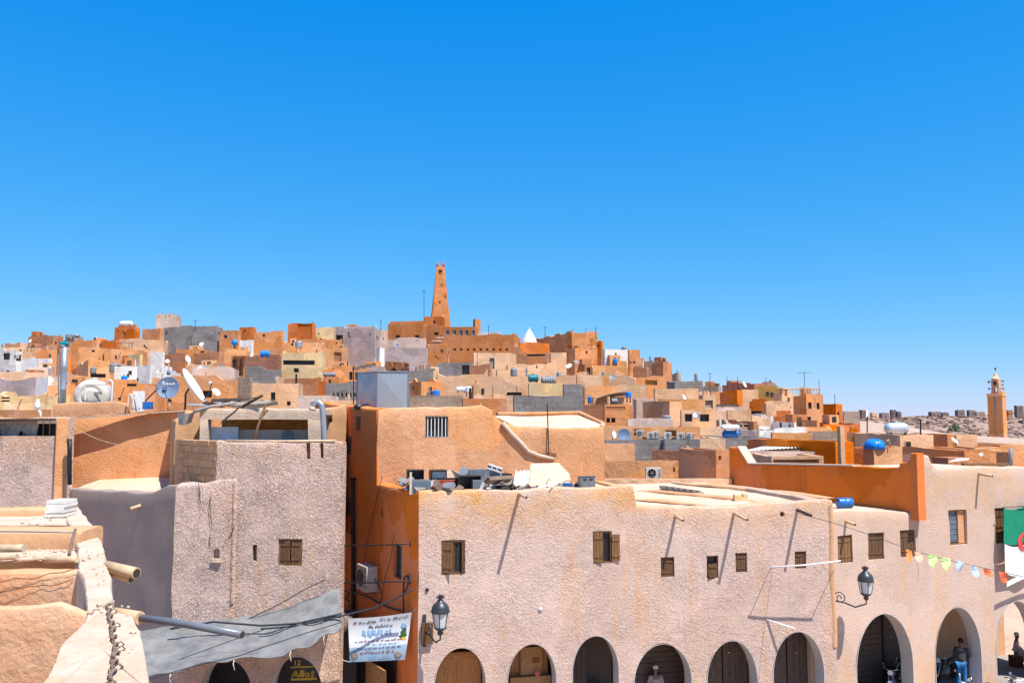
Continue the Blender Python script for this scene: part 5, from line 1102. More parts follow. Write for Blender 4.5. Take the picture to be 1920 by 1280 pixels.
# tan wall behind the bent pipe
bk = thing('rear_house', 'tan rear house wall with one small round hole between shelter and alley', 'house', tuple(at(625, 830, 33.4)))
FB = Fac(tuple(at(606, 800, 33.4).xy), 4); tb_ = FB.hit(648, 800)[0]; hb = FB.hit(619, 787)
wall(FB, -.3, tb_, 6, [(-.4, FB.hit(598, 768)[1]), (FB.hit(630, 760)[0], FB.hit(630, 761)[1]), (tb_, FB.hit(648, 757)[1])], .4, [([(hb[0]+.09*math.cos(i*.6), hb[1]+.09*math.sin(i*.6)) for i in range(10)], .3)], 'tan_wall', bk, 'wall', cell=.35, amp=.03)
# ------------------------------------------------------------------ foreground terrace, lower left
ZT = 9.2
tr_ = thing('roof_terrace', 'sunlit cream and orange roof terrace with stepped parapets in the lower left foreground', 'terrace', tuple(atz(100, 1100, 8.5)))
inn = [(112, 946), (124, 975), (137, 1005), (145, 1040), (150, 1075), (158, 1115), (166, 1148), (150, 1172), (124, 1200), (104, 1235), (90, 1285), (78, 1330)]
out = [(134, 936), (156, 962), (178, 995), (196, 1030), (206, 1062), (209, 1100), (214, 1140), (246, 1160), (262, 1185), (271, 1225), (281, 1285), (288, 1330)]
I = [atz(x, y, ZT) for x, y in inn]; O = [atz(x, y, ZT) for x, y in out]
def along(P, u):
    k = u*(len(P)-1); i = min(len(P)-2, int(k)); return P[i].lerp(P[i+1], k-i)
def par(u, v):
    a, b = along(I, u), along(O, u); w_ = .05
    pts = [a-Vector((0, 0, .75)), a-Vector((0, 0, .38)), a-Vector((0, 0, .025)), a.lerp(b, .05), a.lerp(b, .35), a.lerp(b, .65), a.lerp(b, .96), b-Vector((0, 0, .03)), b-Vector((-.03, 0, .4)), b-Vector((-.06, 0, 1.2)), b-Vector((-.06, 0, 5))]
    k = v*10; i = min(9, int(k+1e-6)); p = pts[i].lerp(pts[i+1], k-i)
    e_ = max(0, min(1, (v-.62)*4)); return p+nz(p, 1.6, .03)+nz(p, 7, .006+.03*e_)+nz(p, 19, .004+.014*e_)
q = MB(); q.sheet(par, 240, 36); po = q.build('parapet', MATS['cream_top'], tr_); po.data.set_sharp_from_angle(angle=R(24))
nb = [(164, 1163), (180, 1152), (214, 1144), (248, 1153), (264, 1181), (273, 1228), (283, 1288), (290, 1345), (60, 1345), (78, 1290), (103, 1234), (124, 1198)][::-1]
PB = [atz(x, y, ZT+.07) for x, y in nb]; ring = []
for i, p in enumerate(PB):
    r_ = PB[(i+1) % len(PB)]; K = max(1, int((r_-p).length/.06)); ring += [p.lerp(r_, j/K) for j in range(K)]
q = MB(); cc_ = sum(PB, Vector())/len(PB); rows_ = []
for dz, k_ in ((-1.6, 1.0), (-.5, 1.0), (-.2, 1.0), (-.05, 1.), (-.012, .992), (0, .97), (.004, .8), (.0, .55), (.006, .25)):
    rows_.append([cc_+(p-cc_)*k_+Vector((0, 0, dz))+nz(p+Vector((0, 0, dz)), 3, .012)+nz(p+Vector((dz, 0, 0)), 11, .006) for p in ring])
b0 = len(q.v); n_ = len(ring)
for r_ in rows_: q.v += r_
q.v.append(cc_); q.smooth = True
for k_ in range(len(rows_)-1):
    for i in range(n_): q.face((b0+k_*n_+i, b0+k_*n_+(i+1) % n_, b0+(k_+1)*n_+(i+1) % n_, b0+(k_+1)*n_+i))
for i in range(n_): q.face((b0+(len(rows_)-1)*n_+i, b0+(len(rows_)-1)*n_+(i+1) % n_, len(q.v)-1))
pb_ = q.build('parapet_block', MATS['cream_top'], tr_); pb_.data.set_sharp_from_angle(angle=R(35))
def cross(Y, px0, px1, ztop, zbot, thick, mat, amp=.02, seed=0., tops=None):
    f = Fac((at(px0, 1100, Y).x, Y), 0); L = at(px1, 1100, Y).x-at(px0, 1100, Y).x
    return wall(f, 0, L, zbot, tops(f) if tops else [(0, ztop), (L, ztop)], thick, [], mat, tr_, 'cross_wall', cell=.13, amp=amp, cap=.05, seed=seed)
cross(5.95, -60, 166, 9.2, 8.3, .11, 'orange_terrace', .018, 1, lambda f: [(0, f.hit(-60, 1141)[1]), (f.hit(60, 1136)[0], f.hit(60, 1135)[1]), (f.hit(105, 1133)[0], f.hit(105, 1132)[1]), (f.hit(166, 1156)[0], f.hit(166, 1156)[1])])
cross(7.5, -60, 172, 9.2, 8.3, .22, 'orange_terrace', .03, 2)
cross(8.95, -60, 146, 9.32, 8.9, .5, 'tan_wall', .015, 3)
cross(11.5, -60, 118, 9.27, 8.9, .3, 'tan_wall', .02, 4)
def floor_(y0, y1, z, mat, seed):
    a0, a1, b0, b1 = atz(-60, y0, z), atz(165, y0, z), atz(-60, y1, z), atz(130, y1, z); q = MB()
    q.sheet(lambda u, v: a0.lerp(a1, u).lerp(b0.lerp(b1, u), v)+nz((u*9+seed, v*4, 0), 1, .012), 26, 10); q.build('floor', MATS[mat], tr_)
floor_(1050, 1020, 9.14, 'cream_top', 0); floor_(984, 955, 9.18, 'cream_top', 5); floor_(1330, 1135, 8.42, 'cream_top', 9); floor_(1135, 1055, 8.5, 'orange_terrace', 3)
# things on the terrace
def pipe(p, r, mat, name, label, cat, hollow=True, group=None, n=14, wob=0):
    e = thing(name, label, cat, tuple(p[0]), group); q = MB(); q.tube(p, r, n); q.build('shell', MATS[mat], e)
    if hollow: d_ = (p[-1]-p[-2]).normalized(); q = MB(); q.cyl(p[-1]-d_*.01, p[-1]+d_*.004, r*.8, n=n); q.build('mouth', MATS['pane_dark'], e)
    return e
a, b = at(200, 1061, 7.75), at(256, 1074, 7.6); pipe([a, a.lerp(b, .5), b], .047, 'clay_pipe', 'clay_spout', 'upper of the two thick clay spouts sticking out of the foreground parapet', 'spout')
a, b = at(208, 1072, 7.8), at(246, 1085, 7.7); pipe([a, a.lerp(b, .5), b], .036, 'clay_pipe', 'clay_spout', 'lower thinner clay spout tucked under the thick one on the foreground parapet', 'spout')
a, b = at(214, 1150, 6.2), at(263, 1158, 6.1); pipe([a, a.lerp(b, .5), b], .044, 'clay_pipe', 'clay_spout', 'pale clay spout sleeve holding the grey plastic drain pipe', 'spout', False)
a, b = at(258, 1157, 6.12), at(454, 1189, 5.75); pipe([a, a.lerp(b, .5)+Vector((0, 0, .008)), b], .025, 'pvc_grey', 'drain_pipe', 'long grey plastic drain pipe poking out over the awning', 'pipe')
for x0, y0, x1, y1, Y, r, lb in ((82, 1049, 145, 1048, 7.75, .028, 'short fat cane lying alone beside the black strap on the terrace'), (-20, 1028, 45, 1027, 7.95, .035, 'thickest pale cane at the left edge of the terrace'),
                                 (-20, 1046, 32, 1043, 7.75, .024, 'rounded orange cane below the thickest pale cane'), (25, 1052, 84, 1046, 7.72, .012, 'thin reed lying between the canes on the terrace')):
    a, b = at(x0, y0, Y), at(x1, y1, Y-.05); pipe([a, a.lerp(b, .5)+nz(a, 3, .005), b], r, 'cane', 'cane', lb, 'cane', False, None)
tl = [(88, 121, 941), (87, 122, 947.5), (85, 120, 958.5), (84, 120, 966), (88, 120, 953)]
lbs = ['topmost pale tile of the tile pile on the terrace parapet', 'second tile from the top of the pile on the terrace parapet', 'fourth tile from the top of the pile, jutting out to the left', 'lowest and thickest tile of the pile on the terrace parapet', 'middle tile of the pile on the terrace parapet']
for (x0, x1, y), lb in zip(tl, lbs):
    a, b = at(x0, y, 11.3), at(x1, y, 11.3); w_ = (b-a).length; c = (a+b)/2+Vector((0, .16, 0)); q = MB()
    q.obox(c, (w_/2, 0, 0), (.0, .17, 0), (0, 0, .019)); q.wobble(7, .006).solo('tile', MATS['tile_white'], lb, 'tile', 'pale tiles stacked on the parapet')
st_ = [at(x, y, Y) for x, y, Y in ((142, 995, 8.75), (140, 1002, 8.6), (136, 1018, 8.4), (130, 1042, 8.0))]
MB().tube([p+Vector((.02, -.05, .02)) for p in st_], .014, 6).solo('strap', MATS['rope'], 'black strap hanging down the inner side of the foreground parapet', 'strap')
MB().tube([at(-40, 996, 8.8)]+[at(x, y, 8.8) for x, y in ((30, 996), (90, 997), (143, 998))], .008, 6).solo('cable', MATS['pvc_grey'], 'thin grey cable stretched along the brown step of the foreground terrace', 'cable')
# twisted rusty wire on the parapet edge
pts = [atz(x, y, ZT+.085) for x, y in ((203, 1132), (206, 1150), (211, 1172), (214, 1195), (219, 1222), (213, 1250), (209, 1290))]
P2 = [along(pts, i/60) for i in range(61)]; q = MB()
q.tube([p+Vector((.012*math.cos(i*1.1), 0, .012*math.sin(i*1.1))) for i, p in enumerate(P2)], .009, 5); wr = q.solo('wire', MATS['rope'], 'twisted barbed rope of rusty wire lying on the near parapet', 'wire')
q = MB(); 
for i in range(2, 60, 3):
    p = P2[i]; s_ = random.choice((-1, 1)); q.tube([p, p+Vector((s_*.025, .01, .015)), p+Vector((s_*.035, .025, -.005)), p+Vector((s_*.02, .03, -.015))], .004, 4)
w2 = q.build('barbs', MATS['rope'], wr); w2['kind'] = 'stuff'
# ------------------------------------------------------------------ awning, alley, cables, banner
aw = thing('awning', 'big grey tarpaulin awning slung from the left stucco wall over the street', 'awning', tuple(FL.P(4, 2.2, 1)))
up_e = [FL.at(x, y, o) for x, y, o in ((258, 1182, .6), (300, 1176, .3), (345, 1167, .25), (420, 1160, .2), (490, 1150, .2), (545, 1135, .15), (600, 1113, .12), (637, 1104, .1))]
lo_e = [FL.at(x, y, o) for x, y, o in ((272, 1270, 3.4), (330, 1256, 3.4), (400, 1239, 3.3), (460, 1234, 3.2), (530, 1227, 3.0), (575, 1210, 2.6), (610, 1192, 2.0), (640, 1174, 1.4))]
def tarp(u, v):
    a, b = along(up_e, u), along(lo_e, u); p = a.lerp(b, v)
    return p+Vector((0, 0, -.22*math.sin(math.pi*v)*math.sin(math.pi*min(1, u*1.1))+.05*math.sin(u*19+v*3)*math.sin(math.pi*v)+.035*math.sin(v*9-u*31)*(.3+v)+.05*noise.noise(Vector((u*9, v*3, 2)))+.025*noise.noise(Vector((u*30+v*8, v*7, 5)))))
q = MB(); q.sheet(tarp, 90, 36); q.build('tarpaulin', MATS['cloth_grey'], aw)
q = MB(); q.tube([tarp(i/40, 1) for i in range(41)], .02, 5); q.build('hem', MATS['cloth_grey'], aw)
for i, u in enumerate((.12, .38, .62, .85)):
    q = MB(); p = tarp(u, 1); q.tube([p, p-Vector((.03, .02, .12)), p-Vector((-.02, .03, .3))], .014, 5); q.build('tie', MATS['cap_white'], aw)
CAB = [([(320, 1178), (400, 1165), (490, 1172), (560, 1168), (640, 1150)], 1.2, .035, 'thick black cable lying along the middle of the awning up to the alley corner', 0),
       ([(490, 1178), (560, 1172), (650, 1152), (700, 1140), (740, 1122), (776, 1104)], 1.3, .03, 'black power cable rising across the alley above the banner', .1),
       ([(455, 1165), (520, 1135), (575, 1103), (611, 1086)], .35, .016, 'thin dark stay from the awning up to the stucco wall hook', 0),
       ([(270, 1258), (330, 1238), (420, 1205), (495, 1180)], 2.6, .012, 'thin seam cord crossing the left half of the awning', 0),
       ([(262, 1278), (350, 1252), (450, 1228), (560, 1190), (642, 1165)], 3.5, .014, 'slack grey cord under the lower edge of the awning', 0)]
for pts, o, r, lb, _ in CAB:
    P3 = [FL.at(x, y, o) for x, y in pts]; P3 = [along(P3, i/20) for i in range(21)]
    MB().tube([p+nz(p, .8, .02) for p in P3], r, 6).solo('cable', MATS['cable'], lb, 'cable')
# alley fittings on the orange wall
q = MB(); q.tube([FS.at(x, y, .09) for x, y in ((661, 897), (661, 960), (662, 1030), (662, 1110), (662, 1200))], .08, 8); e = q.solo('downpipe', MATS['wood_dark'], 'dark downpipe running down the orange alley wall', 'pipe')
for y in (900, 1000): 
    q = MB(); p = FS.at(661, y, .09); q.lathe([(.1, 0), (.12, .05), (.1, .1)], p, n=8); q.build('collar', MATS['iron'], e)
for y, lb in ((1022, 'upper rusty crossbar spanning the orange alley'), (1092, 'lower rusty crossbar spanning the orange alley')):
    a, b = FL.at(638, y, -.6), FS.at(769, y-3, .25); q = MB(); q.tube([a, (a+b)/2-Vector((0, 0, .02)), b], .022, 6); q.tube([b+Vector((0, 0, -.08)), b, b+Vector((0, 0, .12))], .02, 5); q.solo('crossbar', MATS['iron'], lb, 'bar')
def ac_unit(c, d, n, w_, h_, dp, label, group='air conditioner units of the town'):
    """outdoor unit: case, fan ring with blades, grille side"""
    d, n = Vector(d).normalized(), Vector(n).normalized(); e = thing('air_conditioner', label, 'air conditioner', tuple(Vector(c)-Vector((0, 0, h_/2))), group); c = Vector(c)
    q = MB(); q.obox(c, d*w_/2, n*-dp/2, (0, 0, h_/2)); q.build('case', MATS['tank_cream'], e)
    fc = c+n*(dp/2)-d*w_*.12; r_ = min(w_*.34, h_*.42)
    q = MB(); q.lathe([(r_, 0), (r_, .015), (r_*.9, .02), (r_*.9, 0)], fc, n, 18); q.build('fan_ring', MATS['tank_grey'], e)
    q = MB(); q.lathe([(0, .002), (r_*.9, .002)], fc, n, 18); g_ = q.build('fan_grille', MATS['tank_grey'], e)
    for i in range(3): q = MB(); a = i*1.05; u = d*math.cos(a)+Vector((0, 0, 1))*math.sin(a); q.obox(fc+n*.012, u*r_*.88, n*.004, n.cross(u)*.012); q.build('grille_bar', MATS['tank_grey'], g_)
    for i in range(4): q = MB(); q.obox(c+n*(dp/2+.004)+d*w_*.38+Vector((0, 0, h_*(-.3+.2*i))), d*w_*.08, n*.006, (0, 0, h_*.06)); q.build('slot', MATS['tank_grey'], e)
    for s_ in (-1, 1): q = MB(); q.obox(c+d*(s_*w_*.35)-Vector((0, 0, h_/2+.03)), d*.03, n*dp*.5, (0, 0, .03)); q.build('foot', MATS['iron'], e)
    return e
c = FS.at(688, 1082, .22); ac_unit(c, (FS.d.x, FS.d.y, 0), (FS.n.x, FS.n.y, 0), .95, .85, .4, 'rusty white air conditioner bolted to the orange alley wall')
rr = random.Random(11)
q = MB()
LBc = ['black cable loop hanging by the narrow barred alley window', 'thin cable slanting down the orange alley wall past the air conditioner', 'cable drooping from the air conditioner across the alley', 'cable tangle by the alley corner above the banner', 'thin wire from the roof edge to the barred alley window', 'dark cable bundle crossing behind the banner', 'vertical black conduit beside the barred alley window']
LC = [[(757, 1150), (757, 1100), (758, 1080), (764, 1078), (765, 1095), (759, 1110)], [(716, 890), (703, 950), (690, 1010), (680, 1060)], [(703, 1085), (712, 1098), (716, 1115), (712, 1140)], [(646, 1105), (655, 1112), (648, 1122), (660, 1130), (650, 1140)], [(740, 1000), (730, 1050), (718, 1100), (712, 1130)], [(665, 1110), (690, 1118), (720, 1135), (750, 1146)], [(757, 1150), (757, 1120), (757, 1095)]]
for pts, lb, r in zip(LC, LBc, (.03, .012, .02, .03, .01, .035, .03)):
    P3 = [FS.at(x, y, .12) for x, y in pts]; P3 = [along(P3, i/16) for i in range(17)]; MB().tube([p+nz(p, 2, .03) for p in P3], r, 5).solo('cable', MATS['cable'], lb, 'cable')
# alley ground furniture behind the banner
q = MB(); a = FS.hit(700, 1245); q.fbox(FS, FS.hit(672, 1250)[0], FS.hit(745, 1250)[0], 0, 3.0, -.02, .06); q.solo('dark_doorway', MATS['wood_dark'], 'dark doorway at the foot of the orange alley wall under the banner', 'door')
q = MB(); q.fbox(FS, FS.hit(715, 1250)[0], FS.hit(752, 1250)[0], 0, FS.hit(730, 1239)[1], .5, .56); q.solo('alley_board', MATS['cardboard'], 'brown scribbled board standing under the banner', 'board')
# banner
bn = thing('banner', 'white and blue cloth banner with small writing hung across the alley', 'banner', tuple(at(715, 1240, 28.2)))
TLb, TRb, BLb, BRb = (652.5, 1159), (773, 1147), (656, 1240.5), (759, 1236)
def bpt(u, v, dY=0.):
    x0, y0 = TLb[0]+(BLb[0]-TLb[0])*v, TLb[1]+(BLb[1]-TLb[1])*v; x1, y1 = TRb[0]+(BRb[0]-TRb[0])*v, TRb[1]+(BRb[1]-TRb[1])*v
    return at(x0+(x1-x0)*u, y0+(y1-y0)*u+2.2*math.sin(math.pi*u)*(1-v), 28.2+.05*math.sin(u*7+v*2)+.04*math.sin(v*6)-dY)
q = MB(); q.sheet(lambda u, v: bpt(u, v*.67), 24, 16); q.build('upper_cloth', MATS['banner_white'], bn)
q = MB(); q.sheet(lambda u, v: bpt(u, .67+.33*v), 24, 8); q.build('lower_cloth', MATS['banner_blue'], bn)
def scribble(fn, u0, u1, v, h, mat, parent, seed, tall=.35, name='lettering', joined=.8):
    """a line of small illegible script: joined strokes, uprights and dots"""
    r_ = random.Random(seed); q = MB(); u = u0; ar = 1.6
    def st(a, b, w_):
        A, B = fn(*a), fn(*b); d_ = (B-A); 
        if d_.length < 1e-5: return
        n_ = Vector((-d_.z, 0, d_.x)).normalized()*w_; q.quad(A-n_, B-n_, B+n_, A+n_)
    w_ = h*.22*1.4
    while u > u1 if u1 < u0 else u < u1:
        L = r_.uniform(.03, .09); e = min(u+L, u1); k = u
        while k < e-.004:
            s_ = r_.uniform(.008, .018); k2 = min(k+s_, e); st((k, v), (k2, v+r_.uniform(-.1, .1)*h), w_)
            c_ = r_.random()
            if c_ < tall: st((k2, v), (k2, v-h*r_.uniform(.5, 1.2)), w_*.8)
            elif c_ < .6: st((k2, v), (k2+.006, v+h*.5), w_*.8)
            if r_.random() < .3: st((k+.003, v-h*.7), (k+.009, v-h*.7), w_)
            k = k2
        u = e+r_.uniform(.012, .03)
    q.build(name, MATS[mat], parent)['kind'] = 'stuff'
fb = lambda u, v: bpt(u, v, .012)
for (u0, u1, v, h, m) in ((.08, .46, .12, .045, 'ink_dark'), (.5, .94, .085, .045, 'ink_dark'), (.32, .72, .23, .05, 'ink_dark'), (.22, .7, .40, .10, 'ink_blue'), (.1, .92, .55, .035, 'ink_brown'), (.3, .85, .63, .03, 'ink_blue'), (.12, .9, .715, .03, 'ink_dark'), (.18, .78, .81, .045, 'ink_brown'), (.34, .72, .93, .045, 'ink_blue')):
    scribble(fb, u0, u1, v, h, m, bn, int(v*100))
for u, v, r_, m in ((.1, .85, .12, 'ash'), (.86, .87, .12, 'ash'), (.885, .26, .11, 'ink_blue'), (.36, .44, .05, 'ink_blue')):
    q = MB(); q.lathe([(0, 0), (r_, 0), (r_*.7, .004), (r_*.65, .004), (0, .004)], bpt(u, v, .01), (0, -1, 0), 14); q.build('emblem', MATS[m], bn)
for u, v, s_ in ((.90, .42, .12), (.93, .48, .09), (.88, .50, .1), (.92, .36, .07)):
    p = bpt(u, v, .012); q = MB(); q.quad(p+Vector((-s_, 0, 0)), p+Vector((0, 0, -s_*.6)), p+Vector((s_, 0, .03)), p+Vector((0, 0, s_))); q.build('leaf_print', MATS['leaf'], bn)
q = MB(); p = bpt(.92, .55, .012); q.quad(p+Vector((-.1, 0, 0)), p+Vector((0, 0, -.05)), p+Vector((.1, 0, 0)), p+Vector((0, 0, .07))); q.build('flower_print', MATS['ink_yellow'], bn)
for a, b in ((TLb, (640, 1150)), (TRb, (785, 1138)), (BLb, (640, 1236))): MB().tube([at(*a, 28.2), at(*b, 28.15)], .008, 5).build('cord', MATS['cap_white'], bn)
# shop sign in the second left arch
sg = thing('shop_sign', 'black shop sign with yellow writing in the arch below the awning', 'sign', tuple(FL.P(FL.hit(560, 1250)[0], 1.6, -1.2)))
r_ = pxrect(FL, 540, 1225, 604, 1290, -1.2); q = MB(); q.fbox(FL, *r_, -1.3, -1.24); q.build('board', MATS['black_plastic'], sg)
def fsg(u, v): return FL.P(r_[0]+(r_[1]-r_[0])*u, r_[3]+(r_[2]-r_[3])*v, -1.23)
def strokes(fn, lines, w_, mat, parent, name='lettering'):
    q = MB()
    for l_ in lines:
        for a, b in zip(l_, l_[1:]):
            A, B = fn(*a), fn(*b); d_ = B-A; n_ = Vector((-d_.z, 0, d_.x)).normalized()*w_; q.quad(A-n_, B-n_, B+n_, A+n_)
    q.build(name, MATS[mat], parent)['kind'] = 'stuff'
strokes(fsg, [[(.2, .2), (.2, .33)], [(.27, .21), (.33, .2), (.34, .25), (.27, .33), (.35, .33)], [(.05, .40), (.8, .37)]], .02, 'ink_yellow', sg)
strokes(fsg, [[(.12, .68), (.22, .50), (.30, .68)], [(.15, .62), (.28, .62)], [(.38, .48), (.36, .67)], [(.45, .48), (.43, .67)], [(.55, .56), (.5, .62), (.56, .67), (.62, .6), (.55, .56)], [(.75, .52), (.68, .56), (.74, .62), (.68, .67)], [(.08, .75), (.85, .72)]], .035, 'ink_yellow', sg)
# ------------------------------------------------------------------ bunting and flag on the right building
SBP = [(1497, 962, .9), (1570, 982, 2.6), (1640, 1005, 3.6), (1700, 1028, 4.), (1745, 1041, 4.), (1790, 1052, 4.), (1835, 1062, 4.), (1880, 1072, 4.), (1930, 1083, 4.)]
SB = [F2.at(*q_) for q_ in SBP]
def sbo(x): return float(np.interp(x, [q_[0] for q_ in SBP], [q_[2] for q_ in SBP]))
MB().tube([along(SB, i/50) for i in range(51)], .009, 5).solo('bunting_cord', MATS['cable'], 'thin dark cord carrying the row of small paper pennants', 'cord')
for x, y, w_, h_, m, lb in ((1703, 1030, 9, 22, 'pennant_orange', 'narrow folded orange pennant, first on the bunting cord'), (1721, 1033, 14, 18, 'pennant_peach', 'pale orange pennant beside the narrow folded orange one'), (1747, 1040, 15, 20, 'pennant_green', 'green pennant nearer to the pale orange one'),
        (1772, 1045, 16, 20, 'pennant_green', 'green pennant next to the grey blue ones'), (1799, 1052, 14, 19, 'pennant_blue', 'grey blue pennant next to the green one'), (1827, 1059, 15, 19, 'pennant_blue', 'pale blue pennant next to the red one'), (1852, 1066, 18, 13, 'pennant_red', 'smaller red pennant puffed up by the wind'), (1882, 1072, 18, 18, 'pennant_red', 'red pennant next to the flag')):
    a = F2.at(x-w_/2, y-w_*.1, sbo(x-w_/2)); b = F2.at(x+w_/2, y+w_*.12, sbo(x+w_/2)); k = pxm(a.y)
    q = MB(); q.sheet(lambda u, v: a.lerp(b, u)+Vector((.03*math.sin(v*3+x), .06*math.sin(v*3+u*3+x), -(h_/k)*v*(1-.12*math.cos(u*6))))+(b-a)*((.5-u)*.25*v), 6, 6); q.solo('pennant', MATS[m], lb, 'pennant', 'paper pennants on the cord')
fg = thing('flag', 'green and white flag with a red crescent and star hanging from the right upper window', 'flag', tuple(F2.at(1905, 1090, .3)))
def fpt(u, v, o=.0):
    x = 1882+u*62+(3 if v > .5 else 0)*v; y = 953+v*125+u*-4+3*math.sin(u*6); p = F2.at(x, y, .32+.05*math.sin(u*9+v*2)+o); return p
q = MB(); q.sheet(lambda u, v: fpt(u, v*.53), 20, 14); q.build('green_half', MATS['flag_green'], fg)
q = MB(); q.sheet(lambda u, v: fpt(u, .53+v*.44+.04*math.sin(u*3)), 20, 12); q.build('white_half', MATS['flag_white'], fg)
q = MB(); N_ = 26
for i in range(N_):
    a0, a1 = R(35+290*i/N_), R(35+290*(i+1)/N_)
    def cr(a, k): return fpt(.62+.21*math.cos(a)*k+(.05 if k < .9 else 0), .52-.14*math.sin(a)*k, .02)
    q.quad(cr(a0, .66), cr(a1, .66), cr(a1, 1.0), cr(a0, 1.0))
q.build('crescent', MATS['flag_red'], fg)
q = MB(); c_ = fpt(.72, .54, .022); pts = []
for i in range(10): r_ = .16 if i % 2 == 0 else .065; a = math.pi/2+i*math.pi/5; pts.append(c_+Vector((F2.d.x*r_*math.cos(a), F2.d.y*r_*math.cos(a), r_*math.sin(a))))
q.v += pts; q.face(range(10)); q.build('star', MATS['flag_red'], fg)
q = MB(); q.sheet(lambda u, v: F2.at(1888+u*60, 1090-u*16+v*10-8*math.sin(u*2), .45), 10, 3).solo('pennant', MATS['flag_white'], 'white cloth scrap trailing under the flag', 'cloth')
MB().tube([F2.at(1880, 951, .05), F2.at(1880, 951, .34), F2.at(1945, 947, .34)], .015, 6).solo('flag_rod', MATS['iron'], 'thin rod holding the flag at the top', 'rod')
# ------------------------------------------------------------------ wall lanterns
def lantern(fac, px, ytop, ybot, o, label, arm=(0, 0)):
    """six-sided street lantern on a scrolled iron arm"""
    t, z1 = fac.hit(px, ytop, o); z0 = fac.hit(px, ybot, o)[1]; H_ = z1-z0; c = fac.P(t, z0, o); e = thing('street_lantern', label, 'street lamp', tuple(c), 'wall lanterns of the arcade')
    q = MB(); q.lathe([(.08*H_, .30*H_), (.13*H_, .33*H_), (.18*H_, .62*H_), (.17*H_, .63*H_)], c, n=6); q.smooth = False; q.build('glass', MATS['lamp_glass'], e)
    for i in range(6):
        a = 2*math.pi*(i+.5)/6; u = Vector((math.cos(a), math.sin(a), 0)); q = MB(); q.cyl(c+u*.133*H_+Vector((0, 0, .33*H_)), c+u*.183*H_+Vector((0, 0, .63*H_)), .013, n=5); q.build('glazing_bar', MATS['lamp_black'], e)
    q = MB(); q.lathe([(.19*H_, .62*H_), (.205*H_, .645*H_), (.19*H_, .67*H_), (.185*H_, .72*H_), (.15*H_, .79*H_), (.085*H_, .84*H_), (.06*H_, .87*H_), (.04*H_, .90*H_), (.075*H_, .925*H_), (.03*H_, .96*H_), (.05*H_, .97*H_), (0, 1.*H_)], c, n=12); q.build('hood', MATS['lamp_black'], e)
    for i in range(6):
        a = 2*math.pi*i/6; p = c+Vector((math.cos(a)*.07*H_, math.sin(a)*.07*H_, .93*H_)); q = MB(); q.lathe([(.018, -.02), (.02, .03), (0, .09)], p, n=6); q.build('crown_tip', MATS['lamp_black'], e)
    q = MB(); q.lathe([(.135*H_, .33*H_), (.13*H_, .30*H_), (.08*H_, .27*H_), (.05*H_, .24*H_), (.07*H_, .2*H_), (.03*H_, .16*H_)], c, n=10); q.build('base_cup', MATS['lamp_black'], e)
    w0 = fac.P(t+arm[0], z0+.08*H_, .03); q = MB(); a = c+Vector((0, 0, .2*H_)); b = w0
    q.tube([a, a-Vector((0, 0, .13*H_)), a.lerp(b, .3)-Vector((0, 0, .2*H_)), a.lerp(b, .6)-Vector((0, 0, .08*H_)), b], .028, 6)
    s_ = (b-a); s_.z = 0; s_.normalize(); m_ = a.lerp(b, .72)+Vector((0, 0, .04*H_))
    q.build('arm', MATS['lamp_black'], e)
    q = MB(); q.tube([m_+s_*(.16*H_*(1-i/26)*math.cos(i*.45))+Vector((0, 0, .16*H_*(1-i/26)*math.sin(i*.45))) for i in range(24)], .018, 5); q.build('scroll', MATS['lamp_black'], e)
    q = MB(); q.obox(w0+Vector((fac.n.x*.0, fac.n.y*0., .02)), Vector((fac.d.x, fac.d.y, 0))*.05, Vector((fac.n.x, fac.n.y, 0))*.03, (0, 0, .34*H_)); q.build('wall_plate', MATS['lamp_black'], e)
    return e
lantern(F2, 1622, 1060, 1137, .95, 'grey glass wall lantern on a scrolled black arm beside the wide arch', (-.75, 0))
lantern(F1, 826, 1113, 1205, 1.1, 'grey glass wall lantern at the alley corner above the first arch', (-.35, 0))
q = MB(); a = pxrect(F1, 790, 1166, 811, 1205, .0); q.fbox(F1, a[0], a[1], a[2], a[3], .0, .14); q.wobble(3, .02).solo('wooden_box', MATS['wood'], 'small brown wooden box nailed to the wall under the corner lantern', 'box')
for x, y, lb in ((1013, 1142, 'pale round lamp bracket plate in the middle of the plain arcade wall'), (801, 1105, 'small dark hook in the wall above the corner lantern')):
    q = MB(); q.lathe([(.0, .02), (.07 if x > 900 else .05, .02), (.08 if x > 900 else .06, -.03)], F1.at(x, y, .02), (F1.n.x, F1.n.y, 0), 10); q.solo('wall_plate', MATS['arch_lining' if x > 900 else 'iron'], lb, 'plate')

# grit and crumbs on the terrace, cracks in its middle step
rg = random.Random(8); q = MB()
for i in range(130):
    k_ = rg.random()
    if k_ < .45: y_ = rg.uniform(950, 1280); u_ = (y_-946)/384; p = along(I, min(.99, u_)).lerp(along(O, min(.99, u_)), rg.uniform(.08, .95)); p.z = ZT+(.075 if y_ > 1165 else .01)
    elif k_ < .8: p = atz(rg.uniform(-10, 140), rg.uniform(1022, 1050), 9.15)
    else: p = atz(rg.uniform(-10, 110), rg.uniform(958, 982), 9.19)
    s_ = rg.choice((.004, .005, .006, .008, .012)); d = Vector((rg.uniform(-1, 1), rg.uniform(-1, 1), rg.uniform(-.3, .3))).normalized(); n_ = d.orthogonal().normalized(); q.obox(p, d*s_*1.4, n_*s_, d.cross(n_)*s_*.7)
tag(q.build('plaster_crumbs', MATS['cream_top']), kind='stuff')
f5 = Fac((at(-60, 1100, 7.5).x, 7.5), 0)
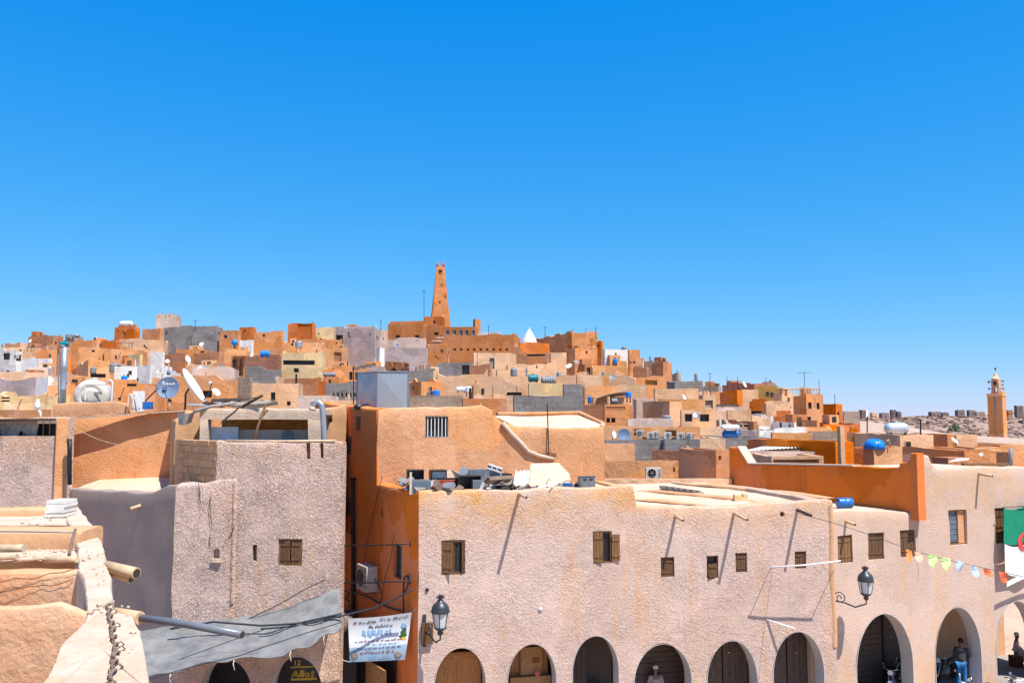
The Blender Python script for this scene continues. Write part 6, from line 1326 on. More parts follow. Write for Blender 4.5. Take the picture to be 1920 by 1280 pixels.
for pts in (((-10, 1092), (30, 1083), (62, 1085), (95, 1074), (118, 1072), (150, 1066)), ((20, 1108), (55, 1096), (90, 1100), (120, 1092), (138, 1085)), ((-10, 1112), (18, 1106), (36, 1099))):
    q = MB(); P_ = [f5.at(x, y, .028) for x, y in pts]; N_ = 24; Q = [along(P_, i/N_)+nz(along(P_, i/N_), 9, .018) for i in range(N_+1)]
    for a, b in zip(Q, Q[1:]): q.quad(a-Vector((0, 0, 1))*.004, b-Vector((0, 0, 1))*.004, b+Vector((0, 0, 1))*.004, a+Vector((0, 0, 1))*.004)
    q.build('crack', MATS['rust'], tr_)
# ------------------------------------------------------------------ roof-top things
UP = Vector((0, 0, 1))
def tank_v(x0, x1, y0, y1, Y, mat, label, group=None):
    c = at((x0+x1)/2, y1, Y); r = (x1-x0)/2/pxm(Y); h = (y1-y0)/pxm(Y); e = thing('water_tank', label, 'water tank', tuple(c), group)
    q = MB(); q.lathe([(r*.92, 0), (r, .03*h), (r, .28*h), (r*.97, .3*h), (r, .32*h), (r, .58*h), (r*.97, .6*h), (r, .62*h), (r, .84*h), (r*.86, .93*h), (r*.5, .985*h), (r*.35, h)], c, n=18); q.build('shell', MATS[mat], e)
    q = MB(); q.lathe([(r*.34, 0), (r*.34, .05*h), (0, .07*h)], c+UP*h*.99, n=12); q.build('lid', MATS['black_plastic'], e)
    for a in (.8, 2.4, 3.9, 5.5): q = MB(); p = c+Vector((r*.75*math.cos(a), r*.75*math.sin(a), 0)); q.cyl(p-UP*.5, p, .04, n=5); q.build('leg', MATS['iron'], e)
    return e
def tank_h(x0, x1, y0, y1, Y, mat, label, yaw=0., group=None, ends=.12):
    c = at((x0+x1)/2, (y0+y1)/2, Y); L = (x1-x0)/pxm(Y)/max(.5, math.cos(R(yaw))); r = (y1-y0)/2/pxm(Y); d = Vector((math.cos(R(yaw)), math.sin(R(yaw)), 0)); a = c-d*L/2
    e = thing('water_tank', label, 'water tank', tuple(c-UP*r), group); q = MB(); k = ends*L
    pr = [(0, 0), (r*.5, .12*k), (r*.85, .45*k), (r, k)]; n_ = 5
    for i in range(1, n_): pr += [(r, k+(L-2*k)*i/n_-.02), (r*.965, k+(L-2*k)*i/n_), (r, k+(L-2*k)*i/n_+.02)]
    pr += [(r, L-k), (r*.85, L-.45*k), (r*.5, L-.12*k), (0, L)]
    q.lathe(pr, a, d, 18); q.build('shell', MATS[mat], e)
    q = MB(); q.lathe([(r*.25, -.05), (r*.25, .07), (r*.2, .09), (0, .09)], c+UP*r*.99, n=10); q.build('lid', MATS[mat], e)
    n2 = Vector((-d.y, d.x, 0))
    for s_ in (-.3, .3): q = MB(); q.obox(c+d*L*s_-UP*(r*.92), d*.05, n2*r*.8, (0, 0, r*.22)); q.build('saddle', MATS['iron'], e)
    return e
def dish(px, py, Y, diam, az, el, mat, label, group='satellite dishes on the roofs', back=False):
    """az: 0 faces the camera, + turns to the photo's right"""
    c = at(px, py, Y); r = diam/2/pxm(Y); f = Vector((math.sin(R(az))*math.cos(R(el)), -math.cos(R(az))*math.cos(R(el)), math.sin(R(el))))
    e = thing('satellite_dish', label, 'satellite dish', tuple(c-UP*(r*1.2)), group); q = MB()
    q.lathe([(0, 0), (r*.35, .03*r), (r*.7, .11*r), (r, .24*r), (r*1.03, .25*r), (r*.99, .20*r), (r*.68, .075*r), (r*.3, -.01*r), (0, -.03*r)], c-f*.12*r, f, 24); q.build('bowl', MATS[mat], e)
    rt = f.cross(UP).normalized(); dn = rt.cross(f).normalized()*-1
    if dn.z > 0: dn = -dn
    tip = c+f*r*.95+dn*.35*r
    q = MB(); q.tube([c+dn*r*.92+f*.1*r, c+dn*.8*r+f*.5*r, tip], max(.012, r*.03), 5); q.build('feed_arm', MATS['iron'], e)
    q = MB(); q.cyl(tip, tip-(tip-c).normalized()*.16*r, .07*r, .05*r, 8); q.build('receiver', MATS['dish_white'], e)
    q = MB(); b = c-f*.16*r; q.tube([b, b-f*.2*r-UP*.2*r, b-f*.22*r-UP*1.5*r], max(.02, r*.05), 6); q.build('mast', MATS['iron'], e); return e
def aerial(px, y0, y1, Y, label, n=4, w_=10, yaw=20, lean=0):
    b, t = at(px, y1, Y), at(px+lean, y0, Y); e = thing('aerial', label, 'aerial', tuple(b), 'television aerials on the skyline'); r = max(.03, .55/pxm(Y))
    q = MB(); q.cyl(b-UP*1.0, t, r, r*.8, 6); q.build('mast', MATS['iron'], e)
    if n:
        d = Vector((math.cos(R(yaw)), math.sin(R(yaw)), .05)); L = w_/pxm(Y); p = t-UP*.15
        q = MB(); q.cyl(p-d*L*.5, p+d*L*.5, r*.7, n=5); q.build('boom', MATS['iron'], e); cr = Vector((-d.y, d.x, 0))
        for i in range(n): q = MB(); o = p+d*L*(-.45+.9*i/max(1, n-1)); q.cyl(o-cr*L*.25-d*L*.05, o+cr*L*.25+d*L*.05, r*.55, n=4); q.build('element', MATS['iron'], e)
    return e
def canopy(x0, x1, y, Y, label, mat='rust', posts=2, h=1.6):
    a, b = at(x0, y, Y), at(x1, y, Y); e = thing('pergola', label, 'pergola', tuple((a+b)/2-UP*h)); q = MB(); q.obox((a+b)/2+Vector((0, .8, 0)), (b-a)/2, (0, .9, .08), (0, 0, .06)); q.build('roof_sheet', MATS[mat], e)
    for p in (a, b):
        for yy in (.05, 1.5): q = MB(); o = p+Vector((.1 if p is a else -.1, yy, 0)); q.cyl(o-UP*h, o, .05, n=5); q.build('post', MATS['iron'], e)
    return e
# near roofs, left
c0, c1 = at(116.5, 770, 47), at(116.5, 651, 47); e = thing('flue', 'tall grey metal flue pipe standing up at the left', 'flue', tuple(c0)); r = 5.6/pxm(47)
q = MB(); q.lathe([(r, -.5), (r, (c1-c0).z*.33), (r*1.04, (c1-c0).z*.335), (r*1.04, (c1-c0).z*.345), (r, (c1-c0).z*.35), (r, (c1-c0).z*.68), (r*1.04, (c1-c0).z*.685), (r*1.04, (c1-c0).z*.695), (r, (c1-c0).z*.7), (r, (c1-c0).z)], c0, n=18); q.build('pipe', MATS['galvanised'], e)
q = MB(); q.lathe([(r*1.03, 0), (r*1.07, .06), (r, .1), (r*.5, .14), (0, .15)], c1, n=18); q.build('cap', MATS['pvc_grey'], e)
MB().cyl(at(109.5, 758, 47), at(109.5, 652, 47), .035, n=6).solo('thin_pole', MATS['tank_grey'], 'thin pole standing close beside the tall grey flue', 'pole')
# big cream tank, seen end on
c = at(171, 742, 46.2); d = Vector((.30, -.95, 0)).normalized(); r = 31.5/pxm(46); e = thing('water_tank', 'big cream coloured round water tank lying end on above the orange wall', 'water tank', tuple(c-UP*r))
q = MB(); q.lathe([(r*.97, -2.0), (r, -1.9), (r, -.15), (r*.985, 0), (r*.93, .12), (r*.8, .22), (r*.6, .28), (r*.56, .25), (r*.5, .25), (r*.46, .30), (r*.2, .33), (0, .335)], c, d, 32); q.build('shell', MATS['tank_cream'], e)
q = MB(); q.obox(c+d*.27+Vector((r*.45, 0, r*.16)), (.22, 0, 0), d*.02, (0, 0, .06)); q.build('stamp', MATS['tank_grey'], e)
q = MB(); q.lathe([(.2, 0), (.2, .1), (0, .12)], c+UP*r-d*.9, n=12); q.build('lid', MATS['tank_cream'], e)
pts = [at(x, y, 44.3) for x, y in ((159, 755), (160, 722), (162, 720), (200, 720), (206, 712), (211, 716), (210, 735), (209, 756))]
MB().tube([along(pts, i/30) for i in range(31)], .045, 6).solo('water_pipe', MATS['white_paint'], 'bent white water pipe in front of the big cream tank', 'pipe')
# grey dish with script, white tilted dish
e = dish(315.5, 727, 42.5, 41, 4, 12, 'dish_grey', 'large grey blue satellite dish with white script facing left of the camera')
r = 41/2/pxm(42.5); f = Vector((math.sin(R(4))*math.cos(R(12)), -math.cos(R(4))*math.cos(R(12)), math.sin(R(12)))); rt = Vector((math.cos(R(4)), math.sin(R(4)), 0)); u_ = rt.cross(-f)*-1; u_ = f.cross(rt)*-1 if f.cross(rt).z < 0 else f.cross(rt)
cc = at(315.5, 727, 42.5)
def dsh(u, v): rr_ = ((u-.5)**2+(v-.5)**2)**.5*2; return cc+rt*(u-.5)*2*r+u_*(.5-v)*2*r+f*(-.10*r+.26*r*rr_**2+.012)
strokes(dsh, [[(.22, .24), (.30, .22), (.24, .34), (.32, .32)], [(.36, .36), (.35, .36)], [(.4, .24), (.38, .34)], [(.44, .28), (.42, .34), (.47, .33), (.46, .28)], [(.52, .34), (.52, .29), (.56, .29), (.56, .34)], [(.6, .34), (.6, .29), (.64, .34), (.66, .29)], [(.72, .26), (.7, .35)], [(.76, .26), (.74, .35)]], .022, 'dish_white', e)
a, b = at(296, 728, 42.4), at(272, 752, 43.5); q = MB(); q.cyl(a, b, .035, n=6); q.build('stay', MATS['iron'], e)
q = MB(); p = at(316, 703, 42.2); q.lathe([(.06, 0), (.11, .1), (.07, .2), (.03, .3)], p, n=10); q.build('motor', MATS['dish_grey'], e)
q = MB(); a = at(318, 748, 42.5); q.cyl(a, a-UP*.9, .1, n=8); q.build('pedestal', MATS['cardboard'], e)
dish(360, 724, 41.5, 72, 97, 32, 'dish_white', 'large white satellite dish tilted edge on behind the scrap wood')
q = MB(); q.obox(at(260, 752, 43.2), (.22, .05, 0), (-.02, .1, 0), (0, 0, .45)); e = q.solo('solar_panel', MATS['glass_blue'], 'upright dark blue panel left of the grey dish', 'panel'); q = MB(); q.obox(at(260, 752, 43.1), (.27, .06, 0), (-.01, .04, 0), (0, 0, .5)); q.build('frame', MATS['white_paint'], e)
q = MB(); p = at(277, 767, 42.8); q.prism([(p.x-.2, p.y-.15), (p.x+.2, p.y-.15), (p.x+.2, p.y+.15), (p.x-.2, p.y+.15)], p.z, p.z+.36); q.solo('tub', MATS['blue_plastic'], 'small blue tub beside the upright dark blue panel', 'tub')
for x, lb in ((243, 'left one of the white plastic chair frames by the blue panel'), (252, 'right one of the white plastic chair frames by the blue panel')):
    pts = [at(xx, yy, 42.9) for xx, yy in ((x-4, 768), (x-2, 742), (x+2, 738), (x+6, 748), (x+9, 768))]; MB().tube([along(pts, i/14) for i in range(15)], .035, 5).solo('tube_frame', MATS['white_paint'], lb, 'chair frame')
q = MB(); q.sheet(lambda u, v: at(333+u*32-8*v*(u-.3), 772+10*math.sin(u*3)*.3+v*24-6*u*v, 30.9+.25*math.cos(u*5+v)), 14, 10).solo('hood_cloth', MATS['ash'], 'stiff grey brown cloth hood hanging at the corner of the roof shelter', 'cloth')
MB().tube([at(362, 772, 31), at(395, 762, 31.3), at(440, 755, 31.6)], .06, 6).solo('beam', MATS['ash'], 'pale weathered beam running from the cloth hood into the scrap heap', 'beam')
rr = random.Random(21)
hp = [('plank', 'ash'), ('plank', 'wood_dark'), ('stick', 'wood_dark'), ('plank', 'ash'), ('stick', 'rope'), ('plank', 'wood_dark'), ('plank', 'ash'), ('stick', 'wood_dark'), ('stick', 'ash'), ('plank', 'rope'), ('stick', 'wood_dark'), ('plank', 'ash'), ('stick', 'rope'), ('plank', 'wood_dark')]
for i, (nm, m) in enumerate(hp):
    x = 388+i*8.2+rr.uniform(-6, 6); y = 760-rr.uniform(0, 12)*math.sin(math.pi*(i+.5)/14); c = at(x, y, 31.6+rr.uniform(.0, 1.2)); c.z = max(c.z, at(x, 765, 31.8).z+.06)
    a = rr.uniform(-.5, .5); d = Vector((math.cos(a), rr.uniform(-.6, .6), math.sin(a)*.6)).normalized(); L = rr.uniform(.35, .85); n_ = d.orthogonal().normalized(); q = MB()
    if nm == 'plank': q.obox(c, d*L, n_*.07, d.cross(n_)*.018)
    else: q.tube([c-d*L, c+nz(c, 5, .06), c+d*L], .022, 5)
    q.solo('scrap_wood', MATS[m], 'weathered scrap wood piece in the tangled heap on the shelter roof', 'scrap wood', 'scrap wood heaped on the shelter roof')
a, b = at(478, 762, 31), at(493, 741, 31.2); MB().tube([at(455, 762, 31.3), at(476, 750, 31.2), at(492, 741, 31.1)], .05, 6).solo('branch', MATS['wood_dark'], 'dark thick branch rising out of the scrap heap to the right', 'branch')
q = MB(); q.tube([at(476, 828, 29.8), at(485, 795, 30.3), at(499, 757, 30.6)], .05, 6); q.tube([at(487, 785, 30.4), at(502, 768, 30.6)], .04, 5); q.solo('forked_prop', MATS['wood'], 'forked wooden prop leaning against the shelter slab', 'prop')
q = MB(); a, b = at(417, 790, 30.5), at(447, 766, 31); q.obox((a+b)/2, (b-a)/2, (.0, .02, 0), Vector((.1, 0, .12))).solo('loose_board', MATS['ash'], 'loose grey board hanging over the front edge of the shelter slab', 'board')
pts = [at(x, y, 30.4) for x, y in ((608, 828), (607, 800), (605, 770), (603, 759), (598, 754), (592, 755), (587, 762))]; r = .1
e = thing('roof_pipe', 'bent grey metal pipe with a crooked top beside the right shelter pillar', 'pipe', tuple(pts[0])); q = MB(); q.tube([along(pts, i/30) for i in range(31)], r, 12); q.build('pipe', MATS['galvanised'], e)
q = MB(); p = pts[-1]; q.lathe([(r*1.05, 0), (r*1.2, .1), (r*.95, .14)], p, (-.3, 0, -1), 12); q.build('elbow_mouth', MATS['cream_top'], e)
MB().tube([at(424, 826, 29.2), at(520, 827, 29.1), at(628, 826, 29.0)], .04, 6).solo('reed', MATS['cane'], 'long thin cane lying along the top of the tall stucco wall', 'cane')
q = MB(); q.tube([at(130.5, y, 33.9) for y in (822, 850, 880, 908)], .085, 8); q.solo('downpipe', MATS['iron'], 'black downpipe at the left end of the orange courtyard wall', 'pipe')
MB().tube(sag(at(130, 795, 34), at(345, 820, 31.5), .55), .011, 4).solo('wire', MATS['cane'], 'slack pale wire drooping across the orange courtyard wall', 'wire')
for pts, lb in (([(275, 887), (300, 886), (322, 884)], 'long dark stick lying on the cream courtyard floor'), ([(285, 909), (300, 905), (318, 904)], 'short dark stick at the edge of the cream courtyard floor')):
    P3 = [FSH.P(*FSH.hit(*pts[0], -.6), -.6)]; zf = zfl+.06; MB().tube([atz(x, y, zf+.05) for x, y in pts], .02, 5).solo('stick', MATS['wood_dark'], lb, 'stick')
c = at(70, 768, 57); e = thing('white_vase', 'white urn with a bent pipe above the barred roof opening', 'urn', tuple(c)); k = 1/pxm(57); q = MB(); q.lathe([(3*k, 0), (5*k, 3*k), (5.5*k, 8*k), (4*k, 14*k), (3*k, 17*k), (3.6*k, 19*k), (0, 20*k)], c, n=14); q.build('body', MATS['white_paint'], e)
q = MB(); q.tube([at(x, y, 56.5) for x, y in ((73, 769), (76, 774), (76, 786))], 2.2*k, 8); q.build('spout', MATS['white_paint'], e)
# galvanised tank and rust barrels on the upper house
FG = Fac(tuple(at(706, 760, 33.6).xy), 8); g = pxrect(FG, 706, 697, 765, 766); gt = thing('metal_tank', 'big square galvanised metal water tank with crossed creases on the upper house', 'water tank', tuple(FG.P(.6, g[2], -.6)))
dp = 1.25; cs = [FG.P(0, 0, 0).xy, FG.P(g[1]-g[0], 0, 0).xy, (FG.P(g[1]-g[0], 0, -dp)).xy, (FG.P(-.78, 0, -dp*.9)).xy]
for i, nm in enumerate(('front', 'right', 'rear', 'left')):
    a, b = cs[i], cs[(i+1) % 4]; n_ = Vector((b.y-a.y, a.x-b.x)).normalized()*.06; q = MB(); z0, z1 = g[2]-.1, g[3]; m_ = Vector(((a.x+b.x)/2+n_.x, (a.y+b.y)/2+n_.y, (z0+z1)/2))
    v = [Vector((a.x, a.y, z0)), Vector((b.x, b.y, z0)), Vector((b.x, b.y, z1)), Vector((a.x, a.y, z1)), m_]; q.add(v, [(0, 1, 4), (1, 2, 4), (2, 3, 4), (3, 0, 4)]); q.build('side_panel', MATS['galvanised'], gt)
q = MB(); q.quad(*[Vector((c_.x, c_.y, g[3])) for c_ in cs]); q.build('lid', MATS['galvanised'], gt)
for i in range(4):
    a, b = cs[i], cs[(i+1) % 4]; q = MB(); q.cyl((a.x, a.y, g[3]), (b.x, b.y, g[3]), .035, n=6); q.build('rim', MATS['pvc_grey'], gt)
    q = MB(); q.cyl((a.x, a.y, g[2]-.1), (a.x, a.y, g[3]), .025, n=6); q.build('corner_seam', MATS['pvc_grey'], gt)
MB().cyl(at(667, 763, 32.6), at(690, 761, 33.2), .1, n=12).solo('black_pipe', MATS['black_plastic'], 'fat black pipe end beside the galvanised tank', 'pipe')
for x0, x1, lb in ((725, 743, 'left one of the two rusty barrels on the galvanised tank'), (744, 762, 'right one of the two rusty barrels on the galvanised tank')):
    c = at((x0+x1)/2, 688, 34.3); r = 8.2/pxm(34.3); e = thing('barrel', lb, 'barrel', tuple(c-UP*r), 'rusty barrels on the metal tank'); q = MB(); d = Vector((.15, 1, 0)).normalized()
    q.lathe([(r*.85, -.02), (r*.95, -.03), (r, 0), (r, .3), (r*1.05, .32), (r, .34), (r, .6), (r*1.05, .62), (r, .64), (r, .9), (r*.85, .9)], c-d*.4, d, 18); q.build('drum', MATS['rust'], e); q = MB(); q.lathe([(0, 0), (r*.84, 0)], c-d*.405, -d, 18); q.build('head', MATS['clay_pipe'], e)
q = MB(); a, b = at(724, 679, 34.2), at(764, 681, 34.2); q.obox((a+b)/2+Vector((0, .3, 0)), (b-a)/2, (0, .4, 0), (0, 0, .03)); e = q.solo('barrel_rack', MATS['rust'], 'rusty rack plate lying over the two barrels', 'rack')
for x, y0, y1, lb in ((663, 686, 765, 'thin post left of the galvanised tank holding a metal sheet'), (766, 684, 765, 'thin post at the right corner of the galvanised tank')): MB().cyl(at(x, y1, 35), at(x, y0, 35), .022, n=5).solo('post', MATS['iron'], lb, 'post')
q = MB(); q.sheet(lambda u, v: at(660+u*42, 689-u*9+v*6-1.2*math.sin(u*20), 35+v*1.2), 24, 3).solo('tin_sheet', MATS['tank_grey'], 'crumpled grey tin sheet on posts left of the rusty barrels', 'sheet')
# ---- junk on the arcade roof (roof level zroof), by the parapet
def jb(x0, x1, y0, y1, o, dp, name, mat, label, cat, open_top=False, front=None, group='junk on the arcade roof', parts=()):
    t0 = F1.hit(x0, y1, o)[0]; t1 = F1.hit(x1, y1, o)[0]; zb_ = zroof; zt = max(zb_+.12, F1.hit((x0+x1)/2, y0, o)[1]); c = F1.P((t0+t1)/2, zb_, o-dp/2)
    e = thing(name, label, cat, tuple(c), group); th = .025
    if open_top or front == 'open':
        q = MB(); q.fbox(F1, t0, t1, zb_, zb_+th, o-dp, o); q.build('bottom', MATS[mat], e)
        sides = [(t0, t0+th, o-dp, o), (t1-th, t1, o-dp, o), (t0+th, t1-th, o-dp, o-dp+th)]
        if front != 'open': sides.append((t0+th, t1-th, o-th, o))
        for a, b, oa, ob in sides: q = MB(); q.fbox(F1, a, b, zb_+th, zt, oa, ob); q.build('side', MATS[mat], e)
        if front == 'open': q = MB(); q.fbox(F1, t0, t1, zt, zt+th, o-dp, o); q.build('top', MATS[mat], e)
    else:
        q = MB(); q.fbox(F1, t0, t1, zb_, zt, o-dp, o); q.build('body', MATS[mat], e)
        if front == 'screen':
            q = MB(); q.fbox(F1, t0+.06, t1-.06, zb_+.08, zt-.06, o, o+.012); q.build('screen', MATS['glass_blue'], e)
    return e, (t0, t1, zb_, zt)
JB = [(764, 795, 882, 905, -.9, .4, 'cabinet', 'black_plastic', 'open black cabinet full of white scraps at the left of the junk', 'cabinet', 'open'), (768, 772, 885, 915, -.35, .08, 'box_flap', 'board_beige', 'upright beige board strip at the left end of the junk', 'board', None),
      (772, 808, 900, 914, -.35, .5, 'television', 'grey_plastic', 'dark television lying under a bent wire in the junk', 'television', 'screen'), (807, 838, 881, 898, -1.2, .45, 'stereo', 'black_plastic', 'black stereo case with a blue grey front behind the red crate', 'stereo', 'screen'),
      (860, 902, 893, 913, -.5, .45, 'table_frame', 'black_plastic', 'black open frame like a small table in the junk', 'frame', 'open'), (887, 912, 900, 914, -.32, .4, 'television', 'grey_plastic', 'small grey box television right of the black frame', 'television', 'screen'),
      (815, 860, 896, 912, -.9, .4, 'cabinet', 'black_plastic', 'long black chest behind the red crate', 'chest', None), (880, 935, 880, 897, -1.6, .5, 'panel', 'grey_plastic', 'grey panel lying behind the black frame', 'panel', None), (944, 960, 888, 905, -1.0, .4, 'engine_block', 'iron', 'dark machine part beside the white sheet', 'machine part', None)]
for x0, x1, y0, y1, o, dp, nm, m, lb, ct, fr in JB: jb(x0, x1, y0, y1, o, dp, nm, m, lb, ct, False, fr)
for (x0, x1, y0, y1, o, m, lb) in ((816, 851, 901, 915, -.3, 'red_plastic', 'bright red plastic crate near the parapet'), (1089, 1116, 893, 910, -.4, 'grey_plastic', 'dark grey plastic crate at the right end of the junk')):
    e, (t0, t1, zb_, zt) = jb(x0, x1, y0, y1, o, .4, 'crate', m, lb, 'crate', True)
    for i in range(2): q = MB(); tm = t0+(t1-t0)*(.28+.44*i); q.fbox(F1, tm-.06, tm+.06, zt-.12, zt-.07, o, o+.01); q.build('handle_slot', MATS['pane_dark'], e)
    q = MB(); q.fbox(F1, t0-.015, t1+.015, zt, zt+.03, o, o+.02); q.build('rim', MATS[m], e)
c = F1.at(1064, 908, -.5); c.z = zroof; k = 1/pxm(c.y); e = thing('bucket', 'small blue bucket between the pale board and the grey crate', 'bucket', tuple(c), 'junk on the arcade roof'); q = MB(); q.lathe([(6*k, 0), (6.3*k, 1*k), (8.5*k, 14*k), (9*k, 14.6*k), (8.4*k, 15*k), (7.8*k, 13*k), (5.8*k, 1*k), (0, 1*k)], c, n=18); q.build('pail', MATS['blue_plastic'], e)
q = MB(); q.tube([c+Vector((8.6*k*math.cos(a), 0, 14*k+5*k*math.sin(a))) for a in [math.pi*i/10 for i in range(11)]], .012, 5); q.build('bail', MATS['iron'], e)
def leaning(ptsf, mat, name, label, cat, th=.03):
    q = MB(); n = len(ptsf); q.v += ptsf+[p+Vector((.0, th, .01)) for p in ptsf]; q.face(range(n)); q.face(tuple(n+i for i in reversed(range(n))))
    for i in range(n): q.face((i, n+i, n+(i+1) % n, (i+1) % n))
    return q.solo(name, MATS[mat], label, cat, 'junk on the arcade roof')
def fo(x, y, o): return F1.at(x, y, o)
def frf(x, o): p = F1.P(F1.hit(x, 908, o)[0], zroof, o); return p
leaning([frf(992, -1.1), frf(1072, -1.1), fo(1068, 889, -1.5), fo(1048, 868, -1.9), fo(995, 869, -1.9)], 'board_beige', 'plywood_sheet', 'large beige plywood sheet leaning against the orange stair house', 'board')
leaning([frf(840, -1.0), frf(868, -.9), fo(862, 888, -1.0), fo(845, 879, -1.3), fo(838, 884, -1.3)], 'cane', 'cardboard_sheet', 'torn tan cardboard behind the red crate', 'cardboard')
leaning([frf(856, -1.6), frf(880, -1.6), fo(878, 877, -1.7), fo(862, 877, -1.7)], 'galvanised', 'glass_sheet', 'pale bluish glass sheet standing in the middle of the junk', 'glass sheet')
leaning([frf(914, -.9), frf(940, -.9), fo(941, 880, -1.0), fo(920, 878, -1.0)], 'tank_grey', 'grey_slab', 'tall grey slab under the white slotted bracket', 'slab')
q = MB(); a, b = fo(915, 873, -.9), fo(940, 881, -.85); d = (b-a); q.obox((a+b)/2, d*.53, Vector((0, .05, 0)), d.normalized().cross(Vector((0, 1, 0)))*.09); e = q.solo('slotted_bracket', MATS['white_paint'], 'white slotted bracket lying on top of the grey slab', 'bracket')
for f_ in (.12, .5, .88): q = MB(); p = a.lerp(b, f_)-Vector((0, .052, 0)); q.obox(p, d.normalized()*.07, (0, .004, 0), (0, 0, .028)); q.build('slot', MATS['pane_dark'], e)
def wsheet(u, v):
    x = 905+u*75+v*10; yb = 912-(u**2.2)*30+v*2; o = -.25-.9*u-.3*v
    p = fo(x+10*v, yb-3*abs(math.sin(v*11))*u, o); p.z = max(p.z, zroof+.03+.1*u); return p
q = MB(); q.sheet(wsheet, 24, 20).solo('corrugated_sheet', MATS['sheet_white'], 'curved white corrugated sheet in the middle of the junk', 'sheet', 'junk on the arcade roof')
q = MB(); q.sheet(lambda u, v: fo(962+u*28+v*4, 883+26*(1-v)-2*math.sin(u*22), -.55-.35*v), 26, 8).solo('corrugated_sheet', MATS['sheet_white'], 'upright rippled white sheet right of the curved one', 'sheet', 'junk on the arcade roof')
rr = random.Random(4)
for i in range(84):
    x = rr.choice([rr.uniform(757, 860), rr.uniform(757, 990), rr.uniform(905, 1060), rr.uniform(985, 1090)]); o = rr.uniform(-1.5, -.22); c = frf(x, o)+UP*(rr.choice((0, 0, .12, .3)) if x < 960 else 0); s_ = rr.uniform(.06, .2)*(1.35 if x < 960 else 1); q = MB(); m = rr.choice(['sheet_white', 'grey_plastic', 'wood', 'tank_grey', 'rope', 'black_plastic', 'black_plastic', 'iron', 'ash'])
    d = Vector((rr.uniform(-1, 1), rr.uniform(-1, 1), rr.uniform(-.1, .5))).normalized(); n_ = d.orthogonal().normalized()
    if i % 3: q.obox(c+UP*s_*.5, d*s_*rr.uniform(.8, 2), n_*s_*.5, d.cross(n_)*s_*.25)
    else: q.tube([c+UP*.03, c+d*s_+UP*.1, c+d*s_*2.5+UP*.03], .014, 5)
    q.solo('scrap', MATS[m], 'small loose scrap lying between the bigger junk on the arcade roof', 'scrap', 'small scraps on the arcade roof')
c = frf(1022, -.6); k = 1/pxm(c.y); q = MB(); pts = [c, c+Vector((.05, 0, .25)), c+Vector((.12, 0, .42)), c+Vector((.2, 0, .36))]; q.tube(pts, .012, 5).solo('hook_wire', MATS['iron'], 'thin hooked wire standing up in front of the plywood sheet', 'wire')
c = frf(1025, -.45); q = MB(); q.sheet(lambda u, v: c+Vector((-.3+.6*u, -.05+.1*v, .12+.22*u*u+.05*math.sin(v*3))), 10, 3).solo('curved_strip', MATS['dish_white'], 'white curved strip below the plywood sheet', 'strip')
# objects on the lower flat roof and behind
e = ac_unit(at(1224.5, 886, 43.2), (1, .0, 0), (0, -1, 0), 28/pxm(43.2), 19.5/pxm(43.2), .4, 'white air conditioner standing alone against the orange wall house')
b0 = atz(1584, 952, zr2); kk = 1/pxm(b0.y); e = thing('barrel', 'dark blue plastic barrel lying at the foot of the burnt orange wall', 'barrel', tuple(b0)); q = MB(); d = Vector((1, .1, 0)).normalized(); r = 9.5*kk
q.lathe([(r*.8, 0), (r*.95, .02), (r, .06), (r, .2), (r*1.04, .22), (r, .24), (r, .4), (r*1.04, .42), (r, .44), (r, .54), (r*.95, .58), (r*.8, .6)], b0+UP*r-d*.3, d, 18); q.build('drum', MATS['blue_plastic'], e); q = MB(); q.lathe([(.05, 0), (.05, .03), (0, .03)], b0+UP*r*1.5-d*.3, -d, 8); q.build('bung', MATS['black_plastic'], e)
for x0, x1, y0, y1, lb, m in ((1378, 1392, 928, 939, 'left of two pale yellow blocks on the cream flat roof', 'town_Y'), (1394, 1402, 926, 934, 'right smaller pale yellow block on the cream flat roof', 'town_Y')):
    a, b = atz(x0, y1, zroof2), atz(x1, y1, zroof2); q = MB(); q.box((a.x, a.y, zroof2), (b.x, a.y+.3, zroof2+(y1-y0)/pxm(a.y))).wobble(5, .02).solo('stone_block', MATS[m], lb, 'block')
a, b = atz(1243, 917, zroof2), atz(1311, 927, zroof2); q = MB()
for i in range(7): f_ = i/6; p = a.lerp(b, f_); q.obox(p+UP*.08, (b-a)*.06, (0, .4, 0), (0, 0, .05))
q.obox((a+b)/2+UP*.14, (b-a)*.52, (0, .05, 0), (0, 0, .02)); q.solo('pallet', MATS['ash'], 'grey slatted pallet lying on the cream flat roof', 'pallet')
# white corrugated roof with orange post
e = thing('corrugated_canopy', 'long white corrugated tin roof above the pale pink house behind the orange wall', 'roof sheet', tuple(at(1480, 842, 49)))
A_, B_, C_, D_ = at(1395, 845, 49.5), at(1576, 834, 50.5), at(1574, 824.5, 57), at(1465, 829, 56)
q = MB(); q.sheet(lambda u, v: A_.lerp(B_, u).lerp(D_.lerp(C_, u), v)+UP*(.022*math.sin(u*150)+.05*math.sin(u*6)*v), 240, 4); q.build('sheet', MATS['dish_white'], e)
q = MB(); q.cyl(A_-UP*.15, B_-UP*.15, .06, n=5); q.build('purlin', MATS['wood_dark'], e)
c = at(1578.5, 871, 44.5); w_ = 4.6/pxm(44.5); zt = at(1578.5, 800, 44.5).z; q = MB()
for i in range(7): z0, z1 = c.z-1.2+(zt-c.z+1.2)*i/7, c.z-1.2+(zt-c.z+1.2)*(i+1)/7; q.obox(Vector((c.x, c.y, (z0+z1)/2)), (w_*.95, w_*.3, 0), (-w_*.3, w_*.95, 0), (0, 0, (z1-z0)/2+.003*i))
q.v = [v+nz(v, 2, .02) for v in q.v]; q.solo('post', MATS['tan_wall'], 'tall square orange post right of the white corrugated roof', 'post')
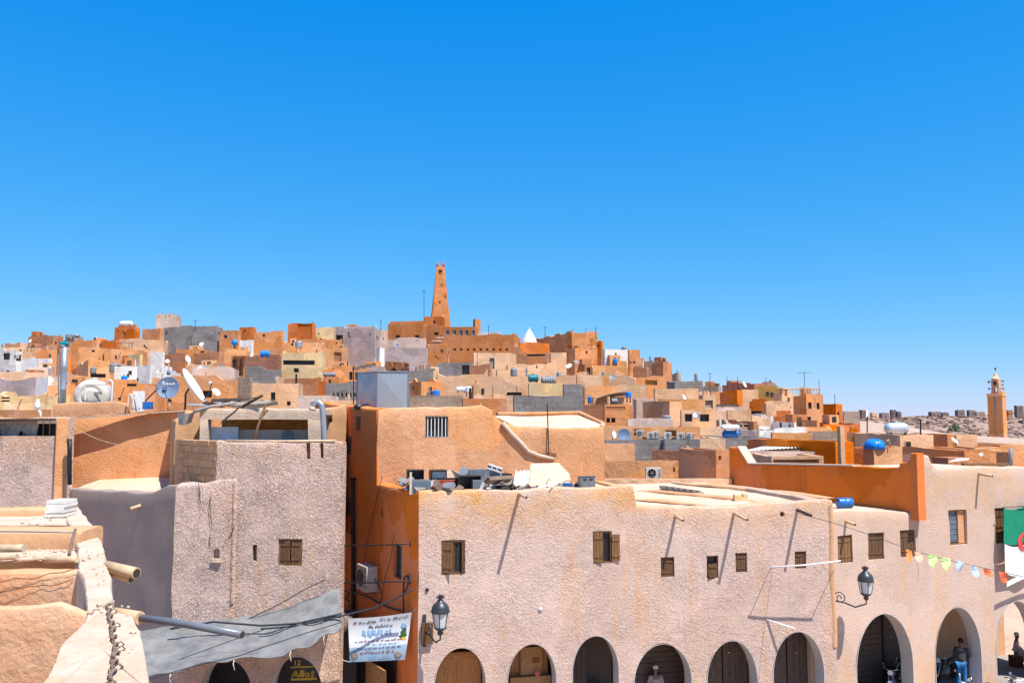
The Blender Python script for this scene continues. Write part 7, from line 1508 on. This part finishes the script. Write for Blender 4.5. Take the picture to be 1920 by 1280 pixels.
# silver tank, blue dome, street pole, bush
tank_h(1658, 1703, 792, 814, 58, 'silver', 'silver horizontal water tank with round ends in front of the plateau', 4, None, .2)
c = at(1640, 839, 50.5); k = 1/pxm(50.5); e = thing('water_tank', 'bright blue dome shaped water tank on an orange parapet at the right', 'water tank', tuple(c)); q = MB(); q.lathe([(18.5*k, -3*k), (19*k, 4*k), (17.5*k, 9*k), (13*k, 13.5*k), (6*k, 16*k), (0, 16.5*k)], c, n=24); q.build('shell', MATS['blue_bright'], e)
for i in range(8): a = i*math.pi/4; q = MB(); q.tube([c+Vector((math.cos(a)*rr_*k, math.sin(a)*rr_*k, h*k)) for rr_, h in ((18.9, 0), (19.1, 4.3), (17.7, 9.2), (13.2, 13.7), (6, 16.3))], .6*k, 5); q.build('rib', MATS['blue_bright'], e)
MB().tube([at(x, y, 50.2) for x, y in ((1661, 829), (1666, 824), (1668, 828), (1668, 839))], .035, 5).solo('water_pipe', MATS['cane'], 'bent thin pipe beside the bright blue dome tank', 'pipe')
for x, y0, y1, lean, Y, lb in ((1726, 786, 815, -12, 57, 'thin street pole with a short arm before the plateau'), (1626, 780, 815, 0, 75, 'dark pole with a white panel before the plateau')):
    e = thing('street_pole', lb, 'pole', tuple(at(x, y1, Y))); q = MB(); q.cyl(at(x, y1+3, Y), at(x, y0, Y), .05, n=6); q.build('mast', MATS['iron'], e)
    if lean: q = MB(); q.cyl(at(x, y0, Y), at(x+lean, y0-.5, Y), .035, n=5); q.build('arm', MATS['iron'], e)
    else: q = MB(); p = at(x, y0-5, Y); q.obox(p, (.12, .02, 0), (0, .02, 0), (.02, 0, .34)); q.build('panel', MATS['dish_white'], e)
def bush(px, py, Y, w_, h_, label, seed):
    c = at(px, py, Y); c.z = ground_h(c.x, Y) if Y > 300 else c.z; k = 1/pxm(Y); r_ = random.Random(seed); e = thing('tree', label, 'tree', tuple(c)); q = MB()
    for i in range(420):
        a = r_.uniform(0, 6.28); u = r_.random()**.5; h = r_.random(); rad = w_*k/2*u*(.35+.65*math.sin(math.pi*min(.95, h*.8+.15)))*(1+.3*math.sin(a*3+h*5)); p = c+Vector((rad*math.cos(a), rad*math.sin(a), h_*k*(.15+.85*h)))
        s_ = r_.uniform(.8, 1.6)*k; d = Vector((r_.uniform(-1, 1), r_.uniform(-1, 1), r_.uniform(-1, 1))).normalized(); n_ = d.orthogonal().normalized(); q.quad(p-d*s_, p+n_*s_*.6, p+d*s_, p-n_*s_*.6)
    f_ = q.build('crown', MATS['leaf'], e); f_['kind'] = 'stuff'
    q = MB(); q.tube([c-UP*.5, c+UP*h_*k*.25, c+Vector((.3, 0, h_*k*.6))], [1.0*k, .7*k, .3*k], 6); q.build('trunk', MATS['wood_dark'], e)
bush(1791, 806, 640, 13, 17, 'lone green tree on the rocky plateau slope', 3); bush(1781, 806, 640, 6, 8, 'small green shrub left of the lone tree on the rocky slope', 5)
e = dish(1790, 826, 55.5, 15, 40, 45, 'dish_white', 'white upturned satellite dish on the rough walled house near the second minaret')
q = MB(); q.fbox(Fac(tuple(at(1778, 868, 45).xy), 20), 0, 1.3, 7.6, at(1778, 858, 45).z, -1., 0); q.solo('brick_pile', MATS['brick_red'], 'pile of red bricks on the right building roof', 'brick pile')
leaning([at(1778, 866, 44), at(1815, 862, 44), at(1818, 859, 45), at(1795, 859, 45)], 'sheet_white', 'crumpled_sheet', 'pale crumpled sheet lying beside the pile of red bricks', 'sheet')
q = MB(); q.cyl(at(1895, 874, 38.5), at(1895, 840, 38.5), .085, n=8).solo('roof_post', MATS['tank_grey'], 'grey round post on the roof of the right building', 'post')
q = MB(); a, b = at(1805, 870, 41), at(1895, 870, 42); q.obox((a+b)/2, (b-a)/2, (0, .15, 0), (0, 0, .05)).solo('roof_beam', MATS['wood_light'], 'long brown beam lying on the roof of the right building', 'beam')
q = MB(); q.obox(at(1839, 852, 48.6), (.12, .05, .05), (0, .08, 0), (-.03, 0, .05)).solo('pale_spout', MATS['sheet_white'], 'small pale spout on the brown courtyard wall at the right', 'spout')
# ---- barrels, tanks, dishes and aerials over the town
for x0, x1, y0, y1, Y, m, lb, yaw in ((1352, 1386, 795.5, 807, 69, 'dish_white', 'white horizontal tank lying on top of the blue one', 0), (1354, 1386, 806, 821, 69.5, 'blue_plastic', 'large blue horizontal tank under the white one on the grey parapet', 0),
        (488, 506, 657, 669, 141, 'blue_bright', 'blue drum tank on the brick red topped house', 0), (990, 1010, 702, 716, 101, 'teal_plastic', 'teal rounded tank on the cream balustrade house', 0), (1014, 1043, 705, 721, 101, 'tank_grey', 'dark grey flat tank right of the teal tank', 0),
        (112, 129, 640, 649, 130, 'teal_plastic', 'little teal tank on the roof behind the flue top', 0), (225, 249, 602, 611, 210, 'dish_white', 'white tank on the deep orange tower house', 0), (855, 875, 725, 735, 95, 'dish_white', 'pale cylinder tank on the wide tan house right of the small blue drum', 0),
        (606, 630, 698, 706, 119, 'tank_grey', 'grey horizontal tank beside the three arched dark openings', 0), (1184-38, 1158, 747, 757, 84, 'tank_grey', 'small grey tank under the pale sloping canopy', 0)):
    tank_h(x0, x1, y0, y1, Y, m, lb, yaw)
for x0, x1, y0, y1, Y, m, lb in ((205, 221, 681, 697, 140, 'tank_grey', 'left one of two grey round tanks on a stand'), (222, 236, 682, 697, 140, 'tank_grey', 'right one of two grey round tanks on a stand'), (169, 180, 688, 700, 130, 'tank_grey', 'small grey drum on the dark loggia roof'), (957, 970, 690, 705, 120, 'tank_grey', 'round grey ball tank in front of the wide tan house'),
        (1241, 1258, 778, 794, 70, 'tank_grey', 'grey standing tank on the crowded low parapet house'), (1173, 1184, 734, 745, 84, 'blue_bright', 'blue square barrel right of the pale sloping canopy'), (1102, 1110, 743, 755, 83, 'blue_plastic', 'narrow dark blue barrel left of the pale sloping canopy'),
        (811, 825, 731, 741, 98, 'blue_bright', 'small bright blue drum on the orange low house right of the galvanised tank'), (1150, 1158, 672, 681, 185, 'blue_bright', 'blue tank standing in the white roof room'), (123, 135, 626, 634, 212, 'tank_grey', 'left skyline tank on the narrow stone house'), (137, 150, 627, 634, 212, 'galvanised', 'right skyline tank on the narrow stone house'),
        (553, 567, 639, 652, 189, 'galvanised', 'pale square cooler box on the wall of the orange house'), (1165, 1176, 650, 659, 195, 'tank_grey', 'dark round tank on the white roof room'), (872, 884, 724, 735, 92, 'dish_white', 'small white drum beside the pale cylinder tank'), (1432-130, 1308, 700, 712, 130, 'tank_grey', 'small dark tank behind the grey concrete block house'), (227, 238, 704, 717, 112, 'blue_bright', 'blue umbrella shaped tank in the left part of town')):
    tank_v(x0, x1, y0, y1, Y, m, lb)
c = at(440, 642, 200); k = 1/pxm(200); e = thing('water_tank', 'bright blue ball tank beside the plain orange tower house', 'water tank', tuple(c-UP*6*k)); q = MB(); q.lathe([(2*k, -6*k), (5*k, -4.2*k), (6.2*k, 0), (5*k, 4.2*k), (2*k, 6*k), (0, 6.2*k)], c, n=18); q.build('shell', MATS['blue_bright'], e); q = MB(); q.cyl(c-UP*14*k, c-UP*5.5*k, 1.2*k, n=6); q.build('stand', MATS['iron'], e)
for px, py, Y, dm, az, el, m, lb in ((264, 673, 150, 11, -35, 25, 'dish_white', 'white dish left of the white stair tower'), (314, 677, 150, 8, 20, 30, 'dish_white', 'small white dish right of the white stair tower'), (352, 673, 140, 14, 70, 20, 'dish_white', 'white dish turned edge on before the large brown house'), (375, 690, 128, 11, -20, 40, 'dish_white', 'left dish of the cluster above the long orange house'),
        (384, 691, 127, 11, 30, 40, 'dish_grey', 'right dish of the cluster above the long orange house'), (378, 645, 175, 8, 0, 30, 'dish_white', 'tiny white dish on the grey block house lower terrace'), (57, 639, 205, 7, -20, 20, 'dish_white', 'small white dish on the long low brown skyline house'), (1151, 814, 63, 15, 55, 12, 'dish_white', 'white dish edge on beside the big grey dish'),
        (1170, 816, 62.5, 25, 12, 10, 'dish_grey', 'big dark grey dish on the grey rendered parapet'), (1283, 746, 95, 15, 60, 25, 'dish_white', 'white dish tilted to the right on the falling slope'), (1067, 686, 128, 12, -30, 45, 'dish_white', 'white dish beside the white cooler below the largest block house'), (1081, 679, 135, 12, 30, 55, 'tank_grey', 'grey dish at the foot of the largest block house'),
        (1149, 707, 112, 13, -10, 35, 'tank_grey', 'tripod mounted grey dish on the orange tan house'), (1396, 721, 178, 11, 50, 25, 'dish_white', 'white dish on the brick brown skyline house'), (405, 735, 98, 17, 60, 35, 'sheet_white', 'pale dish leaning on the roof of the long orange house'), (1303, 778, 74, 9, 20, 20, 'dish_white', 'white round dish next to the dark orange porch'), (100, 712, 97, 9, -30, 20, 'dish_white', 'small dish on the white house end at the left'), (745, 648, 224, 7, 0, 20, 'dish_grey', 'small dish on the pale pink mosque annex'), (1440+20, 794, 108, 9, 40, 40, 'dish_white', 'small dish on the rust red house')):
    dish(px, py, Y, dm, az, el, m, lb)
for px, y0, y1, Y, lb, n, w_, yaw, ln in ((795, 545, 612, 250, 'tall thin aerial left of the big minaret', 2, 8, 180, 0), (1508, 697, 742, 150, 'wide star shaped aerial on the tall orange corner house', 5, 26, 10, 0), (1331, 699, 727, 165, 'T shaped aerial on the low stone skyline house', 3, 10, 0, 0), (1022, 612, 628, 214, 'aerial with a slanting boom behind the white cone dome', 2, 9, 20, 0),
        (1117, 614, 628, 213, 'short aerial at the right end of the largest block house', 2, 6, 20, 0), (1538, 711, 745, 152, 'bare dark pole right of the star shaped aerial', 0, 0, 0, -3), (1436, 707, 719, 180, 'short thick pole on the brick brown skyline house', 0, 0, 0, 0), (1363, 705, 720, 180, 'thin pole at the left of the brick brown skyline house', 0, 0, 0, 0), (1383, 706, 720, 181, 'second thin pole on the brick brown skyline house', 0, 0, 0, 0),
        (1565, 738, 760, 150, 'thin bare pole on the dark orange lit house', 0, 0, 0, 0), (714, 600, 620, 215, 'thin aerial between the lilac house and the mosque', 1, 4, 0, 0), (916, 610, 626, 250, 'thin aerial over the white mosque terrace', 1, 4, 0, 0), (366, 600, 613, 238, 'small aerial on the grey block house roof', 3, 7, 10, 0), (1270, 694, 706, 132, 'short aerial on the tiny stone rooftop hut', 2, 5, 0, 0), (895, 660, 700, 140, 'thin black pole in front of the row of mosque windows', 0, 0, 0, 0), (839, 664, 704, 160, 'white pole below the orange cube house', 0, 0, 0, 0), (969, 724, 748, 80, 'pale pole before the dark eave of the wide tan house', 0, 0, 0, 0), (924, 722, 746, 80, 'thin pole left of the pale pole by the dark eave', 0, 0, 0, 0)):
    aerial(px, y0, y1, Y, lb, n, w_, yaw, ln)
canopy(219, 243, 642, 190, 'flat dark pergola roof on slim posts above the wide orange house', 'rust'); canopy(434, 462, 667, 148, 'flat brown porch roof of the open porch house', 'rust'); canopy(50, 110, 650, 172, 'long thin rail canopy left of the teal tank', 'wood_dark', h=1.)
q = MB(); q.sheet(lambda u, v: at(1118+u*56, 747-12*u+v*7-3*math.sin(u*3), 85+v*2), 16, 4).solo('canopy_cloth', MATS['ash'], 'pale sloping cloth canopy between two blue barrels', 'canopy')
q = MB(); q.sheet(lambda u, v: at(1326+u*60, 757.5+v*5, 118+v*1.5)+UP*.08*math.sin(u*80), 90, 2).solo('ribbed_roof', MATS['tank_grey'], 'ribbed grey roof sheet over the pale flat roofed house', 'roof sheet')
q = MB()
acs = [(1200, 812, 63, 'tall grey cooler cabinet on the dark grey parapet'), (1220, 816, 61.5, 'first squat white cooler on the grey parapet beside the cabinet'), (1228, 800+14, 62.5, 'raised pale cooler behind the first squat one'), (1252, 816, 61, 'white cooler left of the jumble on the dark grey parapet'), (1276, 817, 61, 'white cooler in the middle of the dark grey parapet'), (1293, 817, 61, 'white cooler at the right end of the dark grey parapet')]
for x, y, Y, lb in acs: ac_unit(at(x, y, Y), (1, .1*math.sin(x), 0), (-.1*math.sin(x), -1, 0), 14/pxm(Y), 12/pxm(Y), .35, lb)
for x, y, Y, s_, lb in ((1046, 702, 124, 12, 'white cooler below the largest orange block house'), (1305, 778, 74.5, 14, 'white cooler between the two dark porch bays'), (30, 668, 150, 9, 'small cooler on the white framed shed'), (1130, 700, 107, 9, 'white cooler on the orange tan house with the tripod dish')): ac_unit(at(x, y, Y), (1, .1, 0), (-.1, -1, 0), s_/pxm(Y), s_*.8/pxm(Y), .35, lb)
q = MB()
for x, y, lb in ((1245, 722, 'pale canvas heap'), ): pass
# stairs and railing of the corner house
e = thing('roof_railing', 'yellow brown balustrade railing on the roof of the tall orange corner house', 'railing', tuple(at(1500, 741, 150)))
FR2 = Fac(tuple(at(1466, 741, 149).xy), 22); 
for i in range(15):
    x = 1467+i*4.9; Yr = 149-(0 if x < 1488 else 6); p0, p1 = at(x, 742, Yr), at(x, 729, Yr); q = MB(); q.cyl(p0, p1, .06, n=5); q.build('baluster', MATS['town_T'], e)
q = MB(); q.cyl(at(1466, 728.5, 149), at(1490, 728.5, 149), .1, n=5); q.build('hand_rail', MATS['town_T'], e); q = MB(); q.cyl(at(1490, 728.5, 143), at(1539, 728.5, 143), .1, n=5); q.build('hand_rail', MATS['town_T'], e)
q = MB(); e = thing('balustrade', 'small pale balustrade hanging on the cream painted house', 'balustrade', tuple(at(1025, 748, 98)))
for i in range(9): q = MB(); x = 1001+i*5; p = at(x, 749, 98.5); k = 1/pxm(98); q.lathe([(1.2*k, 0), (.7*k, 2*k), (1.3*k, 4*k), (.8*k, 6*k)], p, n=6); q.build('baluster', MATS['town_Y'], e)
q = MB(); q.cyl(at(999, 742.5, 98.5), at(1043, 742.5, 98.5), .08, n=5); q.build('hand_rail', MATS['town_Y'], e)
# ------------------------------------------------------------------ people
def skin(vr, edges, name, mat, parent, root=0, sub=2, M=None):
    me = bpy.data.meshes.new('tmp'); me.from_pydata([v for v, r in vr], edges, []); o = link('tmp_skin', me); md = o.modifiers.new('s', 'SKIN')
    for i, (v, r) in enumerate(vr):
        sv = me.skin_vertices[0].data[i]; sv.radius = r if isinstance(r, tuple) else (r, r); sv.use_root = (i == root)
    s_ = o.modifiers.new('u', 'SUBSURF'); s_.levels = sub; s_.render_levels = sub
    bpy.context.view_layer.update(); new = bpy.data.meshes.new_from_object(o.evaluated_get(bpy.context.evaluated_depsgraph_get())); bpy.data.objects.remove(o)
    new.name = name; new.materials.clear(); new.materials.append(MATS[mat]); new.polygons.foreach_set('use_smooth', [True]*len(new.polygons))
    return link(name, new, parent)
def person(loc, yaw, label, arms, legs, lean=0., top='tunic', bottom='tunic', robe=False, cap=None, hip=.92, apron=None):
    """one standing or seated figure; local -Y is forward. arms: (elbow, wrist) left/right; legs: (knee, ankle) left/right"""
    e = thing('person', label, 'person', (0, 0, 0)); H0 = hip; ly = -lean
    pel, sp, ch, nk, hd0, hd1 = (0, 0, H0), (0, ly*.4, H0+.2), (0, ly*.8, H0+.44), (0, ly, H0+.58), (0, ly-.02, H0+.68), (0, ly-.015, H0+.79)
    vr = [(pel, (.15, .115)), (sp, (.135, .1)), (ch, (.155, .11)), (nk, .052), (hd0, (.072, .085)), (hd1, (.078, .092))]; ed = [(0, 1), (1, 2), (2, 3), (3, 4), (4, 5)]
    seg = {'arm': [], 'leg': []}
    for s_, (el, wr) in zip((-1, 1), arms):
        sh = (s_*.19, ly*.85, H0+.50); i = len(vr); vr += [(sh, .06), (el, .042), (wr, .028)]; ed += [(2, i), (i, i+1), (i+1, i+2)]; seg['arm'].append((sh, el, wr))
        w_ = Vector(wr); d = (w_-Vector(el)).normalized(); side = d.cross(Vector((0, -1, .2))).normalized(); j = len(vr); palm = w_+d*.07; vr.append((tuple(palm), .026)); ed.append((i+2, j))
        for f_, (off, L) in enumerate(((-.026, .07), (-.009, .08), (.009, .075), (.026, .06))):
            a = palm+side*off+d*.03; k = len(vr); vr += [(tuple(a), .010), (tuple(a+d*L*.5+Vector((0, -.012, 0))), .009), (tuple(a+d*L+Vector((0, -.03, -.005))), .008)]; ed += [(j, k), (k, k+1), (k+1, k+2)]
        k = len(vr); t_ = w_+d*.03+side*.03*s_; vr += [(tuple(t_), .011), (tuple(t_+d*.05+side*.012*s_+Vector((0, -.02, 0))), .009)]; ed += [(i+2, k), (k, k+1)]
    for s_, (kn, an) in zip((-1, 1), legs):
        hp = (s_*.09, 0, H0-.05); i = len(vr); toe = (an[0], an[1]-.17, an[2]-.03); vr += [(hp, .085), (kn, .056), (an, .038), (toe, .036)]; ed += [(0, i), (i, i+1), (i+1, i+2), (i+2, i+3)]; seg['leg'].append((hp, kn, an))
    skin(vr, ed, 'body', 'skin', e)
    # face, ears, hair or cap
    hc = Vector(hd1); q = MB(); q.lathe([(.018, 0), (.012, .02), (0, .03)], hc+Vector((0, -.085, -.04)), (0, -1, -.3), 8); q.build('nose', MATS['skin'], e)
    for s_ in (-1, 1):
        q = MB(); q.lathe([(0, -.012), (.024, 0), (.012, .012), (0, .014)], hc+Vector((s_*.082, 0, -.04)), (s_, .2, 0), 8); q.build('ear', MATS['skin'], e)
        q = MB(); q.lathe([(.012, 0), (.008, .006), (0, .008)], hc+Vector((s_*.033, -.083, -.012)), (0, -1, 0), 8); q.build('eye', MATS['pane_dark'], e)
    q = MB(); q.obox(hc+Vector((0, -.083, -.078)), (.024, 0, 0), (0, .006, 0), (0, 0, .005)); q.build('mouth', MATS['ink_brown'], e)
    q = MB()
    if cap: q.lathe([(.094, -.01), (.1, .03), (.096, .075), (.075, .105), (0, .115)], hc+Vector((0, .005, -.01)), n=18); q.build('cap', MATS[cap], e)
    else: q.lathe([(.088, -.055), (.1, 0), (.094, .05), (.065, .092), (0, .108)], hc+Vector((0, .018, .0)), (0, .25, 1), 18); q.build('hair', MATS['hair'], e)
    # clothing grown on the same joints
    cv = [(pel, (.175, .14)), (sp, (.165, .128)), (ch, (.178, .132)), ((0, ly*.95, H0+.535), (.075, .07))]; ce = [(0, 1), (1, 2), (2, 3)]
    for sh, el, wr in seg['arm']: i = len(cv); w2 = Vector(el).lerp(Vector(wr), .92); cv += [(sh, .078), (el, .06), (tuple(w2), .047)]; ce += [(2, i), (i, i+1), (i+1, i+2)]
    if robe:
        i = len(cv); kn = (Vector(seg['leg'][0][1])+Vector(seg['leg'][1][1]))/2; an = (Vector(seg['leg'][0][2])+Vector(seg['leg'][1][2]))/2+Vector((0, 0, .06))
        cv += [(tuple(kn), (.19, .15)), (tuple(an), (.21, .17))]; ce += [(0, i), (i, i+1)]
    skin(cv, ce, 'tunic' if robe else 'jacket', top, e)
    if not robe:
        tv = [(pel, (.165, .13))]; te = []
        for hp, kn, an in seg['leg']: i = len(tv); a2 = Vector(kn).lerp(Vector(an), .93); tv += [(hp, .1), (kn, .075), (tuple(a2), .06)]; te += [(0, i), (i, i+1), (i+1, i+2)]
        skin(tv, te, 'trousers', bottom, e)
    for (hp, kn, an) in seg['leg']: q = MB(); a = Vector(an); q.obox(a+Vector((0, -.08, -.04)), (.045, 0, 0), (0, .13, 0), (0, 0, .03)); q.build('shoe', MATS['black_plastic'], e)
    e.location = loc; e.rotation_euler = (0, 0, yaw); return e
SA = lambda dx=0., dy=0.: (((-.25-dx, .03, 1.15), (-.27-dx, -.06-dy, .92)), ((.25+dx, .03, 1.15), (.27+dx, -.06-dy, .92)))
SLg = (((-.10, -.01, .5), (-.11, .02, .09)), ((.10, -.01, .5), (.11, .02, .09)))
p = F1.P(F1.hit(1229, 1258, -1.2)[0], .10, -1.2); person(p, R(8), 'person in a pale tunic and white skullcap standing in the fourth arch', (((-.27, .02, 1.15), (-.26, -.16, .95)), ((.27, .02, 1.15), (.24, -.12, .93))), SLg, 0, 'tunic', 'tunic', True, 'cap_white', hip=.94)
p = F2.P(F2.hit(1801, 1200, -.55)[0], .08, -.55); person(p, R(150), 'person in a dark jacket and bright blue trousers beside the parked motorbike', (((-.26, -.1, 1.18), (-.2, -.34, 1.08)), ((.26, -.1, 1.18), (.2, -.34, 1.08))), (((-.1, -.05, .5), (-.11, .0, .09)), ((.1, .02, .5), (.11, .1, .09))), .1, 'jacket', 'jeans', False, None, hip=.95)
p = F2.P(F2.hit(1904, 1225, -1.9)[0], .08, -1.9); person(p, R(60), 'person in a pale robe sitting in the rightmost arch', (((-.25, -.08, .78), (-.15, -.3, .62)), ((.25, -.08, .78), (.15, -.3, .62))), (((-.12, -.38, .5), (-.12, -.36, .09)), ((.12, -.38, .5), (.12, -.36, .09))), .06, 'robe_pale', 'robe_pale', True, 'cap_white', hip=.48)
q = MB(); q.obox(p+Vector((0, 0, .21)), (.2, 0, 0), (0, .2, 0), (0, 0, .2)); q.solo('stool', MATS['wood'], 'low wooden box stool under the seated person in the rightmost arch', 'stool')
# ------------------------------------------------------------------ motorbikes
def motorbike(label, tank='red_plastic', kind=0):
    e = thing('motorbike', label, 'motorbike', (0, 0, 0), 'motorbikes parked along the right arcade')
    for x, nm in ((-.62, 'wheel'), (.66, 'wheel')):
        c = Vector((x, 0, .29)); q = MB(); q.lathe([(.215, -.03), (.26, -.045), (.29, -.02), (.295, 0), (.29, .02), (.26, .045), (.215, .03), (.215, -.03)], c, (0, 1, 0), 24); w_ = q.build(nm, MATS['tyre'], e)
        q = MB(); q.lathe([(.21, -.025), (.22, 0), (.21, .025), (.19, .02), (.19, -.02), (.21, -.025)], c, (0, 1, 0), 20); q.build('rim', MATS['chrome'], w_)
        q = MB(); q.lathe([(.05, -.06), (.06, 0), (.05, .06)], c, (0, 1, 0), 10)
        for i in range(6): a = i*math.pi/3; q.cyl(c, c+Vector((math.cos(a)*.2, 0, math.sin(a)*.2)), .012, n=4)
        q.build('hub', MATS['chrome'], w_)
    q = MB(); q.tube([(.62, 0, .29), (.3, 0, .38), (-.05, 0, .36), (-.2, 0, .5), (-.36, 0, .78)], .03, 6); q.build('frame', MATS['iron'], e)
    for s_ in (-.07, .07): q = MB(); q.tube([(-.62, s_, .29), (-.5, s_, .55), (-.38, s_, .85)], .022, 6); q.build('fork', MATS['chrome'], e)
    q = MB(); q.lathe([(0, -.24), (.09, -.2), (.13, -.05), (.12, .1), (.07, .22), (0, .24)], (-.12, 0, .74), (1, 0, -.12), 12); q.build('fuel_tank', MATS[tank], e)
    q = MB(); q.sheet(lambda u, v: Vector((.1+.62*u, (.12-.03*u)*math.cos(math.pi*v), .70+.07*u+.06*math.sin(math.pi*v))), 10, 8); q.box((.1, -.11, .63), (.7, .11, .71)); q.build('seat', MATS['black_plastic'], e)
    q = MB(); q.tube([(-.26, -.34, .95), (-.36, -.26, .98), (-.40, -.06, .92), (-.40, .06, .92), (-.36, .26, .98), (-.26, .34, .95)], .016, 6); h_ = q.build('handlebar', MATS['chrome'], e)
    for s_ in (-1, 1): q = MB(); q.cyl((-.26, s_*.34, .95), (-.2, s_*.4, .93), .02, n=8); q.build('grip', MATS['tyre'], h_); q = MB(); q.tube([(-.36, s_*.2, .98), (-.37, s_*.24, 1.1)], .008, 5); q.lathe([(0, -.01), (.05, 0), (0, .02)], (-.37, s_*.25, 1.14), (-1, 0, 0), 8); q.build('mirror', MATS['chrome'], h_)
    q = MB(); q.lathe([(.09, 0), (.1, .03), (.09, .1), (.04, .15)], (-.52, 0, .86), (1, 0, 0), 12); q.build('headlight', MATS['dish_white'], e)
    q = MB(); q.box((-.16, -.13, .3), (.16, .13, .52)); q.cyl((0, 0, .5), (-.08, 0, .64), .09, n=10); q.build('engine', MATS['tank_grey'], e)
    q = MB(); q.tube([(-.12, .1, .42), (-.2, .14, .3), (0, .15, .22), (.35, .16, .26), (.75, .16, .34)], [.02, .02, .025, .035, .04], 8); q.build('exhaust', MATS['chrome'], e)
    q = MB(); q.sheet(lambda u, v: Vector((-.62+.32*math.cos(R(20+130*u)), (v-.5)*.12, .29+.32*math.sin(R(20+130*u)))), 10, 2); q.build('front_mudguard', MATS[tank], e)
    q = MB(); q.sheet(lambda u, v: Vector((.66+.33*math.cos(R(15+110*u)), (v-.5)*.14, .29+.33*math.sin(R(15+110*u)))), 10, 2); q.build('rear_mudguard', MATS[tank], e)
    if kind:
        q = MB(); q.sheet(lambda u, v: Vector((-.48+.12*u, (v-.5)*.44*(1-.3*u), .35+.55*u+.05*math.sin(math.pi*v))), 8, 6); q.build('leg_shield', MATS[tank], e); q = MB(); q.box((.25, -.15, .35), (.85, .15, .62)); q.build('rear_body', MATS[tank], e)
    q = MB(); q.tube([(.05, -.1, .3), (.1, -.3, .02)], .014, 5); q.build('stand', MATS['iron'], e); return e
base = motorbike('dark motorbike with a pale front standing in the widest arch', 'grey_plastic'); p = F2.P(F2.hit(1672, 1240, -1.1)[0], .08, -1.1); base.location = p; base.rotation_euler = (0, 0, R(-50+180))
base.rotation_euler = (0, 0, R(60))
def repaint(o, mat, parts=('fuel_tank', 'front_mudguard', 'rear_mudguard', 'leg_shield', 'rear_body')):
    for c in o.children:
        if c.name.split('.')[0] in parts: c.data = c.data.copy(); c.data.materials[0] = MATS[mat]
for px, py, o, yaw, m, lb in ((1690, 1230, -1.6, 75, 'wood_dark', 'black motorbike deeper in the widest arch behind the pale fronted one'), (1770, 1225, -1.5, 35, 'black_plastic', 'black motorbike left of the person in blue trousers'), (1824, 1262, 1.1, 20, 'red_plastic', 'red motorbike cut off by the bottom edge in front of the second right arch')):
    c = copy_tree(base); c['label'] = lb; z = .08 if o < 0 else 0.; c.location = F2.P(F2.hit(px, py, o)[0], z, o); c.rotation_euler = (0, 0, R(yaw)); repaint(c, m)
sc = motorbike('white scooter parked outside the rightmost arch', 'dish_white', 1); sc.location = F2.P(F2.hit(1905, 1265, 1.3)[0], 0, 1.3); sc.rotation_euler = (0, 0, R(70))

# kinds
for o_ in COL.objects:
    if 'category' in o_ and 'kind' not in o_: o_['kind'] = 'thing'
